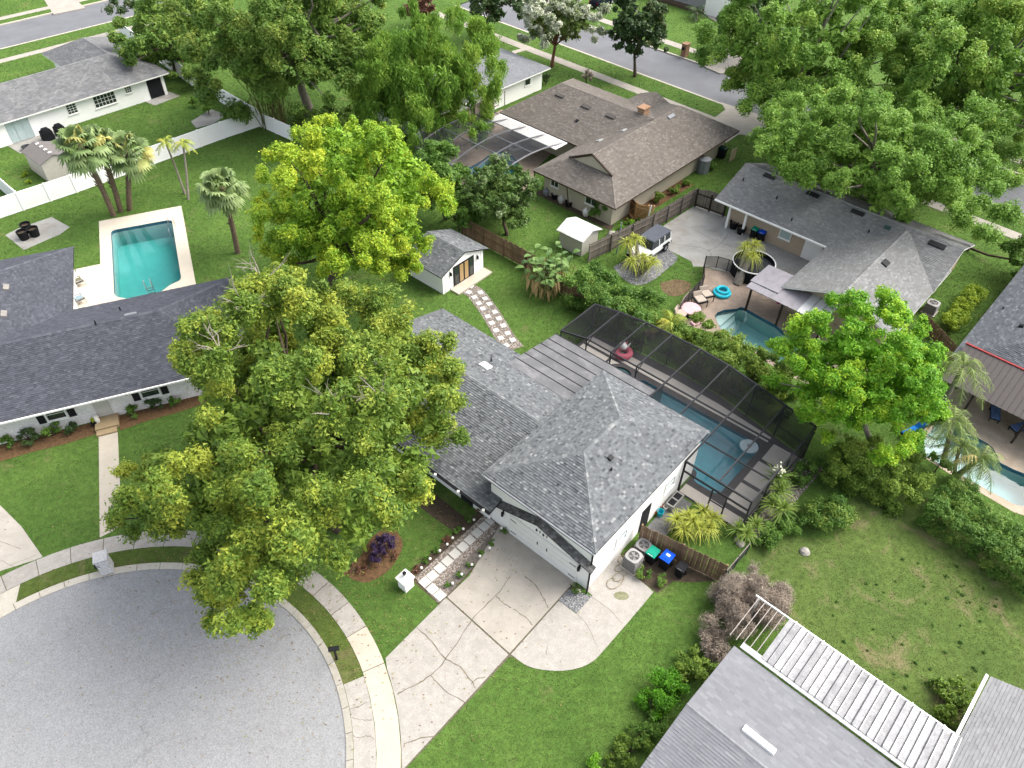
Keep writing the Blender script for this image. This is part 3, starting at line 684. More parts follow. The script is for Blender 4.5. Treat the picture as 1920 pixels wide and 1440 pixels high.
# far verges, pavements and drives
def strip(name, p, q, nn, w0, w1, mat, z=.02, e0=0, e1=0):
    d = (q - p).normalized(); a, b = p - d * e0, q + d * e1
    pts = [a + nn * w0, b + nn * w0, b + nn * w1, a + nn * w1]; o = struct(slab(name, pts, -.1, z, mat)); PAVED.append([tuple(v) for v in pts]); return o
sdist = (at(1150, 152) - k1).dot(kn); sdist = (sdist + (at(1225, 182) - k1).dot(kn)) / 2
strip('sidewalk', k1, k2, kn, sdist - .7, sdist + .7, M_conc, e0=22, e1=40)
sd2 = (at(1290, 92) - k1).dot(kn)
strip('sidewalk', k1, k2, kn, sd2 - .7, sd2 + .7, M_conc, e0=22, e1=40)
for pts in (((1338, 222), (1360, 206), (1352, 192), (1420, 214), (1470, 262), (1385, 252), (1362, 268), (1345, 262)), ((1330, 97), (1357, 72), (1360, 57), (1350, 44), (1330, 34), (1322, 26), (1388, 8), (1440, 50), (1470, 120), (1350, 138), (1318, 124)), ((78, -8), (100, 27), (160, 15), (128, -12)), ((960, 96), (990, 88), (994, 92), (962, 102))):
    P_ = [at(*p) for p in pts]; struct(slab('driveway', P_, -.1, .026, M_conc)); PAVED.append([tuple(v) for v in P_])
sd3 = (at(40, 105) - t1).dot(tn)
strip('sidewalk', t1, t2, tn, sd3 - .6, sd3 + .6, M_conc, e0=30, e1=6)
sd4 = (at(45, 25) - t1).dot(tn)
strip('sidewalk', t1, t2, tn, sd4 - .6, sd4 + .6, M_conc, e0=30, e1=6)
# patio by the left back house, side pads
P_ = [at(*p) for p in ((12, 272), (30, 262), (90, 245), (122, 250), (112, 262), (85, 268), (60, 282), (38, 288))]; struct(slab('patio', P_, -.05, .02, M_conc4)); PAVED.append([tuple(v) for v in P_])
P_ = [at(*p) for p in ((265, 188), (312, 170), (338, 180), (290, 198))]; struct(slab('patio', P_, -.05, .02, M_conc4)); PAVED.append([tuple(v) for v in P_])
P_ = [at(*p) for p in ((358, 228), (395, 205), (425, 215), (400, 232), (368, 240))]; struct(slab('patio', P_, -.05, .02, M_conc4)); PAVED.append([tuple(v) for v in P_])
P_ = [BF(1.2, -.7), BF(.2, -.3), BF(.2, -9.6), BF(1.3, -9.6)]; struct(slab('mulch_bed', P_, -.05, .015, M_soil)); PAVED.append([tuple(v) for v in P_])
P_ = [BF(2.5, -.9), BF(2.5, .2), BF(12.5, .5), BF(12.5, -.9)]; struct(slab('mulch_bed', P_, -.05, .015, M_mulch)); PAVED.append([tuple(v) for v in P_])

# ------------------------------------------------------------------ pools
def pool(label, outline, depth, plaster, wmat, floor_slope=None):
    c = sum((Vector(p) for p in outline), Vector()) / len(outline)
    t = thing('swimming_pool', (c.x, c.y, -depth - .1), label, 'pool')
    m = MB(); k = len(outline)
    zs = []
    for p in outline:
        zs.append(-depth)
    n = len(m.v)
    for i in range(k):
        j = (i + 1) % k; p, q = outline[i], outline[j]
        m.quad((p[0], p[1], -.28), (q[0], q[1], -.28), (q[0], q[1], zs[j]), (p[0], p[1], zs[i]))
    m.quad(*[(p[0], p[1], -depth) for p in outline]); m.build('basin', plaster, t)
    m = MB()
    for i in range(k):
        j = (i + 1) % k; p, q = outline[i], outline[j]
        m.quad((p[0], p[1], .015), (q[0], q[1], .015), (q[0], q[1], -.28), (p[0], p[1], -.28))
    m.build('tile_band', M_tile, t)
    q = [c + (Vector(p) - c) * .9995 for p in outline]
    MB().prism(q, -depth + .005, -.12).build('water', wmat, t)
    return t
WA = water_mat('turquoise_water', (.16, .86, .86), .42); WB = water_mat('teal_water', (.12, .74, .82), .36); WC = water_mat('pale_aqua_water', (.25, .90, .94), .22)
p1 = pool('rectangular turquoise pool with a cream deck behind the left house', W_left, 1.7, M_plaster, WA)
pool('teal pool inside the dark screened cage behind the garage', W_main, 1.6, M_plasterblue, WB)
pool('blue kidney shaped pool under the arched cage of the brown house', W_brown, 1.4, M_plasterblue, WB)
p4 = pool('pale aqua pool on tan pavers beside the grey house', W_grey, 1.4, M_plaster, WC)
p5 = pool('free form aqua pool among palms at the right edge', W_far, 1.4, M_plaster, WC)
# steps in the two pale pools
for base, parent, dirs in (((1760, 792), p5, None),):
    for i in range(3):
        pts = [at(1758, 791), at(1742 - 6 * i, 808 + 10 * i)] + [at(1742 - 6 * i + 14 * k + (4 * i) * k / 3, 812 + 10 * i + 5 * k - 2 * k * k) for k in range(1, 4)] + [at(1798, 791)]
        MB().prism(pts, -1.3, -.3 - .25 * i).build('step', M_plaster, parent)
for i in range(3):
    pts = [at(1345, 587), at(1381, 580), at(1376 + 4 * i, 584 + 6 * i), at(1352 + 4 * i, 605 + 8 * i), at(1343, 600)]
    MB().prism(pts, -1.3, -.3 - .25 * i).build('step', M_plaster, p4)
# ------------------------------------------------------------------ building kit
def shingle_arrays(poly, expo, wmin, wmax, r, lift=.02):
    """poly: convex roof face, first edge is the eave (left to right seen from outside). Returns quads and tones"""
    P_ = [Vector(p) for p in poly]; o = P_[0]; u = (P_[1] - P_[0]).normalized()
    n = Vector((0, 0, 0))
    for i in range(1, len(P_) - 1): n += (P_[i] - o).cross(P_[i + 1] - o)
    n.normalize()
    if n.z < 0: n = -n
    v = n.cross(u)
    if v.z < 0: v = -v
    uv = np.array([((p - o).dot(u), (p - o).dot(v)) for p in P_])
    vmin, vmax = uv[:, 1].min(), uv[:, 1].max()
    def span(vv):
        xs = []
        for i in range(len(uv)):
            (x0, y0), (x1, y1) = uv[i], uv[(i + 1) % len(uv)]
            if abs(y1 - y0) < 1e-9:
                if abs(vv - y0) < 1e-6: xs += [x0, x1]
                continue
            t = (vv - y0) / (y1 - y0)
            if -1e-9 <= t <= 1 + 1e-9: xs.append(x0 + (x1 - x0) * t)
        return (min(xs), max(xs)) if xs else (0, 0)
    o_, u_, v_, n_ = (np.array(x) for x in (o, u, v, n))
    Q, T = [], []
    k = 0; vv = vmin
    while vv < vmax - .01:
        v1 = min(vv + expo, vmax)
        l0, r0 = span(vv + 1e-6); l1, r1 = span(v1 - 1e-6)
        lo, hi = min(l0, l1), max(r0, r1)
        w = r.uniform(wmin, wmax, int((hi - lo) / wmin) + 3); e = lo - r.random() * wmax + np.concatenate([[0], np.cumsum(w)])
        e = e[:np.searchsorted(e, hi) + 1]
        a0 = np.clip(e[:-1], l0, r0); b0 = np.clip(e[1:], l0, r0); a1 = np.clip(e[:-1], l1, r1); b1 = np.clip(e[1:], l1, r1)
        ok = (b0 - a0 + b1 - a1) > .01; a0, b0, a1, b1 = a0[ok], b0[ok], a1[ok], b1[ok]; m = len(a0)
        if m:
            hL = lift * (.7 + .8 * r.random(m))
            def pt(uu, vq, h): return o_ + np.outer(uu, u_) + np.outer(np.full(m, vq), v_) + np.outer(h, n_)
            z = np.zeros(m) + .004
            top = np.stack([pt(a0, vv, hL), pt(b0, vv, hL), pt(b1, v1, z), pt(a1, v1, z)], 1)
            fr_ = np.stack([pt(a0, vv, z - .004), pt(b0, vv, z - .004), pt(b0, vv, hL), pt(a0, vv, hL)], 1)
            t = r.beta(3.2, 3.6, m); hi_ = r.random(m) < .05; t[hi_] = .75 + .25 * r.random(int(hi_.sum())); Q += [top, fr_]; T += [t, t * .12]  # front edges toned dark: the shadow line of each course is painted in
        vv = v1
    return Q, T
def roof(parent, faces, mat, expo=.15, w=(.17, .42), thick=.14, name='roof', fascia=None, seed=1, lift=.02):
    m = MB()
    for f in faces:
        f = [Vector(p) for p in f]; m.hexa([(p.x, p.y, p.z - thick) for p in f], [(p.x, p.y, p.z - .006) for p in f])
    ro = m.build(name, fascia or M_trim, parent)
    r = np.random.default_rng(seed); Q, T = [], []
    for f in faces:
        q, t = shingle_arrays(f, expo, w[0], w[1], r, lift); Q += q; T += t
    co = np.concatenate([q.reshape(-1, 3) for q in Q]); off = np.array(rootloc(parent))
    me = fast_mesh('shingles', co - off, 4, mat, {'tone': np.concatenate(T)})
    so_ = link('shingles', me, ro); so_['kind'] = 'stuff'
    return ro
def caps(ro, lines, mat, w=.26, step=.24, lift=.035, single=True, seed=3):
    """ridge caps along hips and ridges"""
    r = np.random.default_rng(seed)
    allq, allt = [], []
    for p, q in lines:
        p, q = Vector(p), Vector(q); L = (q - p).length; d = (q - p) / L; sd = Vector((d.y, -d.x, 0)).normalized(); n = max(1, int(L / step))
        if p.z > q.z + .05: p, q, d = q, p, -d
        st = L / n
        for i in range(n):
            a = p + d * (i * st); b = p + d * ((i + 1) * st)
            dz = Vector((0, 0, -.075)); l0, l1 = Vector((0, 0, lift + .015)), Vector((0, 0, lift))
            quads = [(a + l0, a + sd * w / 2 + dz + l0, b + sd * w / 2 + dz + l1, b + l1), (a + l0, b + l1, b - sd * w / 2 + dz + l1, a - sd * w / 2 + dz + l0)]
            t = float(r.uniform(.45, 1.0))
            if single:
                off = a; me = fast_mesh('ridge_cap', np.array([[v - off for v in qd] for qd in quads]).reshape(-1, 3), 4, mat, {'tone': np.array([t, t])})
                piece('ridge_cap', me, ro, off)
            else:
                allq += [[tuple(v) for v in qd] for qd in quads]; allt += [t, t]
    if not single:
        me = fast_mesh('ridge_caps', np.array(allq).reshape(-1, 3) - np.array(rootloc(ro)), 4, mat, {'tone': np.array(allt)})
        o = link('ridge_caps', me, ro); o['kind'] = 'stuff'
def wallpt(p, q, t): return p + (q - p) * t
def window(parent, p, q, z0, z1, nx=2, ny=2, out=None, frame=M_trim, glass=None, fw=.07, name='window', sill=True):
    """p,q: world points at the foot of the wall line (left,right seen from outside)"""
    glass = glass or G_dark; p, q = Vector((p.x, p.y, 0)), Vector((q.x, q.y, 0)); d = (q - p).normalized(); n = Vector((d.y, -d.x, 0)) if out is None else out
    L = (q - p).length; m = MB()
    def bar(u0, u1, za, zb, t0, t1):
        b = [p + d * u0 + n * t0, p + d * u1 + n * t0, p + d * u1 + n * t1, p + d * u0 + n * t1]
        m.hexa([(v.x, v.y, za) for v in b], [(v.x, v.y, zb) for v in b])
    bar(0, fw, z0, z1, -.02, .06); bar(L - fw, L, z0, z1, -.02, .06); bar(fw, L - fw, z1 - fw, z1, -.02, .06); bar(fw, L - fw, z0, z0 + fw, -.02, .06)
    mw = .035
    for i in range(1, nx): u = fw + (L - 2 * fw) * i / nx; bar(u - mw / 2, u + mw / 2, z0 + fw, z1 - fw, -.02, .045)
    for j in range(1, ny): z = z0 + fw + (z1 - z0 - 2 * fw) * j / ny; bar(fw, L - fw, z - mw / 2, z + mw / 2, -.021, .044)
    if sill: bar(-.05, L + .05, z0 - .06, z0 - .002, -.02, .12)
    w = m.build(name, frame, parent)
    for i in range(nx):
        for j in range(ny):
            u0, u1 = fw + (L - 2 * fw) * i / nx, fw + (L - 2 * fw) * (i + 1) / nx; za, zb = z0 + fw + (z1 - z0 - 2 * fw) * j / ny, z0 + fw + (z1 - z0 - 2 * fw) * (j + 1) / ny
            b = [p + d * u0 + n * .018, p + d * u1 + n * .018]
            MB().quad((*b[0].xy, za), (*b[1].xy, za), (*b[1].xy, zb), (*b[0].xy, zb)).build('pane', glass, w)
    return w
def wallbox(parent, name, p, q, z0, z1, t0, t1, mat):
    """flat box standing off a wall line"""
    p, q = Vector((p.x, p.y, 0)), Vector((q.x, q.y, 0)); d = (q - p).normalized(); n = Vector((d.y, -d.x, 0))
    b = [p + n * t0, q + n * t0, q + n * t1, p + n * t1]
    return MB().hexa([(v.x, v.y, z0) for v in b], [(v.x, v.y, z1) for v in b]).build(name, mat, parent)
def vent(parent, c, d, up_n, sx, sy, h, mat=M_black, name='roof_vent'):
    """low box vent lying on a roof: c on the roof, d direction of its long side, n roof normal"""
    d = Vector(d).normalized(); n = Vector(up_n).normalized(); e = n.cross(d).normalized(); c = Vector(c)
    b = [c + d * x * sx / 2 + e * y * sy / 2 - n * .02 for x, y in ((-1, -1), (1, -1), (1, 1), (-1, 1))]
    t = [c + d * x * (sx / 2 - .02) + e * y * (sy / 2 - .02) + n * h for x, y in ((-1, -1), (1, -1), (1, 1), (-1, 1))]
    return MB().hexa(b, t).build(name, mat, parent)
def on_face(face, px, py):
    """point of a roof face seen at a photo position"""
    f = [Vector(p) for p in face]; n = (f[1] - f[0]).cross(f[2] - f[0]).normalized()
    if n.z < 0: n = -n
    d = ray(px, py); c = Vector((0, 0, CAM_H)); k = (f[0] - c).dot(n) / d.dot(n); return c + d * k, n
def pipe_vent(parent, p, h=.3, r=.05, mat=M_black):
    p = Vector(p); return MB().tube([p - Vector((0, 0, .1)), p + Vector((0, 0, h))], r, 8).build('vent_pipe', mat, parent)

# ------------------------------------------------------------------ the main house
MH = thing('house', MF(5, -8), 'white stucco house with blue grey shingles, two storey garage wing and brick red none', 'house')
MH['label'] = 'white house with blue grey shingle hip roof over its garage, in the centre'
f = MF
GE, GR = 4.1, 5.65
ga0, ga1, gb0, gb1 = -.07, 11.42, -7.68, .3; gbm = (gb0 + gb1) / 2; hr = (gb1 - gb0) / 2
r0, r1 = f(ga0 + hr, gbm, GR), f(ga1 - hr, gbm, GR)
c00, c01, c11, c10 = f(ga0, gb0, GE), f(ga0, gb1, GE), f(ga1, gb1, GE), f(ga1, gb0, GE)
m = MB(); m.fbox(f, .1, 11.2, -7.2, .03, -.1, GE - .05); wl_ = m.build('wall', M_white, MH)
m = MB(); m.fbox(f, -.02, 9.75, -20.7, -7.25, -.1, 2.45)
m.hexa([f(-.02, -20.7, 2.45), f(9.75, -20.7, 2.45), f(9.75, -20.6, 2.45), f(-.02, -20.6, 2.45)], [f(5.12, -20.7, 3.98), f(5.14, -20.7, 3.98), f(5.14, -20.6, 3.98), f(5.12, -20.6, 3.98)])
m.build('wall', M_white, MH)
F_front, F_right, F_back, F_left = [c00, c01, r0], [c01, c11, r1, r0], [c11, c10, r1], [c10, c00, r0, r1]
ro = roof(MH, [F_front, F_right, F_back, F_left], S_main, .15, (.10, .26), .13, fascia=M_black, seed=11, lift=.03)
caps(ro, [(c00, r0), (c01, r0), (c11, r1), (c10, r1), (r0, r1)], S_main, .30, .30)
RZ = 4.15
e_f0, e_f1, e_b0, e_b1 = f(-.9, -21, 2.4), f(-.9, -6.35, 2.4), f(9.95, -21, 2.9), f(9.95, -6.5, 2.9)
rg0, rg1 = f(5.13, -21, RZ), f(5.13, -6.4, RZ)
F_mf = [e_f0, e_f1, rg1, rg0]; F_mb = [e_b1, e_b0, rg0, rg1]
ro2 = roof(MH, [F_mf, F_mb], S_main, .15, (.10, .26), .13, fascia=M_black, seed=12, lift=.03)
caps(ro2, [(rg0, f(5.13, -7.9, RZ))], S_main, .30, .30)
# gutters and downspouts
MB().beam(e_f0 + Vector((0, 0, -.07)) - f.A * .07, e_f1 + Vector((0, 0, -.07)) - f.A * .07, .12, .12).build('gutter', M_black, MH)
MB().beam(c00 + Vector((0, 0, -.08)) - f.A * .07, c01 + Vector((0, 0, -.08)) - f.A * .07, .12, .11).build('gutter', M_grey, MH)
MB().tube([f(.02, .12, GE - .1), f(.02, .12, .25), f(-.18, .2, .08)], .055, 6).build('downspout', M_black, MH)
MB().tube([f(9.4, .12, 2.9), f(9.4, .12, .1)], .05, 6).build('downspout', M_black, MH)
# pent roof over the garage door, bent in the middle
aw = .1
tl, tp, tr_ = f.wall_a(936, 936, aw), f.wall_a(1016, 972, aw), f.wall_a(1108, 1056, aw)
def pent(p, q):
    (b0, z0), (b1, z1) = p, q; dz = .20; ao = -.32
    return [f(ao, b0, z0 - dz), f(ao, b1, z1 - dz), f(aw, b1, z1), f(aw, b0, z0)]
zp = max(tp[1], tl[1] + .4)
pr_ = roof(MH, [pent(tl, tp), pent(tp, (tr_[0] + .35, tr_[1]))], shingle_mat('mottled_dark_shingle', [(0, (.08, .078, .075)), (.5, (.15, .145, .14)), (1, (.28, .275, .265))]), .13, (.12, .25), .08, name='pent_roof', fascia=M_black, seed=13)
# garage door: four hinged sections with strap hinges and handles
gl, gr_ = f.wall_a(955, 1000, aw - .03)[0], f.wall_a(1081, 1087, aw - .03)[0]
gd = wallbox(MH, 'garage_door', f(.06, gl), f(.06, gr_), 0.02, 1.9, -.05, .02, M_trim)
for i in range(4):
    wallbox(gd, 'panel', f(.06, gl + .06), f(.06, gr_ - .06), .05 + .46 * i, .48 + .46 * i, .018, .045, M_trim)
for bb in (gl + .35, gr_ - .35):
    for zz in (.35, 1.5): wallbox(gd, 'strap_hinge', f(.06, bb - .22), f(.06, bb + .22), zz, zz + .05, .045, .06, M_black)
gm = (gl + gr_) / 2
for bb in (gm - .35, gm + .35): wallbox(gd, 'handle', f(.06, bb - .03), f(.06, bb + .03), 1.0, 1.25, .045, .075, M_black)
# house number, four separate black figures
bn0, zn0 = f.wall_a(1008, 996, aw); bn1, zn1 = f.wall_a(1023, 1007, aw)
for i, ch in enumerate('8787'):
    cu = bpy.data.curves.new('house_number', 'FONT'); cu.body = ch; cu.size = .30; cu.extrude = .012; cu.align_x = 'CENTER'
    to = bpy.data.objects.new('tmp', cu); COL.objects.link(to)
    me = bpy.data.meshes.new_from_object(to.evaluated_get(bpy.context.evaluated_depsgraph_get())); bpy.data.objects.remove(to)
    me.materials.append(M_black); o = bpy.data.objects.new('house_number', me); COL.objects.link(o); o.parent = MH
    o.location = f(aw - .03, bn0 - .06 + (bn1 - bn0 + .16) * i / 3, (zn0 + zn1) / 2 - .02) - rootloc(MH); o.rotation_euler = (math.pi / 2, 0, f.r - math.pi / 2)
# carriage lamp, windows, side door
def sconce(parent, p, n):
    p = Vector(p); s = MB().box(p + n * .02 - Vector((0, 0, .16)), .1, .1, .3); s.box(p + n * .12 - Vector((0, 0, .2)), .16, .16, .28, 0, .7).build('wall_lamp', M_black, parent)
sconce(MH, f(.06, f.wall_a(945, 960, aw)[0], f.wall_a(945, 960, aw)[1]), -f.A)
sconce(MH, f(.06, f.wall_a(1088, 1062, aw)[0], f.wall_a(1088, 1062, aw)[1]), -f.A)
bw = .03
for a0, a1, z0, z1 in ((2.55, 3.6, 1.35, 2.35), (7.55, 8.6, 1.5, 2.5)): window(MH, f(a0, bw), f(a1, bw), z0, z1, 1, 2, glass=G_pale)
wallbox(MH, 'side_door', f(5.15, bw), f(6.05, bw), .05, 2.15, -.03, .05, M_black)
wallbox(MH, 'front_door', f(-.02, -9.6), f(-.02, -8.6), .05, 2.1, -.03, .05, M_black)
window(MH, f(-.02, -13.5), f(-.02, -11.7), .9, 2.0, 2, 2)
# metal patio roof in long overlapping panels
for i in range(6):
    a0 = 8.35 + i * .87; a1 = a0 + .93; z0 = 3.36 - i * .125; z1 = z0 - .125
    b0, b1 = -13.25, -4.75
    if i < 4: b1 = -7.4
    MB().hexa([f(a0, b0, z0 - .05), f(a1, b0, z1 - .05), f(a1, b1, z1 - .05), f(a0, b1, z0 - .05)], [f(a0, b0, z0), f(a1, b0, z1 + .02), f(a1, b1, z1 + .02), f(a0, b1, z0)]).build('roof_panel', surf('patio_roof_metal', (.165, .165, .172), .16, .8, .55, 25, .1, .1, stain=(.24, .24, .245), stainscale=.9, objvar=.12), MH)
    MB().beam(f(a1 - .02, b0, z1 + .03), f(a1 - .02, b1, z1 + .03), .05, .05).build('seam', M_bronze, MH)
for b in (-13.1, -10.6, -8.2, -5): MB().beam(f(13.4, b, 0), f(13.4, b, 2.6), .1, .1).build('patio_post', M_bronze, MH)
# roof fittings
p, n = on_face(F_mb, 910, 687); vent(MH, p, f.B, n, .75, .6, .12, M_trim, 'skylight')
p, n = on_face(F_mb, 921, 678); pipe_vent(MH, p, .4)
p, n = on_face(F_right, 1144, 859); vent(MH, p, f.A, n, .36, .3, .14)
p, n = on_face(F_right, 1146, 882); pipe_vent(MH, p, .2, .06)
# porch lights on the front eave
for px, py in ((817, 889), (860, 921), (906, 957)):
    a, b = f.ab(at(px, py, 2.35)); MB().box(f(-1.02, b, 2.28), .16, .16, .12).build('eave_light', M_lamp, MH)

# ------------------------------------------------------------------ the screened pool cage behind it
CG = thing('pool_cage', MF(15, -3), 'dark screened pool cage with bronze beams behind the garage', 'pool cage')
far = [(-13, 17.9), (-11.1, 18.4), (-9, 18.7), (-6.85, 18.8), (-4.55, 18.85), (-2.25, 18.7), (.1, 18.3), (2.4, 17.85), (4.75, 17.4)]
near = [(-13, 13.85), (-11.1, 14.4), (-9, 14.4), (-6.85, 14.4), (-4.55, 11.6), (-2.25, 11.55), (.1, 9.45), (2.4, 9.45), (4.55, 9.4)]
CZ = 2.9
def cbeam(p, q, w=.09, h=.13, name='beam'): return MB().beam(p, q, w, h).build(name, M_bronze, CG)
for (b, a), (b2, a2) in zip(far, near): cbeam(f(a2, b2, CZ), f(a, b, CZ), .08, .14, 'rafter')
for i in range(len(far) - 1):
    (b, a), (b1_, a1) = far[i], far[i + 1]; cbeam(f(a, b, CZ), f(a1, b1_, CZ), name='edge_beam'); cbeam(f(a, b, 1.0), f(a1, b1_, 1.0), .06, .06, 'rail')
for b, a in far: cbeam(f(a, b, 0), f(a, b, CZ - .05), .09, .09, 'post')
for i, (b, a) in enumerate(near[1:4]):
    cbeam(f(a, b, 0), f(a, b, CZ - .05), .09, .09, 'post'); MB().beam(f(a, b, CZ - .75), f(a + .8, b, CZ - .1), .05, .08).build('brace', M_bronze, CG)
cbeam(f(13.85, -13, CZ), f(14.4, -11.1, CZ), name='edge_beam'); cbeam(f(14.4, -11.1, CZ), f(14.4, 4.65, CZ), .08, .1, 'purlin'); cbeam(f(11.6, -4.55, CZ), f(11.6, 4.6, CZ), .07, .1, 'purlin')
cbeam(f(9.45, .15, CZ), f(9.4, 4.55, CZ), name='edge_beam'); cbeam(f(9.45, .15, 2.05), f(9.4, 4.55, 2.05), .06, .14, 'rail'); cbeam(f(9.45, .15, .03), f(9.4, 4.55, .03), .06, .06, 'rail')
for b in (.15, 2.2, 3.15, 4.55): cbeam(f(9.43, b, 0), f(9.43, b, CZ - .05 if b in (.15, 4.55) else 2.0), .08, .08, 'post')
cbeam(f(9.43, 2.2, 1.0), f(9.43, 3.15, 1.0), .05, .08, 'rail')
cbeam(f(9.4, 4.55, 1.0), f(17.4, 4.75, 1.0), .06, .06, 'rail'); cbeam(f(9.4, 4.55, CZ), f(17.4, 4.75, CZ), name='edge_beam')
for a in (11.6, 14.4): cbeam(f(a, 4.6, 0), f(a, 4.6, CZ - .05), .08, .08, 'post')
cbeam(f(13.85, -13, 0), f(13.85, -13, CZ), .09, .09, 'post'); cbeam(f(13.85, -13, 1), f(17.9, -13, 1), .06, .06, 'rail')
zs = CZ + .075
for i in range(len(far) - 1):
    (b, a), (b1_, a1) = far[i], far[i + 1]; (c, d), (c1, d1) = near[i], near[i + 1]
    if d1 > d or d1 == d: dd0, dd1 = d, d1
    else: dd0, dd1 = d, d
    MB().quad(f(dd0, c + .045, zs), f(dd1, c1 - .045, zs), f(a1, b1_ - .045, zs), f(a, b + .045, zs)).build('roof_screen', SCREEN, CG)
    MB().quad(f(a, b + .05, .05), f(a1, b1_ - .05, .05), f(a1, b1_ - .05, CZ - .07), f(a, b + .05, CZ - .07)).build('wall_screen', SCREENW, CG)
MB().quad(f(13.9, -13.02, .05), f(17.85, -13.02, .05), f(17.85, -13.02, CZ - .07), f(13.9, -13.02, CZ - .07)).build('wall_screen', SCREENW, CG)
MB().quad(f(9.5, 4.57, .05), f(17.35, 4.77, .05), f(17.35, 4.77, CZ - .07), f(9.5, 4.57, CZ - .07)).build('wall_screen', SCREENW, CG)
MB().quad(f(9.42, .2, .1), f(9.4, 4.5, .1), f(9.4, 4.5, CZ - .07), f(9.42, .2, CZ - .07)).build('wall_screen', screen_mat('clean_insect_screen', (.05, .05, .055), .22), CG)
MB().quad(f(14.38, -4.6, .9), f(12.2, -4.6, .9), f(12.2, -4.6, CZ - .1), f(14.38, -4.6, CZ - .1)).build('wall_screen', SCREENW, CG)
# raised spa
sp = at(1160, 706, .3)
t = thing('spa', (sp.x, sp.y, 0), 'round dark tiled spa at the edge of the metal patio roof', 'spa')
MB().lathe((sp.x, sp.y, 0), [(1.25, 0), (1.25, .42), (.92, .42), (.92, .2)], 28, closed=True).build('rim', M_darkband, t)
MB().lathe((sp.x, sp.y, 0), [(.915, .1), (.915, .3)], 28).build('water', surf('spa_water', (.03, .10, .10), .1, 1, .08, 20, .03, 0, spec=.6), t)

# ------------------------------------------------------------------ the white garden studio
ST_ = thing('garden_studio', MF(16, -27), 'small white garden studio with grey gable roof and black glazed doors', 'shed')
sa0, sa1, sb0, sb1, se, sr = 13.75, 18.5, -28.75, -24.9, 2.1, 3.05
MB().fbox(f, sa0, sa1, sb0, sb1, -.05, se).build('wall', M_white, ST_)
am = (sa0 + sa1) / 2
for bb in (sb1 - .06, sb0): MB().hexa([f(sa0, bb, se), f(sa1, bb, se), f(sa1, bb + .06, se), f(sa0, bb + .06, se)], [f(am - .01, bb, sr - .1), f(am + .01, bb, sr - .1), f(am + .01, bb + .06, sr - .1), f(am - .01, bb + .06, sr - .1)]).build('gable', M_white, ST_)
o0, o1 = sb0 - .2, sb1 + .28; dz = .22; ov = .38
el0, el1, er0, er1 = f(sa0 - ov, o0, se - .12), f(sa0 - ov, o1, se - .12), f(sa1 + ov, o0, se - .12), f(sa1 + ov, o1, se - .12); rr0, rr1 = f(am, o0, sr), f(am, o1, sr)
ro = roof(ST_, [[el0, el1, rr1, rr0], [er1, er0, rr0, rr1]], S_main, .16, (.16, .32), .09, fascia=M_black, seed=14)
caps(ro, [(rr0, rr1)], S_main, .28, .3)
for k in range(9):
    aa = sa0 + .3 + k * .52
    if not (15.0 < aa < 17.3): wallbox(ST_, 'batten', f(aa - .02, sb1), f(aa + .02, sb1), .05, se - .05, .0, .03, M_trim)
dr = wallbox(ST_, 'door_frame', f(14.95, sb1), f(17.35, sb1), .1, 2.02, -.02, .05, M_black)
for k in range(4):
    a0 = 15.02 + k * .575
    if k in (1, 2): wallbox(dr, 'pane', f(a0 + .08, sb1), f(a0 + .49, sb1), .25, 1.9, .051, .06, G_warm)
    else: wallbox(dr, 'pane', f(a0 + .08, sb1), f(a0 + .49, sb1), .25, 1.9, .051, .06, G_dark)
for aa in (14.6, 17.75): sconce(ST_, f(aa, sb1, 1.65), f.B)
st2 = MB().fbox(f, 14.5, 18.55, sb1 + .05, sb1 + 1.0, 0, .14).build('doorstep', M_conc2, ST_)

# ------------------------------------------------------------------ left house
LH = thing('house', LF(2, -5), 'white brick house with slate blue shingle roof at the left edge', 'house')
l = LF; E_, R_ = 2.5, 4.62; am_, ae = -4.7, 12.7
fl, frc, bl, brc = l(-16, 0, E_), l(15.4, .1, E_), l(-16, -10.4, E_), l(15.5, -10.3, E_)
q0, q1 = l(-16, -5.1, R_), l(10.3, -5.1, R_)
wr, wb = 4.15, -18.95                              # wing: right eave and back eave
wx = l(-1.15, -10.9, R_); wq = l(-1.15, -13.6, R_); wf = l(-1.15, -5.1, R_)
m = MB(); m.fbox(l, -16, 14.9, -9.9, -.72, -.1, E_); m.fbox(l, -6.4, 3.6, -18.4, -9.9, -.1, E_ - .01); m.build('wall', surf('painted_brick', (.80, .78, .76), .05, 3, .85, 9, .13, .5), LH)
F1 = [fl, frc, q1, q0]; F2 = [frc, brc, q1]; F3 = [brc, bl, q0, q1]
F4 = [l(wr, -5.2, E_ + 0), l(wr, wb, E_), wq, l(-1.15, -5.2, R_)]; F5 = [l(wr, wb, E_), l(-6.45, wb, E_), wq]; F6 = [l(-6.45, wb, E_), l(-6.45, -5.2, E_), l(-1.15, -5.2, R_), wq]
ro = roof(LH, [F1, F2, F3, F4, F5, F6], S_left, .14, (.14, .30), .14, fascia=M_black, seed=21)
caps(ro, [(q0, q1), (frc, q1), (brc, q1), (l(wr, wb, E_), wq), (wq, l(-1.15, -7, R_))], S_left, .3, .3, .05)
MB().beam(fl - Vector((0, 0, .08)) + l.B * .05, frc - Vector((0, 0, .08)) + l.B * .05, .1, .12).build('gutter', M_trim, LH)
for a0, a1 in ((2.15, 3.4), (7.95, 9.2)):
    window(LH, l(a0, -.72), l(a1, -.72), .95, 2.05, 1, 2, glass=G_dark, fw=.09)
    for s0, s1 in ((a0 - .5, a0 - .06), (a1 + .06, a1 + .5)): wallbox(LH, 'shutter', l(s0, -.72), l(s1, -.72), .9, 2.12, 0, .04, M_black)
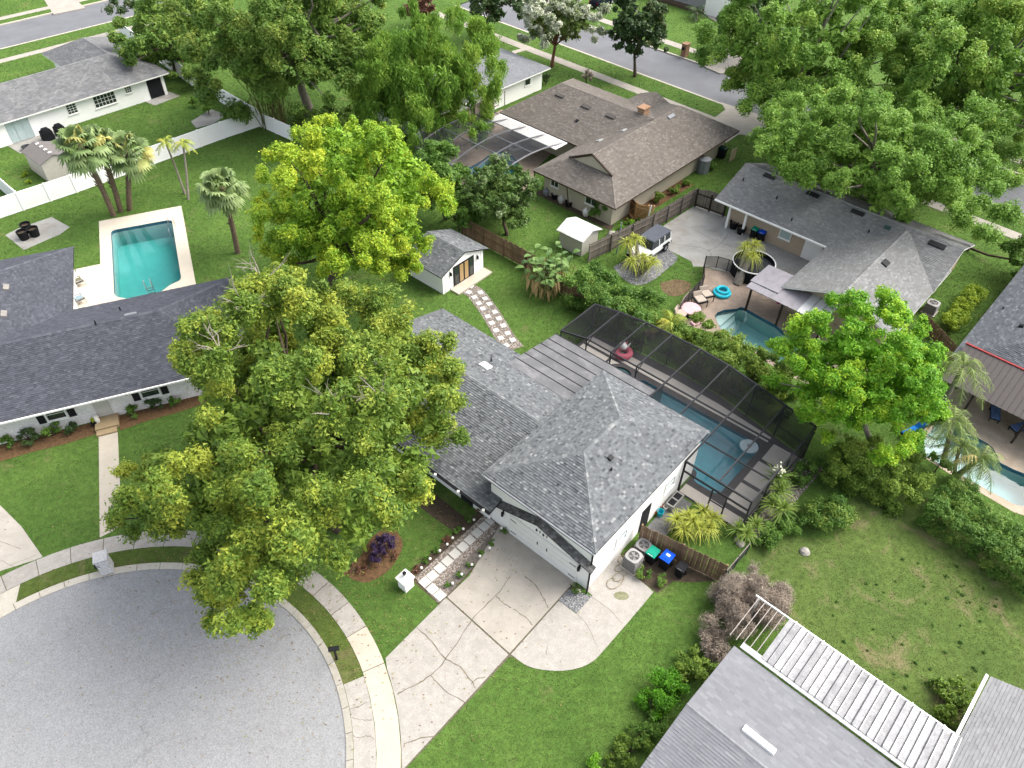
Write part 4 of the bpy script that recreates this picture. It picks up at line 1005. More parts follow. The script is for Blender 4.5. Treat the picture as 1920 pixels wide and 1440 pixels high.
# recessed entry with tan landing and steps
wallbox(LH, 'front_door', l(5.0, -.72), l(5.95, -.72), .3, 2.2, 0, .05, surf('white_door', (.7, .68, .62), .03))
MB().fbox(l, 4.75, 6.2, -.72, .45, -.05, .28).build('landing', surf('tan_landing', (.45, .34, .20), .08, 2), LH)
MB().fbox(l, 4.78, 6.05, .45, .88, -.05, .14).build('step', surf('tan_landing', (.45, .34, .20)), LH)
MB().lathe(l(4.95, -.3, .28), [(.14, 0), (.17, .25), (.13, .5)], 12).build('porch_lamp', M_lamp, LH)
for a in (4.0, 7.2): MB().box(l(a, -.62, 1.7), .16, .16, .25).build('wall_lamp', surf('copper', (.5, .28, .12), .1, 2, .4), LH)
for px, py in ((11, 540), (7, 590)):
    p, n = on_face(F4, px, py); vent(LH, p, l.B, n, .7, .4, .14, surf('vent_tan', (.30, .28, .26)))
p, n = on_face(F3, 245, 590); vent(LH, p, l.A, n, .8, .3, .1, M_grey)
for px, py in ((226, 582), (180, 608), (104, 587)):
    p, n = on_face(F3, px, py); pipe_vent(LH, p, .3, .05)

# ------------------------------------------------------------------ brown house
BH = thing('house', BF(8, -10), 'low house with brown shingle hip roofs and a tan brick chimney', 'house')
b = BF; E_ = 2.5
m = MB(); m.fbox(b, .9, 20, -9.0, -.9, -.1, 2.4); m.fbox(b, 7.4, 18.0, -19.5, -9.0, -.1, 2.39); m.build('wall', surf('cream_stucco', (.62, .555, .44), .05, 1.2, .8, 30, .05, .1), BH)
# right wing: hip roof with a small gable facing left
c0, c1, c2, c3 = b(0, -9.75, E_), b(0, 0, E_), b(20.9, 0, E_), b(20.9, -9.75, E_)
Rz = 4.95; g0, g1 = b(2.5, -4.85, Rz), b(16.6, -4.85, Rz)
zc = E_ + (2.5) * (Rz - E_) / 4.875
F1 = [c0, c1, b(2.5, -2.5, E_ + 2.5 * (Rz - E_) / 4.85), b(2.5, -7.25, E_ + 2.5 * (Rz - E_) / 4.85)]
F2 = [c1, c2, g1, g0, b(2.5, -2.5, E_ + 2.5 * (Rz - E_) / 4.85)]; F3 = [c2, c3, g1]; F4 = [c3, c0, b(2.5, -7.25, E_ + 2.5 * (Rz - E_) / 4.85), g0, g1]
# left wing roof
d0, d1 = b(6.5, -20.2, 2.6), b(6.5, -8.5, 2.6); d2, d3 = b(18.6, -8.5, 2.6), b(18.6, -20.2, 2.6); h0, h1 = b(12.5, -17.0, 4.85), b(12.5, -5.2, 4.85)
F5 = [d0, d1, h1, h0]; F6 = [d2, d3, h0, h1]; F7 = [d3, d0, h0]
x0, x1, x2 = b(20.9, -8.5, 2.6), b(20.9, -12.5, 2.6), b(20.9, -10.5, 3.35)
F8 = [b(16, -12.5, 2.6), x1, x2, b(16, -10.5, 3.35)]; F9 = [x0, b(16, -8.5, 2.6), b(16, -10.5, 3.35), x2]
ro = roof(BH, [F1, F2, F3, F4, F5, F6, F7, F8, F9], S_brown, .17, (.18, .36), .14, fascia=surf('brown_fascia', (.10, .065, .045)), seed=31, lift=.016)
caps(ro, [(c1, b(2.5, -2.5, zc)), (c0, b(2.5, -7.25, zc)), (g0, g1), (c2, g1), (h0, h1), (d0, h0), (d3, h0)], S_brown, .26, .3, .04, single=False)
zg = E_ + 2.5 * (Rz - E_) / 4.85
MB().hexa([b(2.5, -7.3, zg - .1), b(2.62, -7.3, zg - .1), b(2.62, -2.45, zg - .1), b(2.5, -2.45, zg - .1)], [b(2.5, -4.86, Rz - .04), b(2.62, -4.86, Rz - .04), b(2.62, -4.84, Rz - .04), b(2.5, -4.84, Rz - .04)]).build('gable', M_cream, BH)
for s in (-7.4, -2.35): MB().beam(b(2.42, s, zg + .02), b(2.42, -4.85, Rz + .08), .14, .12).build('barge_board', surf('dark_barge', (.07, .05, .04)), BH)
cp, n = on_face(F4, 1204, 226); ch = MB().box(cp - Vector((0, 0, .6)), .95, .75, 1.9, b.r).build('chimney', M_brick, BH)
MB().box(cp + Vector((0, 0, 1.3)), 1.1, .9, .14, b.r).build('chimney_cap', M_brick, ch)
for i in range(9):
    MB().box(cp + Vector((0, 0, -.5 + i * .2)), .97, .77, .06, b.r).build('brick_course', surf('mortar_brick', (.52, .36, .24), .2, 5), ch)
for px, py in ((1050, 180), (1099, 201), (1145, 219)):
    p, n = on_face(F5, px, py); vent(BH, p, b.B, n, 1.1, .42, .15, surf('dull_vent', (.12, .11, .10)))
p, n = on_face(F2, 1258, 219); vent(BH, p, b.A, n, 1.0, .4, .14, M_grey)
for px, py in ((1169, 245), (1124, 264)):
    p, n = on_face(F4, px, py); vent(BH, p, b.A, n, .7, .5, .1, surf('pale_skylight', (.42, .43, .42)), 'skylight')
p, n = on_face(F5, 1082, 227); vent(BH, p, b.B, n, .3, .3, .15)
MB().fbox(b, 4.6, 6.6, -20.1, -10.9, 2.42, 2.5).build('porch_roof', M_trim, BH)
for bb in (-9.6, -5.6): MB().tube([b(.05, bb, 2.4), b(.55, bb, .1)], .05, 6).build('downspout', surf('brown_fascia', (.1, .065, .045)), BH)
window(BH, b(.9, -8.2), b(.9, -7.2), 1.2, 2.1, 2, 1); window(BH, b(.9, -4.0), b(.9, -2.6), 1.1, 2.1, 2, 1)
# arched pool cage of the brown house
C2 = thing('pool_cage', BF(4, -16), 'arched pool cage with pale beams over the blue pool beside brown roof', 'pool cage')
def arch(b0, n=9):
    pts = []
    for i in range(n + 1):
        t = i / n; a = -4.5 + t * 10.9; pts.append(b(a, b0, 2.4 + .75 * math.sin(math.pi * t)))
    return pts
MPB = surf('pale_bronze', (.33, .33, .35), .08, 2, .45)
ars = [arch(x) for x in (-21.2, -18.7, -16.2, -13.7, -11.2)]
for A_ in ars:
    m = MB()
    for i in range(len(A_) - 1): m.beam(A_[i], A_[i + 1], .07, .12)
    m.build('arched_rafter', MPB, C2)
for i in (0, 3, 5, 7, 9):
    for k in range(4): MB().beam(ars[k][i], ars[k + 1][i], .06, .09).build('purlin', MPB, C2)
for k in range(4):
    m = MB()
    for i in range(9): m.quad(ars[k][i] + Vector((0, 0, .07)), ars[k][i + 1] + Vector((0, 0, .07)), ars[k + 1][i + 1] + Vector((0, 0, .07)), ars[k + 1][i] + Vector((0, 0, .07)))
    m.build('roof_screen', SCREEN2, C2)
for A_ in ars: MB().beam((*A_[0].xy, 0), A_[0], .08, .08).build('post', MPB, C2)
for A_ in ars: MB().beam((*A_[-1].xy, 2.5), A_[-1], .08, .08).build('post', MPB, C2)
MB().quad((*ars[0][0].xy, .05), (*ars[-1][0].xy, .05), ars[-1][0], ars[0][0]).build('wall_screen', SCREEN2, C2)
m = MB()
for i in range(9): m.quad((*ars[0][i].xy, .05), (*ars[0][i + 1].xy, .05), ars[0][i + 1], ars[0][i])
m.build('wall_screen', SCREEN, C2)
ff = at(965, 277, .1)
tag(MB().torus((ff.x, ff.y, .15), .55, .2, 24, 8).build('swim_ring', surf('cream_vinyl', (.6, .56, .48)), smooth=True), 'cream swim ring on the deck under the arched cage', 'swim ring')

# ------------------------------------------------------------------ grey house
GH = thing('house', GF(3, 9), 'house with pale grey shingle gables and beige walls, right of the white car', 'house')
g = GF; E_, Rz = 2.6, 4.35
m = MB(); m.fbox(g, 1.0, 8.9, .6, 18.4, -.1, 2.5); m.fbox(g, -6.6, 1.0, 10.7, 18.3, -.1, 2.49); m.build('wall', M_beige, GH)
ra = 4.5; a1 = ra * 2 - .0
F1 = [g(0, -.6, E_), g(0, 19, E_), g(ra, 19, Rz), g(ra, -.6, Rz)]; F2 = [g(a1, 19, E_), g(a1, -.6, E_), g(ra, -.6, Rz), g(ra, 19, Rz)]
wm = 14.55; w0, w1 = 10.15, 18.95; wz = 4.3
F3 = [g(-7.6, w0, E_), g(3.9, w0, E_ + 0), g(3.9, wm, wz), g(-7.6, wm, wz)]; F3 = [g(3.9, w0, E_), g(-7.6, w0, E_), g(-7.6, wm, wz), g(3.9, wm, wz)]
F4 = [g(-7.6, w1, E_), g(3.9, w1, E_), g(3.9, wm, wz), g(-7.6, wm, wz)]
ro = roof(GH, [F1, F2, F3, F4], S_grey, .15, (.18, .34), .14, fascia=M_trim, seed=41)
caps(ro, [(g(ra, -.6, Rz), g(ra, 19, Rz)), (g(-7.6, wm, wz), g(3.9, wm, wz))], S_grey, .26, .3, .04, single=False)
MB().hexa([g(-6.62, w0 + .5, 2.45), g(-6.55, w0 + .5, 2.45), g(-6.55, w1 - .5, 2.45), g(-6.62, w1 - .5, 2.45)], [g(-6.62, wm - .02, 4.1), g(-6.55, wm - .02, 4.1), g(-6.55, wm + .02, 4.1), g(-6.62, wm + .02, 4.1)]).build('gable', M_beige, GH)
for bb in (.62, 18.35): MB().hexa([g(.9, bb, 2.45), g(8.1, bb, 2.45), g(8.1, bb + .06, 2.45), g(.9, bb + .06, 2.45)], [g(4.48, bb, 4.15), g(4.52, bb, 4.15), g(4.52, bb + .06, 4.15), g(4.48, bb + .06, 4.15)]).build('gable', M_cream, GH)
vv = MB().lathe((0, 0, 0), [(.38, 0), (.38, .05)], 8).mesh('gable_vent', M_black); piece('gable_vent', vv, GH, g(-6.66, wm - .1, 3.35), rot=(math.pi / 2, 0, g.r + math.pi / 2))
for b0, b1, z0, z1 in ((5.6, 6.7, 1.0, 1.9),): window(GH, g(1.0, b0), g(1.0, b1), z0, z1, 1, 1, glass=G_pale, out=-g.A)
dd = wallbox(GH, 'double_door', g(1.0, 8.0), g(1.0, 9.6), .05, 2.1, 0, .06, M_trim)
for k in range(2): wallbox(dd, 'door_leaf', g(1.0, 8.06 + .77 * k), g(1.0, 8.77 + .77 * k), .1, 2.05, .061, .08, M_trim)
for bb in (.75, 2.4): MB().fbox(g, .35, .55, bb, bb + .2, 0, 2.5).build('porch_post', M_trim, GH)
MB().beam(g(-.05, -.6, E_ - .08), g(-.05, 10.2, E_ - .08), .12, .14).build('gutter', M_trim, GH)
for px, py in ((1443, 331), (1524, 365), (1608, 399)):
    p, n = on_face(F1, px, py); vent(GH, p, g.B, n, 1.15, .45, .08, M_black)
p, n = on_face(F1, 1664, 427); vent(GH, p, g.B, n, .5, .4, .08, surf('green_glass', (.05, .10, .09), .1, 2, .2), 'skylight')
p, n = on_face(F1, 1757, 460); vent(GH, p, g.B, n, 1.3, .5, .12, M_black)
p, n = on_face(F4, 1660, 494); vent(GH, p, g.A, n, .75, .55, .12, M_black)
for px, py in ((1456, 373), (1393, 339), (1484, 414), (1628, 436)):
    p, n = on_face(F1, px, py); pipe_vent(GH, p, .28, .06)
# patio roof of ribbed panels on posts
MPR = surf('mauve_patio_metal', (.30, .285, .31), .1, 1.2, .55, 25, .08, .1, stain=(.21, .195, .195), stainscale=1.3)
for i in range(9):
    b0 = 8.0 + i * .72; mt = MPR if i < 6 else surf('white_patio_metal', (.62, .62, .62), .06, 1.2, .5)
    MB().hexa([g(-9.2, b0, 2.30), g(-6.5, b0, 2.5), g(-6.5, b0 + .7, 2.5), g(-9.2, b0 + .7, 2.30)], [g(-9.2, b0, 2.35), g(-6.5, b0, 2.55), g(-6.5, b0 + .7, 2.55), g(-9.2, b0 + .7, 2.35)]).build('roof_panel', mt, GH)
    MB().beam(g(-9.2, b0 + .7, 2.36), g(-6.5, b0 + .7, 2.56), .05, .06).build('seam', M_grey, GH)
for i in range(4):
    a0 = -8.4 + i * .72
    MB().hexa([g(a0, 7.9, 2.42), g(a0 + .7, 7.9, 2.46), g(a0 + .7, 10.3, 2.50), g(a0, 10.3, 2.46)], [g(a0, 7.9, 2.46), g(a0 + .7, 7.9, 2.5), g(a0 + .7, 10.3, 2.54), g(a0, 10.3, 2.5)]).build('roof_panel', MPR, GH)
for bb in (8.3, 11.0, 14.3): MB().fbox(g, -8.95, -8.8, bb, bb + .15, 0, 2.3).build('patio_post', surf('dark_wood_post', (.06, .045, .035)), GH)

# ------------------------------------------------------------------ houses seen in part
def simple_house(label, fr, a0, a1, b0, b1, e, rz, axis, mat, wall, hip=(True, True), ov=.55, seed=51, extra=None, single=False, fascia=None):
    """gable or hip roofed block; axis 'a' or 'b' gives the ridge direction"""
    h = thing('house', fr((a0 + a1) / 2, (b0 + b1) / 2), label, 'house')
    MB().fbox(fr, a0 + ov, a1 - ov, b0 + ov, b1 - ov, -.1, e - .08).build('wall', wall, h)
    F = hip_faces(fr, a0, a1, b0, b1, e, rz, axis, hip)
    return h, F
def hip_faces(fr, a0, a1, b0, b1, e, rz, axis, hip):
    P00, P01, P11, P10 = fr(a0, b0, e), fr(a0, b1, e), fr(a1, b1, e), fr(a1, b0, e)
    if axis == 'a':
        h = (b1 - b0) / 2; bm = (b0 + b1) / 2; r0, r1 = fr(a0 + (h if hip[0] else 0), bm, rz), fr(a1 - (h if hip[1] else 0), bm, rz)
        F = [[P01, P11, r1, r0], [P10, P00, r0, r1]]
        if hip[0]: F.append([P00, P01, r0])
        if hip[1]: F.append([P11, P10, r1])
        L = [(r0, r1)] + ([(P00, r0), (P01, r0)] if hip[0] else []) + ([(P11, r1), (P10, r1)] if hip[1] else [])
    else:
        h = (a1 - a0) / 2; am = (a0 + a1) / 2; r0, r1 = fr(am, b0 + (h if hip[0] else 0), rz), fr(am, b1 - (h if hip[1] else 0), rz)
        F = [[P00, P01, r1, r0], [P11, P10, r0, r1]]
        if hip[0]: F.append([P10, P00, r0])
        if hip[1]: F.append([P01, P11, r1])
        L = [(r0, r1)] + ([(P10, r0), (P00, r0)] if hip[0] else []) + ([(P01, r1), (P11, r1)] if hip[1] else [])
    return F, L
# white house at the top left
TF = Fr(at(317, 136, 2.5), 47)
TH_ = thing('house', TF(-10, -4), 'white ranch house with stained grey hip roof at the top left', 'house')
# main bar runs along a; two wings towards the street
m = MB(); m.fbox(TF, -24.5, -.6, -8.2, -.55, -.1, 2.42); m.fbox(TF, -7.2, -.7, -14.5, -8.2, -.1, 2.41); m.fbox(TF, -24.5, -16.2, -14.5, -8.2, -.1, 2.41); m.build('wall', M_white, TH_)
Fa, La = hip_faces(TF, -25.2, 0, -8.8, 0, 2.5, 4.5, 'a', (True, True))
Fb, Lb = hip_faces(TF, -7.9, -.2, -15.2, -4.4, 2.5, 4.3, 'b', (True, False))
Fc, Lc = hip_faces(TF, -25, -15.6, -15.2, -4.4, 2.5, 4.4, 'b', (True, False))
ro = roof(TH_, Fa + Fb + Fc, S_tl, .17, (.25, .5), .14, fascia=M_trim, seed=52, lift=.014)
caps(ro, La + Lb + Lc, S_tl, .28, .3, .04, single=False)
def tfw(px, py, b_):                                # a along the wall plane b = b_
    d = ray(px, py); c = Vector((0, 0, CAM_H)); k = (b_ - (c - TF.o).dot(TF.B)) / d.dot(TF.B); p = c + d * k; return TF.ab(p)[0], p.z
for (x0, y0), (x1, y1), nx, ny in (((119, 193), (146, 206), 3, 4), ((170, 178), (219, 187), 6, 3), ((229, 157), (247, 168), 3, 3)):
    A0, z1 = tfw(x0, y0, -.55); A1, z0 = tfw(x1, y1, -.55)
    window(TH_, TF(A0, -.55), TF(A1, -.55), max(.7, z0 - .25), min(2.2, z1 + .2), nx, ny)
for x in (279, 293):
    A0, _ = tfw(x - 4, 158, -.55); wallbox(TH_, 'door', TF(A0, -.55), TF(A0 + .85, -.55), .08, 2.15, 0, .05, M_black)
for x in (17, 33, 49):
    A0, _ = tfw(x - 4, 245, -.55); wallbox(TH_, 'glass_door', TF(A0, -.55), TF(A0 + .8, -.55), .08, 2.15, 0, .05, G_pale)
# house behind the bamboo
NF = Fr(at(1033, 127, 2.6), 47)
NH = thing('house', NF(-8, -5), 'white house with smooth grey hip roof behind the bamboo', 'house')
MB().fbox(NF, -19.5, -.6, -9.2, -.8, -.1, 2.5).build('wall', M_white, NH)
Fn, Ln = hip_faces(NF, -20, 0, -9.9, 0, 2.6, 4.3, 'a', (True, True))
ro = roof(NH, Fn, shingle_mat('cool_grey_shingle', [(0, (.19, .20, .215)), (1, (.26, .27, .285))]), .17, (.25, .5), .14, seed=53, lift=.012); caps(ro, Ln, S_tl, .26, .3, .03, single=False)
window(NH, NF(-3.6, -.8), NF(-2.6, -.8), 1.2, 2.0, 1, 1)
# pale house at the bottom right
RF = Fr(at(1275, 1298, 2.6), 48)
RH = thing('house', RF(-4, 9), 'house with pale grey shingle roof in the bottom right corner', 'house')
rv = 4.2
MB().fbox(RF, -4.8, 3.2, 1.0, 14, -.1, 2.5).build('wall', M_cream, RH)
FA = [RF(-5.3, .65, 2.6), RF(-5.3, 15, 2.6), RF(-.75, 15, 3.62), RF(-.75, .65, 3.62)]; FB = [RF(3.8, 15, 2.6), RF(3.8, .65, 2.6), RF(-.75, .65, 3.62), RF(-.75, 15, 3.62)]
ro = roof(RH, [FA, FB], S_pale, .15, (.25, .45), .14, seed=54, lift=.016); caps(ro, [(RF(-.75, .65, 3.62), RF(-.75, 15, 3.62))], S_pale, .28, .28, .04, single=False)
p, n = on_face(FB, 1422, 1389); vent(RH, p, RF.B, n, 1.6, .36, .14, M_trim, 'skylight')
# its white patio roof: ribbed metal panels, bare rafters at the end
PR = thing('patio_cover', RF(5.5, 6), 'white ribbed metal patio cover with bare rafters at its upper end', 'patio cover')
Mpw = surf('white_ribbed_metal', (.42, .42, .43), .14, 2, .5, 16, .16, .1, stain=(.24, .24, .25), stainscale=2.4, objvar=.16)
for i in range(24):
    b0 = 1.95 + i * .36; dz = .0
    MB().hexa([RF(4.1, b0, 2.72), RF(7.05, b0, 2.52), RF(7.05, b0 + .345, 2.52), RF(4.1, b0 + .345, 2.72)], [RF(4.1, b0, 2.75), RF(7.05, b0, 2.55), RF(7.05, b0 + .345, 2.55), RF(4.1, b0 + .345, 2.75)]).build('roof_panel', Mpw, PR)
    MB().beam(RF(4.1, b0 + .352, 2.78), RF(7.1, b0 + .352, 2.58), .035, .10).build('rib', M_trim if i % 4 else Mpw, PR)
    MB().beam(RF(4.1, b0 + .30, 2.757), RF(7.05, b0 + .30, 2.557), .04, .012).build('dark_line', surf('rib_line_dark', (.16, .16, .165), .3, 4), PR)  # thin dark strip on the panel along each rib
for k in range(6): MB().beam(RF(7.16, 2.3 + k * 1.5, 2.56), RF(6.9, 2.3 + k * 1.5, 2.56), .06, .06).build('bracket', M_trim, PR)
MB().beam(RF(7.1, 0.0, 2.5), RF(7.1, 10.5, 2.5), .07, .1).build('edge_beam', M_trim, PR)
MB().beam(RF(4.05, 0.9, 2.70), RF(4.05, 10.5, 2.70), .34, .05).build('flashing', surf('weathered_flashing', (.60, .60, .59), .12, 2, .6, 14, .2, .1, stain=(.36, .36, .36), stainscale=2.5), PR)
for i in range(5): MB().beam(RF(4.1, .2 + i * .36, 2.66), RF(7.1, .2 + i * .36, 2.50), 0.035, .07).build('rafter', surf('old_white_wood', (.42, .38, .35), .1, 3), PR)
for bb in (.2, 3.6, 7, 10.3): MB().beam(RF(7.05, bb, 0), RF(7.05, bb, 2.48), .1, .1).build('post', M_trim, PR)
# wing with gutter at the right
W2 = thing('house', RF(9, 14), 'grey shingle wing with white gutter at the right end of the patio cover', 'house')
MB().fbox(RF, 4.6, 10.4, 11.0, 18, -.1, 2.45).build('wall', M_cream, W2)
ro = roof(W2, [[RF(11.0, 10.55, 2.6), RF(4.0, 10.45, 2.6), RF(4.0, 14.5, 3.6), RF(11.4, 14.5, 3.6)]], shingle_mat('ash_grey_shingle', [(0, (.26, .26, .265)), (1, (.34, .34, .345))]), .15, (.2, .4), .14, seed=55)
MB().beam(RF(11.0, 10.4, 2.53), RF(5.0, 10.35, 2.53), .14, .12).build('gutter', M_trim, W2)
# dark roofed house at the right edge with ribbed brown patio roof
DF = Fr(at(1785, 665, 2.6), 47.3)
DH = thing('house', DF(8, 6), 'dark slate roofed house at the right edge with a brown ribbed patio roof', 'house')
MB().fbox(DF, .6, 19, .5, 12, -.1, 2.5).build('wall', M_cream, DH)
FA = [DF(0, 0, 2.6), DF(20, 0, 2.6), DF(20, 6.5, 5.0), DF(6.5, 6.5, 5.0)]; FA = [DF(20, 0, 2.6), DF(0, 0, 2.6), DF(6.5, 6.5, 5.0), DF(20, 6.5, 5.0)]
FB = [DF(0, 0, 2.6), DF(0, 13, 2.6), DF(6.5, 6.5, 5.0)]; FC = [DF(0, 13, 2.6), DF(20, 13, 2.6), DF(20, 6.5, 5), DF(6.5, 6.5, 5.0)]
ro = roof(DH, [FA, FB, FC], S_dark, .15, (.2, .4), .14, fascia=M_trim, seed=56); caps(ro, [(DF(0, 0, 2.6), DF(6.5, 6.5, 5)), (DF(6.5, 6.5, 5), DF(20, 6.5, 5))], S_dark, .28, .3, .04, single=False)
p, n = on_face(FA, 1915, 613); vent(DH, p, DF.A, n, .3, .3, .2)
p, n = on_face(FA, 1880, 579); pipe_vent(DH, p, .2)
Mrb = surf('brown_ribbed_metal', (.080, .070, .068), .06, 1.5, .55, 20, .06, .1)
for i in range(30):
    b0 = .35 + i * .4
    MB().hexa([DF(-2.75, b0, 2.35), DF(1.1, b0, 3.09), DF(1.1, b0 + .38, 3.09), DF(-2.75, b0 + .38, 2.35)], [DF(-2.75, b0, 2.38), DF(1.1, b0, 3.12), DF(1.1, b0 + .38, 3.12), DF(-2.75, b0 + .38, 2.38)]).build('roof_panel', Mrb, DH)
    MB().beam(DF(-2.75, b0 + .39, 2.39), DF(1.1, b0 + .39, 3.13), .04, .06).build('rib', Mrb, DH)
MB().beam(DF(1.15, .3, 3.16), DF(1.15, 12.4, 3.16), .14, .08).build('red_flashing', surf('red_trim', (.35, .05, .05)), DH)
for bb in (2.6, 6.0, 9.5): MB().beam(DF(-2.5, bb, 0), DF(-2.5, bb, 2.35), .1, .1).build('patio_post', surf('dark_wood_post', (.06, .045, .035)), DH)
# house across the far street
c = at(1300, 0)
FF = Fr(at(1322, 25), 48)
FH = thing('house', FF(3, -4), 'grey walled house with a white garage across the far street', 'house')
MB().fbox(FF, .4, 9, -12, -.05, -.1, 2.6).build('wall', surf('grey_siding', (.42, .42, .41), .05, 2), FH)
MB().fbox(FF, -.3, 9, -.04, 5.5, -.1, 2.6).build('garage_wall', M_white, FH)
Fh, Lh = hip_faces(FF, -.3, 9.6, -12.5, 6, 2.7, 4.6, 'b', (True, True)); roof(FH, Fh, S_grey, .17, (.3, .5), .14, seed=57, lift=.012)
window(FH, FF(.4, -5.2), FF(.4, -4.0), .9, 2.1, 1, 2, out=-FF.A)
for bb in (-5.6, -3.9): wallbox(FH, 'shutter', FF(.4, bb), FF(.4, bb + .32), .85, 2.15, -.06, .0, M_black)
MB().fbox(FF, -.8, .3, -9, -.4, 0, .4).build('planter', surf('dark_planter', (.12, .09, .06)), FH)
# screen roof beyond the big tree, top right corner
C3 = thing('pool_cage', at(1895, 40), 'blue grey screen roof beyond the big tree in the top right corner', 'pool cage')
q = [at(1858, 12, 2.6), at(1930, 32, 2.6), at(1930, 72, 2.6), at(1855, 50, 2.6)]
MB().quad(*q).build('roof_screen', surf('blue_grey_screen', (.16, .19, .22), .1, 1, .5), C3)
for i in range(4):
    t = i / 3; MB().beam(q[0] * (1 - t) + q[1] * t + Vector((0, 0, .08)), q[3] * (1 - t) + q[2] * t + Vector((0, 0, .08)), .1, .1).build('rafter', MPB, C3)
for i in range(3):
    t = i / 2; MB().beam(q[0] * (1 - t) + q[3] * t + Vector((0, 0, .08)), q[1] * (1 - t) + q[2] * t + Vector((0, 0, .08)), .1, .1).build('purlin', MPB, C3)
for v in q: MB().beam((v.x, v.y, 0), v, .1, .1).build('post', MPB, C3)
# small sheds
def small_shed(name, label, p_list, e, rz, wall, roofm, axis, ribbed=False):
    pass
s1 = Fr(at(1090, 484), 50)
SH = thing('garden_shed', s1(1, -1.5), 'small white plastic garden shed with a stained roof by the grey fence', 'shed')
MB().fbox(s1, .15, 2.45, -2.6, -.15, 0, 1.75).build('wall', surf('cream_plastic', (.62, .60, .52), .04), SH)
Mwr = surf('stained_white_roof', (.68, .68, .66), .06, 1.2, .6, 20, .05, .1, stain=(.42, .41, .38), stainscale=1.4)
for a0, a1, z0, z1 in ((-.1, 1.3, 1.62, 2.15), (1.3, 2.7, 2.15, 1.62)):
    MB().hexa([s1(a0, -2.8, z0), s1(a1, -2.8, z1), s1(a1, .1, z1), s1(a0, .1, z0)], [s1(a0, -2.8, z0 + .06), s1(a1, -2.8, z1 + .06), s1(a1, .1, z1 + .06), s1(a0, .1, z0 + .06)]).build('roof_panel', Mwr, SH)
MB().hexa([s1(.15, -.2, 1.75), s1(2.45, -.2, 1.75), s1(2.45, -.15, 1.75), s1(.15, -.15, 1.75)], [s1(1.29, -.2, 2.12), s1(1.31, -.2, 2.12), s1(1.31, -.15, 2.12), s1(1.29, -.15, 2.12)]).build('gable', M_white, SH)
s2 = Fr(at(92, 342), 50)
SH2 = thing('garden_shed', s2(1, -1.5), 'beige garden shed with brown grey roof beside the white vinyl fence', 'shed')
MB().fbox(s2, 0, 2.6, -3.6, 0, 0, 1.9).build('wall', surf('beige_siding', (.56, .53, .47), .05), SH2)
Mgr = surf('taupe_roof', (.22, .20, .19), .05, 1.5)
for a0, a1, z0, z1 in ((-.15, 1.3, 1.85, 2.4), (1.3, 2.75, 2.4, 1.85)):
    MB().hexa([s2(a0, -3.8, z0), s2(a1, -3.8, z1), s2(a1, .15, z1), s2(a0, .15, z0)], [s2(a0, -3.8, z0 + .06), s2(a1, -3.8, z1 + .06), s2(a1, .15, z1 + .06), s2(a0, .15, z0 + .06)]).build('roof_panel', Mgr, SH2)
for k in range(4): MB().box(s2(1.3, -.5 - .85 * k, 2.42), .3, .2, .06, s2.r).build('ridge_vent', M_trim, SH2)
MB().hexa([s2(0, -.05, 1.9), s2(2.6, -.05, 1.9), s2(2.6, 0, 1.9), s2(0, 0, 1.9)], [s2(1.29, -.05, 2.38), s2(1.31, -.05, 2.38), s2(1.31, 0, 2.38), s2(1.29, 0, 2.38)]).build('gable', surf('beige_siding', (.56, .53, .47)), SH2)
# ------------------------------------------------------------------ vegetation
L_oak = leaf_mat('oak_leaves', (0.042, 0.088, 0.013), (0.132, 0.222, 0.03), (0.27, 0.365, 0.055), (0.41, 0.43, 0.05))
L_camphor = leaf_mat('camphor_leaves', (0.068, 0.155, 0.01), (0.195, 0.355, 0.024), (0.36, 0.52, 0.05), (0.52, 0.56, 0.04))
L_ficus = leaf_mat('ficus_leaves', (0.049, 0.106, 0.018), (0.132, 0.233, 0.040), (0.248, 0.358, 0.070), (0.389, 0.420, 0.078))
L_bamboo = leaf_mat('bamboo_leaves', (0.05, 0.115, 0.014), (0.14, 0.27, 0.034), (0.27, 0.42, 0.065), (0.38, 0.46, 0.06))
L_roak = leaf_mat('fresh_oak_leaves', (0.06, 0.135, 0.02), (0.16, 0.3, 0.042), (0.28, 0.43, 0.075), (0.4, 0.48, 0.085))
L_bright = leaf_mat('bright_leaves', (0.056, 0.149, 0.011), (0.143, 0.344, 0.021), (0.269, 0.523, 0.038), (0.508, 0.628, 0.038))
L_dark = leaf_mat('dark_leaves', (0.017, 0.041, 0.012), (0.043, 0.086, 0.024), (0.096, 0.144, 0.048), (0.168, 0.132, 0.060), .25, .4)
L_shrub = leaf_mat('shrub_leaves', (0.034, 0.089, 0.015), (0.095, 0.194, 0.029), (0.187, 0.309, 0.055), (0.302, 0.345, 0.064))
L_citrus = leaf_mat('citrus_leaves', (.028, .066, .014), (.080, .150, .030), (.150, .220, .055), (.75, .75, .62))
L_crape = leaf_mat('crape_leaves', (.045, .085, .020), (.110, .165, .035), (.190, .250, .065), (.85, .85, .74))
L_lime = leaf_mat('lime_shrub', (0.034, 0.105, 0.006), (0.085, 0.25, 0.012), (0.14, 0.35, 0.02), (0.22, 0.38, 0.025))
L_yellow = leaf_mat('yellow_hedge', (0.08, 0.14, 0.01), (0.19, 0.285, 0.015), (0.29, 0.38, 0.028), (0.41, 0.45, 0.036))
L_purple = leaf_mat('purple_leaves', (.015, .008, .025), (.045, .025, .070), (.085, .055, .120), (.12, .07, .10), .2)
L_red = leaf_mat('red_leaves', (.060, .028, .018), (.140, .062, .040), (.230, .110, .070), (.20, .16, .06), .2)
L_brown = leaf_mat('dry_twigs', (0.135, 0.104, 0.08), (0.26, 0.21, 0.166), (0.37, 0.312, 0.255), (0.17, 0.21, 0.07), .1)
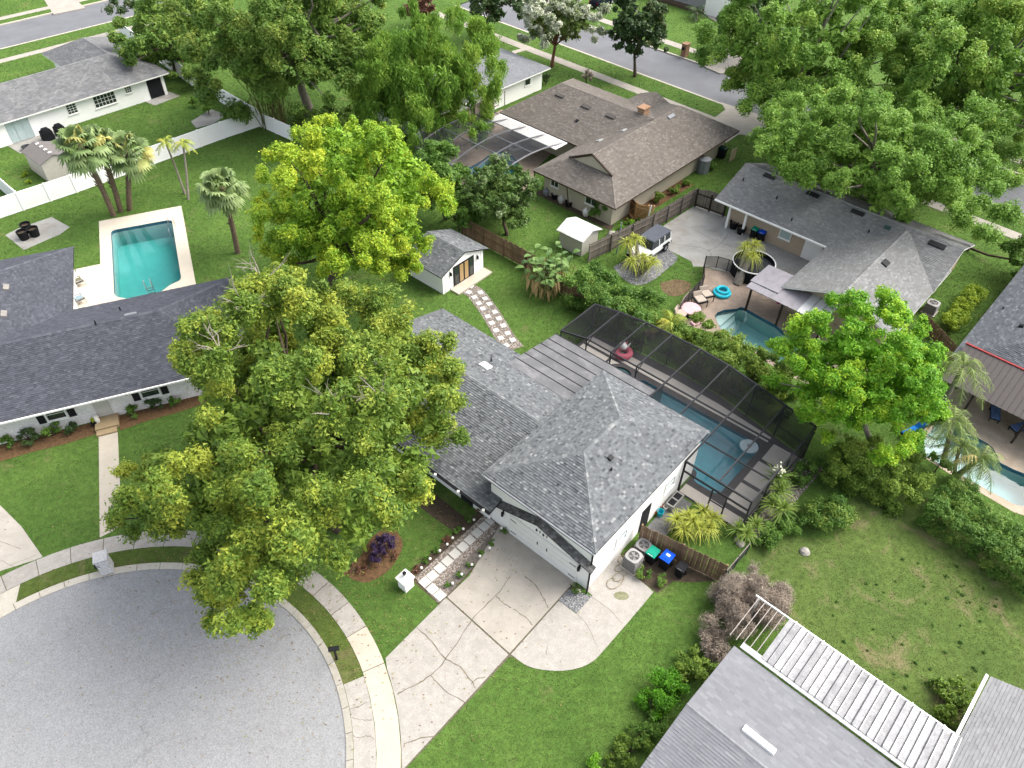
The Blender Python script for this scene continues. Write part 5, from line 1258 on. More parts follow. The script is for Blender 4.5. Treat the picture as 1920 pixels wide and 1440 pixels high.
L_palm = leaf_mat('fan_palm_leaves', (0.070, 0.119, 0.042), (0.168, 0.245, 0.087), (0.308, 0.392, 0.161), (0.462, 0.420, 0.126), .3)
L_queen = leaf_mat('feather_palm_leaves', (0.069, 0.109, 0.028), (0.167, 0.236, 0.057), (0.287, 0.356, 0.098), (0.380, 0.299, 0.103), .3)
L_yucca = leaf_mat('yellow_strap_leaves', (0.14, 0.19, 0.026), (0.31, 0.375, 0.055), (0.48, 0.54, 0.115), (0.54, 0.5, 0.09), .3)
L_dracaena = leaf_mat('green_strap_leaves', (0.054, 0.120, 0.026), (0.126, 0.246, 0.046), (0.252, 0.384, 0.078), (0.420, 0.468, 0.096), .3)
L_paddle = leaf_mat('paddle_leaves', (.045, .100, .030), (.105, .190, .050), (.190, .290, .085), (.420, .290, .150), .3)
def unit(a): return a / np.maximum(np.linalg.norm(a, axis=1, keepdims=True), 1e-9)

def leaf_cloud(C, R, dens, size, r, aspect=.55, flat=.8, up=.5, warmth=.25, sub=20, droop=0.0, minz=.15, shell=.5, lobew=None):
    """leaves gathered on twig clumps round each bough end: C bough ends (n,3), R reach. Returns quads (m,4,3), tone, warm"""
    cnt = np.maximum(10, (dens * R * R).astype(int)); L = np.repeat(np.arange(len(C)), cnt); m = len(L)
    sd = unit(r.normal(size=(len(C), sub, 3)) + np.array([0, 0, .30])); sq = R[:, None] * (.40 + .55 * r.random((len(C), sub)))
    S = C[:, None, :] + sd * sq[..., None] * np.array([1, 1, flat]); sr = R[:, None] * (.20 + .18 * r.random((len(C), sub)))
    k = r.integers(0, sub, m); sw = r.random((len(C), sub)); lw = r.random(len(C)) if lobew is None else lobew
    d = unit(r.normal(size=(m, 3)) + sd[L, k] * .55 + np.array([0, 0, .25]))
    pos = S[L, k] + d * (sr[L, k] * (.35 + .75 * r.random(m) ** .6))[:, None]
    stray = r.random(m) < .06; pos[stray] += r.normal(size=(int(stray.sum()), 3)) * (R[L[stray]] * .16)[:, None]
    if droop: pos[:, 2] -= droop * R[L] * r.random(m) ** 2
    pos[:, 2] = np.maximum(pos[:, 2], minz * (.5 + r.random(m)))
    n = unit(d * .55 + sd[L, k] * .3 + np.array([0, 0, up]) + r.normal(size=(m, 3)) * .55)
    t = unit(np.cross(n, r.normal(size=(m, 3))))
    if droop: t = unit(t * .6 + np.array([0, 0, -1.0]) * (.4 + r.random((m, 1)) * .8))
    b = unit(np.cross(n, t)); s = size * (.6 + .8 * r.random(m))[:, None]; w = s * aspect
    Q = np.stack([pos - t * s * .45 - b * w * .5, pos - t * s * .35 + b * w * .5, pos + t * s * .55], 1)
    tone = np.clip(.06 + .36 * r.random(m) + .30 * sw[L, k] + .34 * lw[L], 0, 1)
    warm = np.clip((sw[L, k] * .5 + lw[L] * .5 - (1 - warmth * 1.5)) * 2.0, 0, 1) * (.4 + .6 * r.random(m))
    return Q, tone, warm
def lobes_on(c, rad, n, rl, r, zlo=-.55, jit=.12, fill=.35, skip=.06, nb=26):
    """bough ends over an ellipsoid crown: big boughs first, clumps of twigs over each. Returns centres, reach, shade of the bough"""
    i = np.arange(nb) + .5; z = 1 - (1 - zlo) * i / nb; ph = i * 2.39996 + r.random() * 6
    q = np.sqrt(np.maximum(0, 1 - z * z)); d = np.stack([q * np.cos(ph), q * np.sin(ph), z], 1) + r.normal(size=(nb, 3)) * .13
    d /= np.maximum(1.0, np.linalg.norm(d, axis=1, keepdims=True)); rb = float(np.mean(rad)) * (.30 + .10 * r.random(nb))
    k = np.clip(.70 + jit * r.normal(size=nb), .5, .8); B_ = np.array(c) + d * np.array(rad) * k[:, None]; bw = r.random(nb)
    w = rb ** 2; idx = r.choice(nb, n, p=w / w.sum())
    e = unit(r.normal(size=(n, 3)) + d[idx] * .75 + np.array([0, 0, .45])); C = B_[idx] + e * (rb[idx] * (.72 + .30 * r.random(n)))[:, None] * np.array([1, 1, 1.05])
    R = rl * (.60 + .65 * r.random(n)); keep = r.random(n) > skip
    lw = np.clip(.62 * bw[idx] + .38 * r.random(n), 0, 1)
    return C[keep], R[keep], lw[keep]
def inside(C, R, mask):
    """keep the clumps that lie within a crown outline"""
    x, y, s = photo_xy(C); q = R * s * .48; k = np.ones(len(C), bool)
    for dx, dy in ((1, 0), (-1, 0), (0, 1), (0, -1)): k &= inpoly(x + dx * q, y + dy * q, mask)
    return k
def crown_mesh(parent, Q, tone, warm, mat, name='crown'):
    off = np.array(rootloc(parent)); me = fast_mesh(name, Q.reshape(-1, 3) - off, Q.shape[1], mat, {'tone': tone, 'warm': warm})
    return link(name, me, parent)
def limbs(base, C, r, r0, nl, bark, parent, fork=.45, wob=.6, name='trunk', top=None):
    """tapered trunk dividing into limbs that reach the clumps"""
    base = Vector(base); m = MB(); cc = C.mean(0); top = top or Vector((base.x * .35 + cc[0] * .65, base.y * .35 + cc[1] * .65, cc[2] * fork))
    mid = (base + top) / 2 + Vector((r.normal() * .2, r.normal() * .2, 0))
    m.tube([base - Vector((0, 0, .2)), base + Vector((0, 0, .3)), mid, top], [r0 * 1.5, r0 * 1.05, r0 * .85, r0 * .7], 10)
    idx = r.permutation(len(C))[:nl]
    for i in idx:
        e = Vector(C[i]); s = top + (e - top) * .02; q1 = top + (e - top) * .4 + Vector((r.normal() * wob, r.normal() * wob, abs(r.normal()) * wob * .8)); q2 = top + (e - top) * .75 + Vector((r.normal() * wob, r.normal() * wob, r.normal() * wob * .5))
        m.tube([s - Vector((0, 0, .3)), q1, q2, e], [r0 * .5, r0 * .3, r0 * .17, r0 * .05], 6)
    return m.build(name, bark, parent, smooth=True)
def tree(name, label, base, c, rad, n, rl, mat, bark, dens=330, size=.24, r0=.3, nl=14, seed=1, warmth=.25, extra=None, cat='tree', group=None, dead=0, skip=.06, zlo=-.55, jit=.16, aspect=.55, droop=0, sub=20, flat=.8, up=.5, fork=.45, lobew=None, lean=None, fill=.35, shell=.5, mask=None):
    r = np.random.default_rng(seed); base = Vector((base[0], base[1], 0)); t = thing(name, base, label, cat, group)
    rad = tuple(x * 1.07 for x in rad)
    C, R, lw = lobes_on(c, rad, n, rl, r, zlo, jit, fill, skip, nb=int(np.clip(n / 6, 9, 30)))
    if mask: kk = inside(C, R, mask); C, R, lw = C[kk], R[kk], lw[kk]
    if extra is not None:
        E_ = np.array([[*at(px, py, z)] for px, py, z, rr in extra]); er = np.array([e[3] for e in extra]); cc = np.array(c)
        C = np.concatenate([C, E_, E_ + (cc - E_) * .12 + r.normal(size=E_.shape) * .3, E_ + (cc - E_) * .24 + r.normal(size=E_.shape) * .3, E_ + (cc - E_) * .38 + r.normal(size=E_.shape) * .4]); R = np.concatenate([R, er, er * 1.05, er * 1.1, er * 1.2])
    lw = np.concatenate([lw, r.random(len(C) - len(lw))]) if len(C) > len(lw) else lw
    Q, tn, wm = leaf_cloud(C, R, dens, size, r, lobew=lw, warmth=warmth, droop=droop, aspect=aspect, sub=sub, flat=flat, up=up, shell=shell)
    Ck = np.array(c) + unit(r.normal(size=(n // 2, 3))) * (r.random((n // 2, 1)) ** .4) * np.array(rad) * .68      # inner leaves
    if mask: Ck = Ck[inside(Ck, np.full(len(Ck), rl), mask)]
    Q2, t2_, w2_ = leaf_cloud(Ck, np.full(len(Ck), rl * 1.1), dens * .11, size * 2.3, r, warmth=0, droop=droop, aspect=aspect, sub=sub, flat=flat)
    Q, tn, wm = np.concatenate([Q, Q2]), np.concatenate([tn, t2_]), np.concatenate([wm, w2_])
    crown_mesh(t, Q, tn, wm, mat)
    limbs(base, C, r, r0, nl, bark, t, fork)
    if dead:
        m = MB(); hi = C[np.argsort(-(C[:, 2] + r.random(len(C)) * 5))][:dead * 3]
        for i in range(dead):
            p = Vector(hi[i * 3 % len(hi)]); rr = float(R.mean())
            for k in range(4):
                d = Vector((r.normal(), r.normal() - .4, abs(r.normal()) + .5)).normalized(); q = p + d * rr * (.9 + .5 * r.random())
                m.tube([p, p + (q - p) * .5 + Vector((r.normal(), r.normal(), r.normal())) * .15, q], [.04, .026, .010], 5)
                for j in range(3): e = q + Vector((r.normal(), r.normal(), r.normal())) * .3; m.tube([p + (q - p) * (.45 + .15 * j), e], [.016, .005], 4)
        m.build('dead_branch', M_dead, t)['kind'] = 'stuff'
    return t
def shrub(name, label, spots, mat, dens=420, size=.13, seed=1, cat='shrub', group=None, warmth=.2, flat=.85, bark=M_bark, aspect=.55, stem=True, up=.5, nsub=9, shell=.45, minz=.05):
    """spots: list of (px, py, ground contact, radius, height) -> rounded clumps of leaves"""
    r = np.random.default_rng(seed); P_ = [at(s[0], s[1]) for s in spots]; c = sum(P_, Vector()) / len(P_)
    t = thing(name, c, label, cat, group); C, R = [], []
    for s, p in zip(spots, P_):
        rad, h = s[2], s[3]; k = max(1, int(nsub * max(1, rad)))
        for i in range(k):
            a = r.random() * 6.28; q = rad * .66 * math.sqrt(r.random()); zz = h * (.25 + .58 * r.random()) * (1 - .35 * (q / rad) ** 2)
            C.append((p.x + math.cos(a) * q, p.y + math.sin(a) * q, zz)); R.append(min(rad, h) * (.40 + .20 * r.random()))
    C, R = np.array(C), np.array(R)
    Q, tn, wm = leaf_cloud(C, R, dens * 1.7, size, r, warmth=warmth, flat=flat, minz=minz, aspect=aspect, up=up, shell=shell)
    crown_mesh(t, Q, tn, wm, mat, 'foliage')
    if stem:
        m = MB()
        for p in P_[:10]:
            for k in range(3): m.tube([p, p + Vector((r.normal() * .15, r.normal() * .15, spots[0][3] * .6))], [.05, .02], 5)
        m.build('stem', bark, t)['kind'] = 'stuff'
    return t
def along(pts, step, wj=.0, seed=1):
    """photo polyline -> spots every step metres (returned as world points)"""
    r = np.random.default_rng(seed); W = [at(*p) for p in pts]; out = []; 
    for i in range(len(W) - 1):
        d = W[i + 1] - W[i]; n = max(1, int(d.length / step))
        for k in range(n): out.append(W[i] + d * (k + .5) / n + Vector((r.normal() * wj, r.normal() * wj, 0)))
    return out
def hedge(name, label, pts, width, height, mat, step=.6, seed=1, dens=420, size=.13, group=None, warmth=.2, cat='hedge', rl=.55, rough=.12, aspect=.55):
    r = np.random.default_rng(seed); W = along(pts, step, 0, seed); c = sum(W, Vector()) / len(W); t = thing(name, c, label, cat, group); C, R = [], []
    for p in W:
        nlat = max(1, int(width / (rl * .8))); nz = max(1, int(height / (rl * 1.1)))
        d = (W[-1] - W[0]).normalized(); n = Vector((-d.y, d.x, 0))
        for i in range(nlat):
            for j in range(nz):
                if nz > 1 and j == 0 and 0 < i < nlat - 1: continue
                u = 0 if nlat == 1 else (i / (nlat - 1) - .5) * (width - rl)
                z = height - rl * .8 if nz == 1 else rl * .6 + j / (nz - 1) * (height - rl * 1.3)
                q = p + n * (u + r.normal() * rough) + d * r.normal() * rough; C.append((q.x, q.y, max(.2, z + r.normal() * rough))); R.append(rl * (.75 + .5 * r.random()))
    C, R = np.array(C), np.array(R); Q, tn, wm = leaf_cloud(C, R, dens * 2.2, size, r, warmth=warmth, minz=.05, shell=.55, aspect=aspect); crown_mesh(t, Q, tn, wm, mat, 'foliage')
    m = MB()
    for p in W[::3]: m.tube([p, p + Vector((0, 0, height * .7))], [.05, .02], 5)
    m.build('stem', M_bark, t)['kind'] = 'stuff'; return t

def bez(p0, p1, p2, n):
    t = np.linspace(0, 1, n)[:, None]; return (1 - t) ** 2 * p0 + 2 * t * (1 - t) * p1 + t * t * p2
def fan_palm(label, base, top, rad, seed=1, nf=34, group=None, skirt=True, boots=True, r0=.2, mat=None, yellow=.15, name='sabal_palm', kscale=1.0):
    r = np.random.default_rng(seed); base = Vector((base[0], base[1], 0)); top = Vector(top); t = thing(name, base, label, 'palm tree', group)
    m = MB(); mid = (base + top) / 2 + Vector((r.normal() * .15, r.normal() * .15, 0))
    m.tube([tuple(v) for v in bez(np.array(base), np.array(mid), np.array(top), 8)], [r0 * (1.25 - .25 * i / 7) for i in range(8)], 10)
    if boots:
        for k in range(46):
            f = .35 + .65 * r.random(); p = np.array(base) * (1 - f) + np.array(top) * f; a = r.random() * 6.28; d = np.array([math.cos(a), math.sin(a), 0])
            m.tube([p + d * r0 * .7, p + d * (r0 + .12) + np.array([0, 0, .22])], [.05, .02], 4)
    m.build('trunk', M_palmbark, t)
    Q, T, W_ = [], [], []
    for k in range(nf):
        az = k * 2.39996 + r.normal() * .2; el = math.radians(80 - 125 * (k + .5) / nf + r.normal() * 6); d = np.array([math.cos(az) * math.cos(el), math.sin(az) * math.cos(el), math.sin(el)])
        L = rad * (.55 + .1 * r.random()); c = np.array(top) + d * L; c[2] -= .12 * L
        side = np.cross(d, [0, 0, 1.0]); side /= max(np.linalg.norm(side), 1e-6); upv = np.cross(side, d)
        ns = 15; fl = rad * (.52 + .12 * r.random()) * kscale; tone = .25 + .5 * r.random(); yl = float(r.random() < yellow) * (.4 + .6 * r.random())
        Q.append([np.array(top) + side * .02, np.array(top) - side * .02, c - side * .02, c + side * .02]); T.append(tone * .6); W_.append(.3)
        for j in range(ns):
            ph = (j / (ns - 1) - .5) * 3.9; dd = d * math.cos(ph) + side * math.sin(ph); ll = fl * (.75 + .25 * math.cos(ph * .6)); tip = c + dd * ll * .8 - np.array([0, 0, ll * (.25 + .35 * r.random())]) + upv * .03
            midp = c + dd * ll * .5 - np.array([0, 0, ll * .06]); ww = np.cross(dd, upv); ww /= max(np.linalg.norm(ww), 1e-6); wv = ww * fl * .10
            Q.append([c, midp + wv, midp - wv, c]); Q[-1] = [c - wv * .3, c + wv * .3, midp + wv, midp - wv]; T.append(np.clip(tone + r.normal() * .12, 0, 1)); W_.append(yl)
            Q.append([midp - wv, midp + wv, tip + wv * .15, tip - wv * .15]); T.append(np.clip(tone + .12 + r.normal() * .12, 0, 1)); W_.append(yl)
    crown_mesh(t, np.array(Q), np.array(T), np.array(W_), mat or L_palm)
    return t
def feather_palm(label, base, top, L, nf=16, seed=1, group=None, name='queen_palm', r0=.16, mat=None, droop=.75, nl=26):
    r = np.random.default_rng(seed); base = Vector((base[0], base[1], 0)); top = Vector(top); t = thing(name, base, label, 'palm tree', group)
    m = MB(); m.tube([base, (base + top) / 2 + Vector((r.normal() * .1, r.normal() * .1, 0)), top], [r0 * 1.3, r0, r0 * .9], 9); m.build('trunk', M_barkgrey, t)
    Q, T, W_ = [], [], []
    for k in range(nf):
        az = k * 2.39996 + r.normal() * .25; el = math.radians(75 - 90 * (k + .5) / nf); d = np.array([math.cos(az), math.sin(az), 0]); ll = L * (.8 + .3 * r.random())
        p0 = np.array(top); p1 = p0 + (d * math.cos(el) + np.array([0, 0, math.sin(el)])) * ll * .55; p2 = p0 + d * ll * (.55 + .35 * math.cos(el)) + np.array([0, 0, ll * (math.sin(el) * .6 - droop * (.5 + .5 * r.random()))])
        pts = bez(p0, p1, p2, nl); tone = .25 + .5 * r.random(); yl = float(r.random() < .15) * r.random()
        for i in range(nl - 1):
            tg = pts[i + 1] - pts[i]; tg /= np.linalg.norm(tg); sd = np.cross(tg, [0, 0, 1.0]); sd /= max(np.linalg.norm(sd), 1e-6); w = .018
            Q.append([pts[i] - sd * w, pts[i] + sd * w, pts[i + 1] + sd * w, pts[i + 1] - sd * w]); T.append(tone * .7); W_.append(yl)
            if i < 3: continue
            f = i / nl; q = ll * .26 * math.sin(math.pi * min(1, .12 + f * .9)) ** .6
            for s in (-1, 1):
                dd = sd * s * .8 + tg * .55 + np.array([0, 0, -.35 - .4 * r.random()]) + r.normal(size=3) * .12; dd /= np.linalg.norm(dd); e = pts[i] + dd * q; wv = tg * .026
                Q.append([pts[i] - wv, pts[i] + wv, e + wv * .2, e - wv * .2]); T.append(np.clip(tone + r.normal() * .15, 0, 1)); W_.append(yl)
    crown_mesh(t, np.array(Q), np.array(T), np.array(W_), mat or L_queen); return t
def tuft(Q, T, W_, c, n, L, r, w=.05, droop=1.0, spread=1.0, lo=-20):
    """strap leaves arching from one head"""
    c = np.array(c)
    for k in range(n):
        az = r.random() * 6.28; el = math.radians(lo + (88 - lo) * r.random() ** .8); d = np.array([math.cos(az) * math.cos(el) * spread, math.sin(az) * math.cos(el) * spread, math.sin(el)]); ll = L * (.7 + .5 * r.random())
        p1 = c + d * ll * .6; p2 = c + d * ll * .95 + np.array([0, 0, -droop * ll * (.3 + .4 * r.random())]); pts = bez(c, p1, p2, 4); sd = np.cross(d, [0, 0, 1.0]); sd /= max(np.linalg.norm(sd), 1e-6); tone = .2 + .6 * r.random(); yl = r.random() * .5
        for i in range(3):
            w0, w1 = w * (1 - .25 * i), w * (.75 - .3 * i) if i < 2 else .006
            Q.append([pts[i] - sd * w0, pts[i] + sd * w0, pts[i + 1] + sd * w1, pts[i + 1] - sd * w1]); T.append(min(1, tone + .1 * i)); W_.append(yl)
def strap_plant(name, label, heads, mat, n=70, L=.9, w=.04, droop=1.0, seed=1, cat='plant', group=None, base=None, r0=.12, bark=M_barkgrey, lo=-20, flower=None):
    """heads: list of (px,py,z); a stem rises to each head"""
    r = np.random.default_rng(seed); H_ = [at(*h) for h in heads]; b0 = at(*base) if base else sum((Vector((h.x, h.y, 0)) for h in H_), Vector()) / len(H_)
    t = thing(name, b0, label, cat, group); Q, T, W_ = [], [], []
    for h in H_: tuft(Q, T, W_, h, n, L, r, w, droop, 1.0, lo)
    crown_mesh(t, np.array(Q), np.array(T), np.array(W_), mat, 'leaves')
    m = MB()
    for h in H_: m.tube([b0 - Vector((0, 0, .05)), (b0 + h) / 2 + Vector((r.normal() * .05, r.normal() * .05, 0)), h], [r0 * 1.6, r0, r0 * .7], 8)
    m.build('stem', bark, t); return t
def paddle_plant(label, spots, seed=1):
    r = np.random.default_rng(seed); P_ = [at(*s) for s in spots]; b0 = sum(P_, Vector()) / len(P_); t = thing('bird_of_paradise', b0, label, 'plant')
    G, D = ([], [], []), ([], [], [])
    for k in range(120):
        p = P_[k % len(P_)] + Vector((r.normal() * .35, r.normal() * .35, 0)); az = r.random() * 6.28; dead = k % 5 in (0, 2); lean = .5 + .9 * r.random() if not dead else .7 + .7 * r.random(); hh = (1.5 + 1.9 * r.random()) if not dead else (1.0 + 1.4 * r.random())
        d = np.array([math.cos(az), math.sin(az), 0]); p = np.array(p); c = p + d * lean * .5 + np.array([0, 0, hh]); tip = c + d * (.9 if not dead else .35) * (.6 + .4 * r.random()) + np.array([0, 0, .25 - (.5 * r.random() if not dead else 1.3)])
        sd = np.cross(tip - c, [0, 0, 1.0]); sd /= max(np.linalg.norm(sd), 1e-6); wdt = (.22 if not dead else .15) * (.8 + .4 * r.random()); pts = bez(c, (c + tip) / 2 + np.array([0, 0, .15]), tip, 5); ws = [.05, .9, 1.0, .75, .08]
        S = D if dead else G; tone = .15 + .7 * r.random()
        st = np.array([.03, 0, 0]); S[0].append([p - st, p + st, c + st, c - st]); S[1].append(tone * .5); S[2].append(.2 if not dead else 1.0)
        for i in range(4):
            for s in (-1, 1):
                fold = np.array([0, 0, .06 * s * 0 + .05])
                S[0].append([pts[i], pts[i] + sd * s * wdt * ws[i] + fold * ws[i], pts[i + 1] + sd * s * wdt * ws[i + 1] + fold * ws[i + 1], pts[i + 1]]); S[1].append(np.clip(tone + r.normal() * .08, 0, 1)); S[2].append(.0 if not dead else .75 + .25 * r.random())
    crown_mesh(t, np.array(G[0]), np.array(G[1]), np.array(G[2]), L_paddle, 'leaves')
    o = crown_mesh(t, np.array(D[0]), np.array(D[1]), np.array(D[2]), L_paddle, 'withered_leaves'); o['label'] = 'drooping brown withered leaves'
    return t

# --- the big trees
tree('oak_tree', 'huge spreading oak over the front lawn with yellow green tips', at(640, 985), (-10.9, 26.3, 8.2), (9.4, 11.4, 6.3), 380, 1.35, L_oak, M_bark, 620, .18, .5, 30, seed=101, mask=[(330, 610), (420, 540), (500, 497), (560, 497), (620, 535), (700, 515), (760, 555), (800, 630), (870, 645), (895, 700), (875, 760), (890, 830), (850, 860), (820, 930), (765, 990), (690, 1060), (620, 1095), (550, 1165), (480, 1195), (400, 1208), (340, 1175), (350, 1100), (395, 1060), (375, 1015), (300, 1020), (185, 1000), (185, 930), (225, 865), (325, 840), (350, 780), (318, 740), (312, 680)], warmth=.42, dead=5, skip=.02, jit=.10, fill=.0,
     extra=[(400, 1165, 4.8, 1.2), (430, 1125, 5.4, 1.4), (470, 1150, 5.2, 1.1), (385, 1115, 5.2, 1.1), (505, 1110, 5.4, 1.3), (370, 1085, 5.6, 1.2), (235, 880, 6.5, 1.1), (215, 975, 5.6, 1.1), (265, 940, 6.2, 1.4), (300, 985, 5.6, 1.4), (250, 1000, 5.4, 1.0), (345, 660, 8, 1.3), (350, 610, 8.4, 1.1), (850, 690, 9, 1.2), (865, 820, 7.5, 1.0), (820, 760, 9, 1.3), (840, 640, 9.5, 1.1), (800, 640, 10, 1.2), (780, 890, 6, 1.5), (760, 940, 5.2, 1.4), (700, 560, 11, 1.3), (640, 540, 11, 1.3), (480, 540, 10, 1.2)])
tree('camphor_tree', 'rounded yellow green camphor tree beside the garden studio', at(615, 565), (-11.6, 48.3, 9.1), (7.5, 7.4, 6.0), 270, 1.2, L_camphor, M_bark, 620, .18, .6, 16, seed=102, mask=[(495, 270), (560, 228), (640, 202), (705, 222), (765, 252), (795, 290), (855, 320), (865, 380), (820, 425), (805, 500), (770, 532), (700, 535), (640, 550), (580, 535), (515, 505), (470, 465), (465, 330)], warmth=.42, skip=.03, jit=.09, zlo=-.65, fill=.0,
     extra=[(500, 470, 5, 1.3), (540, 515, 4.4, 1.2), (700, 490, 4.5, 1.5), (750, 450, 5, 1.3), (770, 495, 3.8, 1.0), (740, 500, 3.6, 1.2), (800, 330, 7, 1.3), (835, 345, 6, 1.1)])
tree('fig_tree', 'tall olive green tree with pale trunk at the top of the picture', at(583, 215), (-23.2, 79.6, 8.6), (10.8, 10.2, 6.7), 185, 1.75, L_ficus, M_barkgrey, 360, .27, .5, 26, seed=103, warmth=.34, skip=.06, jit=.13, zlo=-.72, dead=6, fork=.6, fill=.0)
tree('bamboo_clump', 'dense bright green bamboo clump with drooping tips', at(795, 262), (-9.5, 75.6, 6.2), (7.8, 6.8, 5.9), 150, 1.45, L_bamboo, surf('bamboo_culm', (.20, .20, .07)), 420, .32, .12, 30, seed=104, warmth=.3, droop=.9, aspect=.28, zlo=-.85, jit=.10, cat='bamboo', fill=0)
tree('shade_tree', 'tall light green tree behind the grey house, left one of three', at(1565, 235), (29, 80.5, 8.6), (9.0, 9.6, 6.8), 150, 1.75, L_roak, M_barkgrey, 360, .26, .45, 24, seed=105, warmth=.30, jit=.11, skip=.04, dead=4, fill=0, extra=[(1385, 140, 6, 1.8), (1400, 200, 5.6, 1.7), (1445, 225, 6, 1.8), (1500, 235, 6.5, 1.9), (1560, 225, 7, 2), (1620, 225, 7.4, 2), (1375, 80, 7, 1.6), (1420, 100, 8, 2)], group='large trees behind the grey house')
tree('shade_tree', 'broad deep green tree overhanging the ridge of the grey roof', (34, 65.5), (30.8, 59.6, 6.3), (10.9, 9.0, 5.0), 220, 1.45, L_roak, M_barkgrey, 460, .21, .5, 20, seed=106, mask=[(1380, 235), (1400, 180), (1500, 150), (1930, 180), (1990, 420), (1900, 470), (1850, 485), (1805, 455), (1760, 432), (1715, 430), (1690, 438), (1650, 405), (1600, 380), (1550, 365), (1500, 358), (1460, 330), (1415, 300)], warmth=.16, jit=.10, skip=.03, fill=0, extra=[(1420, 255, 6, 1.4), (1450, 290, 5.5, 1.4), (1895, 340, 6, 1.8), (1900, 400, 5, 1.7), (1860, 440, 4.6, 1.4)], group='large trees behind the grey house')
tree('shade_tree', 'pale green tree at the top right corner beyond the grey house', at(1800, 205), (46.0, 77, 7.6), (12.5, 12.5, 7.0), 190, 1.95, L_roak, M_barkgrey, 330, .27, .5, 22, seed=107, warmth=.36, jit=.11, skip=.04, fill=0, group='large trees behind the grey house')
tree('ornamental_tree', 'bright green rounded tree beside the pool at right', at(1628, 865), (21.4, 34.0, 6.0), (5.2, 5.1, 3.7), 270, .9, L_bright, M_barkgrey, 700, .155, .22, 16, seed=108, warmth=.36, skip=.03, jit=.10, zlo=-.7, fill=0)
tree('crape_myrtle', 'crape myrtle covered in white blossom by the far pavement', at(1035, 125), (4.6, 95.4, 5.2), (5.2, 4.8, 3.3), 100, 1.0, L_crape, M_barkred, 330, .30, .22, 14, seed=109, warmth=.47, sub=20)
tree('magnolia_tree', 'dark magnolia standing on the verge of the far street', at(1190, 143), (14.1, 93.2, 5.4), (3.7, 3.8, 3.8), 90, .9, L_dark, M_bark, 330, .34, .2, 12, seed=110, warmth=.25)
tree('street_tree', 'dark leafy tree behind the bamboo at the top edge', at(905, 72), (-3.6, 103.2, 4.6), (4.0, 3.6, 2.8), 60, 1.0, L_dark, M_bark, 260, .34, .2, 10, seed=111, warmth=.2, skip=.2)
tree('magnolia_tree', 'second dark magnolia beside the far driveway', at(1395, 112), (29.2, 99.2, 5.0), (3.8, 4.1, 3.4), 85, .95, L_dark, M_bark, 300, .34, .2, 12, seed=112, warmth=.18)
tree('leafy_tree', 'dense green tree at the corner of the white fence, left of the fig', at(330, 140), (-41, 90.5, 4.4), (4.8, 6, 4.2), 80, 1.35, L_ficus, M_bark, 280, .34, .25, 12, seed=113, warmth=.3)
tree('leafy_tree', 'grey green street tree at the top left edge', at(268, 28), (-40.5, 108, 5.6), (3.6, 3.4, 2.6), 26, 1.1, L_dark, M_bark, 240, .34, .18, 8, seed=114, warmth=.2, extra=[(205, 18, 3.5, 1.1), (215, 5, 4, 1.0)])
tree('citrus_tree', 'small tree with white blossom beside the arched cage', at(950, 440), (-1.7, 58.6, 3.3), (3.2, 3.4, 2.7), 90, .85, L_citrus, M_bark, 420, .24, .16, 12, seed=115, warmth=.2, sub=11)
tree('leafy_tree', 'dark green tree wedged between the camphor and the citrus tree', at(835, 412), (-6.8, 59.5, 4.5), (2.5, 3.4, 3.0), 70, .95, L_shrub, M_bark, 420, .25, .18, 12, seed=116, warmth=.15)
tree('leafy_tree', 'shadowy green tree under the camphor at the back fence', at(860, 432), (-4.6, 57.2, 2.4), (1.6, 1.6, 1.5), 18, .8, L_shrub, M_bark, 420, .22, .12, 6, seed=117, warmth=.05)
tree('leafy_tree', 'dark bushy tree at the right end of the grey house', at(1815, 470), (43.6, 52.5, 1.9), (3.4, 2.4, 1.7), 30, .9, L_shrub, M_bark, 380, .24, .12, 8, seed=118, warmth=.05)
tree('cypress_shrub', 'reddish brown conifer behind the bamboo at the top', at(770, 52), (-13.6, 107.5, 2.6), (1.8, 1.8, 2.6), 22, .9, L_red, M_bark, 300, .3, .12, 6, seed=119, warmth=.0)
# --- palms at the left
fan_palm('left of the three tall cabbage palms behind the pool', at(213, 404), at(150, 272, 7.6), 2.15, 201, group='cabbage palms behind the pool')
fan_palm('middle one of the three tall cabbage palms behind the pool', at(226, 396), at(185, 268, 7.0), 1.9, 202, group='cabbage palms behind the pool')
fan_palm('right one of the three tall cabbage palms behind the pool', at(243, 393), at(240, 283, 6.0), 2.1, 203, group='cabbage palms behind the pool')
fan_palm('single cabbage palm to the right of the turquoise pool', at(446, 474), at(416, 352, 6.0), 2.1, 204, r0=.19, yellow=.1)
feather_palm('left of two slender palms with thin yellow crowns by the fence', at(347, 364), at(310, 266, 4.9), 1.4, 14, 205, 'slender palms by the white fence', 'slender_palm', .09, L_yucca, .9)
feather_palm('right of two slender palms with thin yellow crowns by the fence', at(353, 374), at(343, 268, 4.9), 1.4, 14, 206, 'slender palms by the white fence', 'slender_palm', .10, L_yucca, .9)
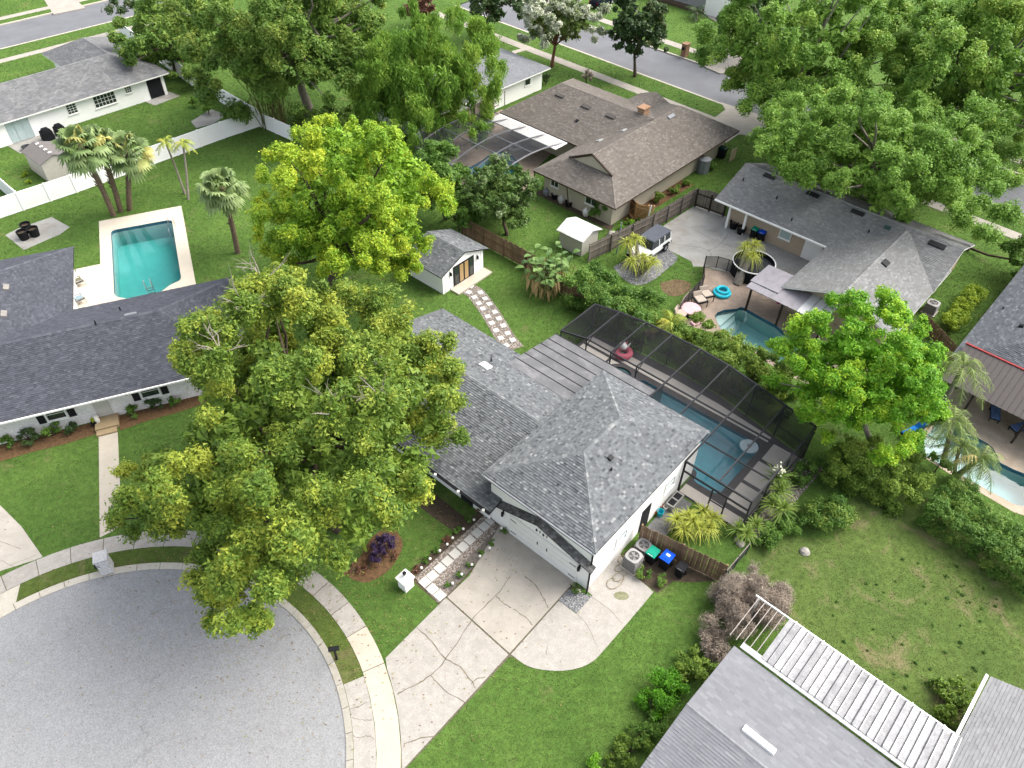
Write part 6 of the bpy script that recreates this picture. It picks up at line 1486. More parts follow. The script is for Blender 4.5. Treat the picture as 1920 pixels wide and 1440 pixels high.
# --- palms at the right pool
feather_palm('tall feather palm against the brown ribbed patio roof', at(1748, 775), at(1805, 690, 5.6), 2.6, 18, 207, 'feather palms round the right pool')
feather_palm('feather palm leaning over the steps of the right pool', at(1768, 868), at(1785, 790, 4.6), 2.3, 18, 208, 'feather palms round the right pool')
feather_palm('low feather palm with orange stalks on the right pool edge', at(1790, 895), at(1835, 860, 3.2), 2.1, 18, 209, 'feather palms round the right pool')
feather_palm('small feather palm at the front edge of the right pool', at(1790, 892), at(1800, 838, 3.4), 1.7, 12, 210, 'feather palms round the right pool', r0=.1)
feather_palm('yellow green areca palm behind the dark pool cage', at(1262, 628), at(1258, 606, 1.2), 2.0, 18, 211, None, 'areca_palm', .07, L_yucca, .45)
feather_palm('spiky dark sago palm by the far grey house', at(1306, 36), at(1306, 22, 1.0), 2.0, 16, 212, None, 'sago_palm', .15, L_dark, .4)
# --- strap leaved plants
strap_plant('ponytail_palm', 'yellow green ponytail palm with several heads beside the white car', [(1176, 455, 2.0), (1192, 448, 2.2), (1184, 490, 1.6), (1206, 483, 1.9), (1224, 492, 1.6)], L_yucca, 130, 1.15, .03, 1.5, 301, base=(1200, 512), r0=.2)
strap_plant('ponytail_palm', 'ponytail palm with swollen trunk in front of the round black pool', [(1400, 462, 2.3), (1416, 460, 2.4), (1410, 480, 2.1)], L_yucca, 130, 1.15, .03, 1.5, 302, base=(1383, 532), r0=.26)
strap_plant('yucca', 'bright yellow green yucca cluster beside the brown side fence', [(1268, 975, .9), (1290, 968, 1.0), (1318, 960, 1.1), (1336, 972, 1.0), (1282, 992, .8), (1312, 990, .9), (1330, 990, .8), (1300, 978, 1.1)], L_yucca, 110, .95, .03, 1.1, 303, base=(1305, 1002), r0=.07)
strap_plant('yucca', 'tall yucca with a white flower head at the cage corner', [(1458, 895, 2.0), (1462, 920, 1.6)], L_dracaena, 110, 1.1, .035, .6, 304, base=(1455, 940), r0=.09)
strap_plant('yucca', 'spiky green yucca between the cage and the round shrub', [(1468, 955, 1.3), (1450, 945, 1.2)], L_dracaena, 100, 1.1, .035, .6, 305, base=(1462, 975), r0=.09)
strap_plant('yucca', 'low dark green yucca at the cage foot by the lawn', [(1418, 985, .7), (1400, 1000, .6), (1385, 992, .5)], L_dracaena, 90, .9, .035, .7, 306, base=(1405, 1005), r0=.07)
MBf = MB(); fl = at(1460, 880, 2.7)
for k in range(60):
    d = rng.normal(size=3) * .16; MBf.box((fl.x + d[0], fl.y + d[1], fl.z + d[2]), .09, .09, .07, rng.random() * 3)
yu = [o for o in SC.objects if o.get('label', '').startswith('tall yucca')][0]; MBf.build('flower_head', surf('cream_petals', (.75, .74, .55)), yu)
paddle_plant('bird of paradise clump with withered brown leaves by the wooden fence', [(1000, 535), (1020, 545), (1040, 550), (1010, 555), (1030, 530), (1050, 540), (1025, 560)], 307)
# --- hedges and shrubs
hedge('hedge', 'dense green hedge along the wooden fence behind the pool cage', [(1085, 560), (1130, 588), (1175, 612), (1225, 640)], 3.4, 2.9, L_shrub, .6, 401, 420, .17, rl=.9, rough=.25, warmth=.14)
hedge('hedge', 'olive green hedge between the dark cage and the aqua pool', [(1268, 650), (1330, 685), (1400, 722), (1475, 765)], 2.8, 2.9, L_oak, .6, 402, 420, .17, rl=.9, rough=.28, warmth=.2)
hedge('hedge', 'tall clipped hedge at the right edge below the pool', [(1735, 960), (1800, 1000), (1870, 1050), (1960, 1115)], 3.2, 2.2, L_shrub, .5, 403, 520, .13, rl=.75, rough=.1, warmth=.25)
hedge('hedge', 'mixed hedge below the bright round tree', [(1545, 880), (1600, 895), (1650, 915), (1710, 930)], 3.6, 2.2, L_oak, .6, 404, 420, .15, rl=.85, rough=.25, warmth=.12)
hedge('hedge', 'narrow low hedge along the right pool edge', [(1705, 850), (1745, 880), (1790, 910), (1830, 935)], .9, 1.3, L_shrub, .5, 405, 480, .13, rl=.62, rough=.1, warmth=.25)
hedge('hedge', 'yellow green clipped hedge beside the grey house', [(1772, 625), (1790, 600), (1812, 572), (1828, 555)], 1.5, 1.3, L_yellow, .45, 406, 520, .13, rl=.6, rough=.06, warmth=.2)
hedge('hedge', 'green shrubs along the outside of the dark cage', [(1490, 915), (1512, 890), (1530, 868)], 1.0, 1.1, L_shrub, .5, 407, 380, .14, rl=.45, warmth=.1)
shrub('shrub', 'large round green shrub with white flowers on the right lawn', [(1540, 985, 1.7, 2.1), (1565, 975, 1.4, 1.9), (1515, 975, 1.3, 1.8)], L_shrub, 330, .16, 411, warmth=.3)
shrub('shrub', 'grey green shrub beside the low yuccas', [(1448, 1012, 1.2, 1.3), (1430, 1022, 1.0, 1.0), (1470, 1000, 1.0, 1.2)], L_shrub, 380, .13, 412, warmth=.05)
shrub('shrub', 'round dark bush at the corner of the brown house', [(1125, 412, 1.15, 2.0)], L_shrub, 380, .17, 413, warmth=.1)
shrub('shrub', 'pair of light green shrubs beside the wheeled bins', [(1208, 1082, .62, .75), (1236, 1093, .55, .7)], L_shrub, 420, .12, 414, warmth=.35)
shrub('shrub', 'white flowering plant in the gravel square at garage corner', [(1077, 1108, .42, .6)], L_citrus, 420, .11, 415, warmth=.28)
shrub('shrub', 'dark purple shrub in the mulch bed under the oak', [(722, 1032, .9, 1.3), (712, 1050, .7, 1.0)], L_purple, 420, .14, 416, warmth=.1)
shrub('shrub', 'rusty undergrowth around the purple shrub', [(690, 1062, .9, .35), (665, 1070, .7, .3), (735, 1045, .5, .4)], L_red, 260, .13, 417, warmth=.2)
shrub('dry_bush', 'big leafless brown bush beside the bare rafters', [(1395, 1160, 2.1, 2.5), (1420, 1125, 1.9, 2.3), (1360, 1180, 1.7, 2.1), (1445, 1145, 1.5, 2.1), (1375, 1140, 1.8, 2.3)], L_brown, 620, .22, 418, aspect=.09, up=.1, warmth=.10)
shrub('dry_grass', 'straw coloured ornamental grass beside the dry brown bush', [(1335, 1210, .9, 1.1), (1350, 1235, .8, 1.0), (1322, 1225, .6, .8)], L_brown, 420, .4, 419, aspect=.08, warmth=.0)
shrub('shrub', 'tangled green shrub under the pale roof eave', [(1300, 1250, 1.2, 1.1), (1322, 1262, .9, 1.1), (1285, 1268, .9, .9)], L_oak, 330, .14, 420, warmth=.1)
shrub('shrub', 'bright lime green clipped shrub at the pale roof corner', [(1240, 1308, 1.35, 1.4), (1258, 1288, 1.1, 1.3), (1222, 1328, 1.0, 1.1)], L_lime, 420, .12, 421, warmth=.1)
shrub('shrub', 'scrubby green plant below the lime green shrub', [(1222, 1358, .9, .9), (1200, 1380, .9, .7), (1232, 1345, .7, .8)], L_shrub, 330, .13, 422, warmth=.05)
shrub('shrub', 'dry olive shrub near the bottom edge', [(1180, 1410, 1.0, .8), (1155, 1422, .8, .7), (1200, 1400, .8, .7)], L_oak, 330, .14, 423, warmth=.05)
shrub('shrub', 'small bright green shrub cut by the bottom edge', [(1128, 1445, .9, .8)], L_bright, 380, .13, 424, warmth=.0)
shrub('shrub', 'overgrown shrub between patio cover and grey wing', [(1785, 1335, 1.5, 1.0), (1765, 1305, 1.2, .8), (1800, 1305, 1.2, .8), (1760, 1340, .8, .8)], L_oak, 330, .15, 425, warmth=.08)
shrub('shrub', 'trimmed dark green box shrub beside the white house corner behind bamboo', [(1024, 158, .8, 1.8)], L_dark, 330, .22, 426, warmth=.0)
shrub('dry_bush', 'bare brown shrub on the lawn near the crape myrtle', [(1100, 165, .8, 2.4)], L_brown, 420, .4, 427, aspect=.12, warmth=.25)
shrub('shrub', 'vine and shrub along the wall of the brown house', [(1235, 378, .8, 1.0), (1262, 362, .8, .9), (1285, 348, .6, .8)], L_oak, 330, .18, 428, warmth=.15)
shrub('shrub', 'green shrub beside the grey utility box of the brown house', [(1335, 318, .7, 1.0)], L_shrub, 330, .2, 429)
shrub('shrub', 'low plants along the wall of the brown house by potted things', [(1060, 372, .5, .6), (1030, 358, .5, .6), (1085, 388, .5, .6)], L_dark, 300, .16, 430, warmth=.3)
shrub('shrub', 'weeds at the foot of the grey fence behind the shed', [(1180, 420, .6, .5), (1165, 432, .6, .5), (1195, 412, .5, .5), (1150, 440, .5, .4)], L_bright, 260, .16, 431)
shrub('shrub', 'climbing plants under the fig beside the white fence', [(455, 240, 1.2, 1.8), (470, 225, 1.0, 2.2), (430, 235, .8, 1.0)], L_ficus, 280, .25, 432)
shrub('shrub', 'banana like young plants on the back patio', [(392, 215, .8, 1.6), (365, 200, .6, 1.2)], L_bamboo, 200, .4, 433, aspect=.3)
shrub('shrub', 'tiny yellow green sapling row by the beige shed', [(48, 330, .5, .6), (55, 345, .4, .5)], L_yellow, 260, .16, 434)
shrub('shrub', 'dim undergrowth below the bamboo and fig', [(640, 245, 1.2, 1.6), (690, 255, 1.2, 1.6), (740, 262, 1.3, 1.6), (600, 232, 1.4, 1.6), (620, 222, 1.3, 1.8), (560, 228, 1.2, 1.6), (655, 228, 1.3, 1.8)], L_ficus, 220, .3, 435, warmth=.0)
shrub('shrub', 'ferny plants behind the cage corner by the wooden fence', [(1235, 620, .7, 1.1), (1215, 632, .6, 1.0)], L_brown, 260, .4, 436, aspect=.12)
for i, (px, py, rr, lab) in enumerate(((22, 836, .48, 'first round shrub from the left edge in the mulch bed'), (57, 828, .62, 'second and widest round shrub from the left edge in the mulch bed'), (102, 816, .55, 'third round shrub from the left edge, under the dark shutter'), (138, 810, .42, 'small round shrub left of the entry steps'), (251, 780, .46, 'round shrub just right of the entry steps'), (291, 768, .5, 'round shrub below the right shuttered window'), (328, 760, .4, 'shrub at the right end of the mulch bed under the oak'))):
    shrub('round_shrub', lab, [(px, py, rr * 1.45, rr * 2.0)], L_dark if i % 2 else L_shrub, 520, .12, 440 + i, group='clipped shrubs in front of the left house', warmth=.0)
lb = ('nearest the driveway mouth', 'second from the driveway mouth', 'third from the driveway mouth', 'fourth from the driveway mouth', 'fifth from the driveway mouth', 'sixth from the driveway mouth', 'nearest the house')
for i in range(7):
    t_ = i / 6; px, py = 779 + (897 - 779) * t_, 1071 + (960 - 1071) * t_
    shrub('bed_shrub', 'low box shrub on the lawn side of the stepping stones, ' + lb[i], [(px, py, .34, .34)], L_shrub if i % 3 else L_red, 520, .10, 460 + i, group='low shrubs beside the front path', stem=False, warmth=.1)
lb2 = ('lowest', 'second', 'third', 'fourth', 'fifth', 'uppermost')
for i in range(6):
    t_ = i / 5; px, py = 842 + (943 - 842) * t_, 1100 + (1000 - 1100) * t_
    shrub('bed_shrub', 'low box shrub between path and driveway, %s one counted upwards' % lb2[i], [(px, py, .32, .34)], L_shrub, 520, .10, 470 + i, group='low shrubs beside the driveway edge', stem=False, warmth=.1)
# bamboo stems seen at the left of the clump
t = thing('bamboo_grove', at(505, 238), 'cluster of bare bamboo stems behind the white fence corner', 'bamboo')
m = MB()
for k in range(46):
    p = at(490 + rng.random() * 50, 236 + rng.random() * 8); m.tube([p, p + Vector((rng.normal() * .5, rng.normal() * .4, 3)), p + Vector((rng.normal() * 1.2 - .4, rng.normal() * .8, 6.5))], [.05, .045, .02], 5)
m.build('stem', surf('bamboo_culm', (.2, .2, .07)), t)['kind'] = 'stuff'
r_ = np.random.default_rng(480); C = np.array([[*(at(470 + 60 * a, 100 + 60 * b, 6))] for a, b in r_.random((14, 2))]); Q, tn, wm = leaf_cloud(C, np.full(14, 1.4), 240, .34, r_, aspect=.28, droop=.8); crown_mesh(t, Q, tn, wm, L_ficus, 'foliage')
# ------------------------------------------------------------------ fences and gates
def picket_meshes(h, w, mat, n=3):
    out = []
    for k in range(n):
        hh = h * (1 - .02 * k); c = .035
        out.append(MB().hexa([(-w / 2, -.01, 0), (w / 2, -.01, 0), (w / 2, .01, 0), (-w / 2, .01, 0)], [(-w / 2, -.01, hh - c), (w / 2, -.01, hh - c), (w / 2, .01, hh - c), (-w / 2, .01, hh - c)])
                   .hexa([(-w / 2, -.01, hh - c), (w / 2, -.01, hh - c), (w / 2, .01, hh - c), (-w / 2, .01, hh - c)], [(-w / 2 + c, -.01, hh), (w / 2 - c, -.01, hh), (w / 2 - c, .01, hh), (-w / 2 + c, .01, hh)]).mesh('picket', mat))
    return out
def wood_fence(label, pts, h, mat, w=.14, side=1, name='wooden_fence'):
    W = [at(*p) for p in pts]; t = thing(name, W[0], label, 'fence'); pm = picket_meshes(h, w, mat); r = np.random.default_rng(len(pts) * 17 + int(h * 100))
    for i in range(len(W) - 1):
        d = W[i + 1] - W[i]; L = d.length; d.normalize(); n = Vector((-d.y, d.x, 0)); a = math.atan2(d.y, d.x); k = int(L / (w + .008))
        for j in range(k):
            p = W[i] + d * (j + .5) * L / k + n * side * .035
            piece('picket', pm[int(r.integers(0, 3))], t, (p.x, p.y, .03 + r.random() * .04), rot=(0, r.normal() * .008, a))
        for z in (.35, h * .55, h - .25): MB().beam(W[i] + Vector((0, 0, z)), W[i + 1] + Vector((0, 0, z)), .04, .09).build('rail', mat, t)
        m = max(1, round(L / 2.4))
        for j in range(m + 1):
            p = W[i] + d * L * j / m - n * side * .06; MB().box((p.x, p.y, 0), .1, .1, h - .05, a).build('post', mat, t)
    return t
wood_fence('brown wooden fence from the garden studio to the pool cage', [(868, 440), (985, 503), (1098, 584)], 1.8, M_wood)
wood_fence('weathered grey fence between the brown house and the concrete yard', [(1102, 492), (1222, 433), (1300, 385)], 1.8, M_woodgrey)
wood_fence('dark wooden fence along the arched pool cage', [(800, 270), (945, 197)], 1.7, M_woodgrey, .2)
wood_fence('brown side fence behind the wheeled bins', [(1197, 1016), (1352, 1091)], 1.75, M_wood, side=-1)
wood_fence('short brown fence beside the yellow hedge', [(1722, 612), (1755, 645), (1795, 690)], 1.3, M_wood)
# white vinyl fence: panels between posts
def vinyl(label, pts, h=1.85):
    W = [at(*p) for p in pts]; t = thing('vinyl_fence', W[0], label, 'fence')
    for i in range(len(W) - 1):
        d = W[i + 1] - W[i]; L = d.length; d.normalize(); m = max(1, round(L / 2.4)); a = math.atan2(d.y, d.x); st = L / m
        pm = MB().box((0, 0, .05), st - .12, .05, h - .15).mesh('panel', M_vinyl); rm = MB().box((0, 0, 0), st - .12, .08, .09).mesh('rail', M_vinyl); po = MB().box((0, 0, 0), .13, .13, h).box((0, 0, h), .17, .17, .05, 0, .5).mesh('post', M_vinyl)
        for j in range(m):
            c = W[i] + d * (j + .5) * st; piece('panel', pm, t, c, a); piece('rail', rm, t, c + Vector((0, 0, h - .1)), a); piece('rail', rm, t, c + Vector((0, 0, .03)), a)
        for j in range(m + (1 if i == len(W) - 2 else 0)): piece('post', po, t, W[i] + d * j * st, a)
    return t
vinyl('long white vinyl fence across the back lawns at the left', [(-60, 430), (145, 361), (420, 260), (488, 237)])
vinyl('white vinyl fence running from the corner towards the camphor', [(490, 238), (548, 264)], 1.7)
vinyl('white vinyl fence along the right side of the top left house', [(486, 234), (360, 160), (228, 66)])
vinyl('short white vinyl fence at the left edge by the beige shed', [(44, 392), (-40, 318)])
# double gate with arched top
def gate(name, label, p, q, h, mat, leaves=2, archh=.0, frame=None, brace=False):
    p, q = at(*p), at(*q); t = thing(name, (p + q) / 2, label, 'gate'); d = (q - p); L = d.length; d.normalize(); a = math.atan2(d.y, d.x); n = Vector((-d.y, d.x, 0)); frame = frame or mat; lw = L / leaves
    for k in range(leaves):
        m = int(lw / .13)
        for j in range(m):
            u = (k * lw + (j + .5) * lw / m); z = h + archh * math.sin(math.pi * u / L); c = p + d * u; MB().box((c.x, c.y, .08), lw / m - .015, .025, z - .08, a).build('board', mat, t)
        s, e = p + d * (k * lw + .04), p + d * ((k + 1) * lw - .04)
        for z in (.25, h * .8): MB().beam((s - n * .04) + Vector((0, 0, z)), (e - n * .04) + Vector((0, 0, z)), .05, .11).build('rail', frame, t)
        for v in (s, e): MB().beam(v - n * .04, v - n * .04 + Vector((0, 0, h)), .1, .05).build('stile', frame, t)
        if brace: MB().beam((s - n * .05) + Vector((0, 0, .25)), (e - n * .05) + Vector((0, 0, h * .8)), .05, .1).build('brace', frame, t)
    for v in (p, q): MB().box((v.x, v.y, 0), .14, .14, h + .15, a).build('gate_post', frame, t)
    return t
gate('driveway_gate', 'arched double wooden gate between fence and grey house', (1303, 387), (1356, 406), 1.75, M_woodgrey, 2, .35, surf('dark_gate_frame', (.06, .045, .035)))
gate('garden_gate', 'honey coloured wooden garden gate beside the brown house', (1189, 412), (1212, 418), 1.7, M_cedar, 1, 0, surf('pale_new_wood', (.55, .36, .18)), True)
gate('garden_gate', 'brown wooden gate leaf standing ajar at the brown house wall', (1180, 400), (1190, 413), 1.7, surf('red_brown_wood', (.20, .10, .055)), 1, 0, M_cedar, True)
t = thing('timber_post', at(1215, 425), 'pale timber post leaning on the grey fence', 'post'); p = at(1215, 428); MB().beam(p, p + Vector((.25, .1, 2.3)), .16, .1).build('board', surf('pale_new_wood', (.55, .36, .18)), t); MB().beam(p + Vector((-.25, 0, 0)), p + Vector((0, .1, 2.3)), .08, .08).build('batten', M_trim, t)
p = at(1156, 476); tag(MB().tube([p, p + Vector((.1, .1, 3.1))], .05, 8).build('steel_pole', M_grey), 'thin pale pole at the grey fence left of the ponytail palm', 'pole')
# black mesh pool fence
def mesh_fence(label, pts, h, mat, every=1.0, rails=0):
    W = [at(*p) for p in pts]; t = thing('mesh_fence' if not rails else 'rail_fence', W[0], label, 'fence')
    for i in range(len(W) - 1):
        d = W[i + 1] - W[i]; L = d.length; d.normalize(); m = max(1, round(L / every))
        for j in range(m + 1):
            p = W[i] + d * L * j / m; MB().tube([p, p + Vector((0, 0, h + .05))], .03, 6).build('post', M_black, t)
        if rails:
            for k in range(rails): MB().beam(W[i] + Vector((0, 0, h * (k + 1) / rails)), W[i + 1] + Vector((0, 0, h * (k + 1) / rails)), .05, .06).build('rail', M_black if k < rails - 1 else surf('worn_rail', (.25, .22, .19)), t)
        else:
            for j in range(m):
                a, b_ = W[i] + d * L * j / m, W[i] + d * L * (j + 1) / m; MB().quad((*a.xy, .05), (*b_.xy, .05), (*b_.xy, h), (*a.xy, h)).build('mesh_panel', mat, t)
            MB().beam(W[i] + Vector((0, 0, h)), W[i + 1] + Vector((0, 0, h)), .03, .03).build('rail', M_black, t)
mesh_fence('black mesh pool fence round the paver patio', [(1272, 592), (1288, 570), (1316, 540), (1316, 524), (1319, 502)], 1.2, FENCEMESH)
mesh_fence('grey mesh pool fence panels in front of the black round pool', [(1320, 503), (1342, 503), (1362, 509), (1386, 518)], 1.2, screen_mat('worn_fence_mesh', (.05, .05, .048), .62))
mesh_fence('dark rail fence at the end of the side yard', [(1354, 1092), (1398, 1040)], 1.2, None, 1.2, 3)
mesh_fence('grey wire fence stub between the two right hedges', [(1745, 935), (1780, 950)], 1.1, screen_mat('wire_mesh', (.2, .2, .2), .25), 1.0)
mesh_fence('dark wire fence behind the fig trunk', [(596, 232), (655, 222), (690, 216)], 1.3, screen_mat('wire_mesh2', (.1, .1, .1), .2), 1.6)

# ------------------------------------------------------------------ bins, units, mailboxes
def bin_at(label, px, py, lid, rz, name='wheeled_bin', group=None, s=1.0, body=None, sticker=False):
    p = at(px, py); t = thing(name, p, label, 'bin', group, rz); o = Vector((0, 0, 0)); body = body or M_black_p
    ROOT[t.name] = Vector((0, 0, 0))
    B_ = MB().box((0, 0, .06), .46 * s, .52 * s, .88 * s, 0, 1.25).box((0, -.31 * s, .80 * s), .6 * s, .06, .1 * s).build('body', body, t)
    m = MB().hexa([(-.31 * s, -.36 * s, .945 * s), (.31 * s, -.36 * s, .945 * s), (.31 * s, .36 * s, .945 * s), (-.31 * s, .36 * s, .945 * s)], [(-.30 * s, -.35 * s, .985 * s), (.30 * s, -.35 * s, .985 * s), (.29 * s, .34 * s, 1.03 * s), (-.29 * s, .34 * s, 1.03 * s)])
    m.hexa([(-.24 * s, -.26 * s, .99 * s), (.24 * s, -.26 * s, .99 * s), (.23 * s, .26 * s, 1.02 * s), (-.23 * s, .26 * s, 1.02 * s)], [(-.21 * s, -.22 * s, 1.02 * s), (.21 * s, -.22 * s, 1.02 * s), (.2 * s, .22 * s, 1.05 * s), (-.2 * s, .22 * s, 1.05 * s)])
    L_ = m.build('lid', lid, t, bevel=.015)
    MB().tube([(-.26 * s, .40 * s, .93 * s), (.26 * s, .40 * s, .93 * s)], .018, 6).build('handle', M_black_p, t)
    for x in (-.27, .27): MB().tube([(x * s - .03, .3 * s, .11), (x * s + .03, .3 * s, .11)], .11, 10).build('wheel', M_rubber, t)
    if sticker:
        MB().quad((-.11, -.02, 1.047 * s), (.13, -.02, 1.047 * s), (.13, .13, 1.053 * s), (-.11, .13, 1.053 * s)).build('lid_sticker', M_trim, L_)
    else: MB().box((0, -.3 * s, .992 * s), .3 * s, .02, .012).build('lid_stripe', M_trim if lid != M_black_p else M_grey, L_)
    ROOT[t.name] = p; return t
fa = math.radians(-40)
bin_at('wheeled bin with a green lid beside the air conditioners', 1220, 1052, M_green_p, fa, group='wheeled bins by the side fence')
bin_at('wheeled bin with a blue lid and white sticker', 1246, 1062, M_blue_p, fa, group='wheeled bins by the side fence', s=1.08, sticker=True)
bin_at('all black wheeled bin nearest the fence end', 1274, 1078, M_black_p, fa, group='wheeled bins by the side fence', s=.9)
bin_at('green lidded bin against the beige wall of the grey house', 1412, 446, M_green_p, fa, group='bins by the grey house')
bin_at('blue lidded bin against the beige wall of the grey house', 1425, 452, M_blue_p, fa, group='bins by the grey house')
bin_at('dark green bin beside the brown house on the side lawn', 1352, 296, surf('dark_green_plastic', (.01, .06, .045)), math.radians(48), s=1.15)
def ac_unit(label, px, py, w, h, rz, group=None):
    p = at(px, py); t = thing('air_conditioner', p, label, 'air conditioner', group, rz); ROOT[t.name] = Vector((0, 0, 0)); Mc = surf('unit_grey', (.40, .39, .385), .05, 2)
    MB().box((0, 0, 0), w + .18, w + .18, .1).build('pad', M_conc, t)
    bd = MB().box((0, 0, .1), w, w, h, 0).build('body', surf('unit_louvre', (.20, .195, .19), .05, 2), t, bevel=.06)
    for k in range(int(h / .06)):
        MB().box((0, 0, .14 + k * .06), w + .012, w + .012, .02).build('louvre', surf('unit_louvre_edge', (.26, .25, .245), .05, 2), bd)
    m = MB(); n = 28
    for i in range(n):
        t0, t1_ = 2 * math.pi * i / n, 2 * math.pi * (i + 1) / n
        def sq(t_): c, s_ = math.cos(t_), math.sin(t_); k = (w / 2 + .01) / (abs(c) ** 4 + abs(s_) ** 4) ** .25; return (c * k, s_ * k)
        a, b_ = sq(t0), sq(t1_); r_ = w * .37; c0_, c1_ = (math.cos(t0) * r_, math.sin(t0) * r_), (math.cos(t1_) * r_, math.sin(t1_) * r_)
        m.hexa([(*a, .1 + h), (*b_, .1 + h), (*c1_, .1 + h), (*c0_, .1 + h)], [(*a, .16 + h), (*b_, .16 + h), (*c1_, .18 + h), (*c0_, .18 + h)])
    tp_ = m.build('top', Mc, t)
    MB().lathe((0, 0, .05 + h), [(w * .36, 0), (w * .36, .05)], 20).build('fan_well', M_black, t)
    for k in range(4):
        a = k * math.pi / 2 + .3; m = MB(); c, s_ = math.cos(a), math.sin(a); c2, s2 = math.cos(a + .9), math.sin(a + .9)
        m.quad((c * .05, s_ * .05, .12 + h), (c * w * .33, s_ * w * .33, .11 + h), (c2 * w * .33, s2 * w * .33, .14 + h), (c2 * .05, s2 * .05, .14 + h)); m.build('fan_blade', Mc, t)
    m = MB()
    for k in range(5): m.torus((0, 0, .175 + h), w * .36 * (k + 1) / 5.2, .006, 20, 4)
    for k in range(6): a = k * math.pi / 6; m.beam((math.cos(a) * w * .37, math.sin(a) * w * .37, .18 + h), (-math.cos(a) * w * .37, -math.sin(a) * w * .37, .18 + h), .012, .012)
    g_ = m.build('grille', Mc, t); g_['kind'] = 'stuff'
    ROOT[t.name] = p; return t
ac_unit('tall grey air conditioner with a fan at the garage corner', 1184, 1062, .85, .95, MF.r, 'air conditioners beside the garage')
ac_unit('lower grey air conditioner next to the green bin', 1204, 1034, .80, .55, MF.r, 'air conditioners beside the garage')
ac_unit('air conditioner beside the grey house and its fence', 1742, 585, .9, .8, GF.r)
p = at(1317, 322); t = thing('utility_box', p, 'grey metal utility cabinet on the side lawn of the brown house', 'utility box'); Mu = surf('cabinet_grey', (.26, .29, .29), .05, 2)
MB().lathe(p, [(.62, 0), (.62, 1.25), (.55, 1.35)], 8).build('body', Mu, t); MB().lathe(p + Vector((0, 0, 1.35)), [(.66, 0), (.66, .1), (.2, .22)], 8).build('lid', M_grey, t)
p = at(1372, 300); tag(MB().box(p, 1.1, .08, 1.25, math.radians(48)).build('plywood_sheet', surf('plywood', (.55, .46, .31), .08, 2)), 'pale plywood sheet standing beside the dark green bin', 'board')
# mailboxes
p = at(632, 1236); t = thing('mailbox', p, 'black mailbox on a post in the verge of the turning circle', 'mailbox'); a = math.radians(10)
MB().box(p, .09, .09, 1.05).build('post', M_black, t)
m = MB(); n = 8; pts0, pts1 = [], []
d = Vector((math.cos(a), math.sin(a), 0)); q = Vector((-math.sin(a), math.cos(a), 0))
for k in range(n + 1):
    th = math.pi * k / n; v = q * math.cos(th) * .13 + Vector((0, 0, math.sin(th) * .12 + 1.15)); pts0.append(p + v - d * .27); pts1.append(p + v + d * .27)
for k in range(n): m.quad(pts0[k], pts1[k], pts1[k + 1], pts0[k + 1])
m.quad(*pts0[::-1]); m.quad(*pts1); m.quad(pts0[0], pts0[-1], pts1[-1], pts1[0]); m.build('box', M_black, t, bevel=0)
p = at(203, 1068); t = thing('mailbox', p, 'white brick mailbox pillar beside the left pavement', 'mailbox'); Mwb = surf('white_brick', (.68, .67, .67), .08, 6, .85, 14, .2, .4)
body = MB().box(p, .62, .62, 1.25, .4).build('pillar', Mwb, t)
for k in range(9): MB().box(p + Vector((0, 0, .06 + k * .13)), .635, .635, .07, .4).build('brick_course', surf('white_brick_course', (.74, .73, .73), .12, 8, .85, 12, .25, .3), body)
MB().box(p + Vector((0, 0, 1.25)), .74, .74, .1, .4).build('cap', Mwb, t); MB().box(p + Vector((-.2, -.26, .75)), .26, .3, .24, .4).build('box', M_black, t)
p = at(1283, 105); t = thing('mailbox', p, 'tan brick mailbox pillar on the far verge', 'mailbox'); MB().box(p, .8, .7, 1.5, .8).build('pillar', M_brick, t); MB().box(p + Vector((0, 0, 1.5)), .95, .85, .12, .8).build('cap', M_brick, t); MB().box(p + Vector((-.35, -.3, .9)), .25, .3, .3, .8).build('box', M_black, t)
# white lantern pillar at the path
p = at(762, 1099); t = thing('lamp_pillar', p, 'white pyramid topped pillar with a black lamp at the garden path', 'lamp pillar')
MB().box(p, .62, .62, .85, MF.r).build('pillar', M_white, t); MB().box(p + Vector((0, 0, .85)), .78, .78, .08, MF.r).build('cap', M_white, t); MB().box(p + Vector((0, 0, .93)), .74, .74, .22, MF.r, .12).build('pyramid', M_white, t)
MB().lathe(p + Vector((0, 0, 1.14)), [(.05, 0), (.09, .1), (.12, .25), (.03, .34)], 8).build('lamp', M_black, t)
# path lights
pl = [(791, 1065), (807, 1048), (825, 1033), (839, 1021), (849, 1009), (869, 992), (889, 975), (849, 1094), (866, 1077), (885, 1059), (900, 1043), (918, 1028), (940, 991)]
pm0 = None
for i, (x, y) in enumerate(pl):
    p = at(x, y + 6)
    wd = ('lowest', 'second', 'third', 'fourth', 'fifth', 'sixth', 'top')
    lab = '%s white globe light on the lawn side of the front path' % wd[i] if i < 7 else '%s white globe light between path and driveway' % (wd[:5] + ('top',))[i - 7]
    t = thing('path_light', p, lab, 'path light', 'globe lights beside the front path')
    if pm0 is None: pm0 = (MB().tube([(0, 0, 0), (0, 0, .3)], .015, 5).mesh('stake', M_black), MB().lathe((0, 0, .28), [(.02, 0), (.075, .05), (.085, .1), (.06, .15), (.02, .17)], 10).mesh('globe', M_lamp))
    piece('stake', pm0[0], t, p); piece('globe', pm0[1], t, p)
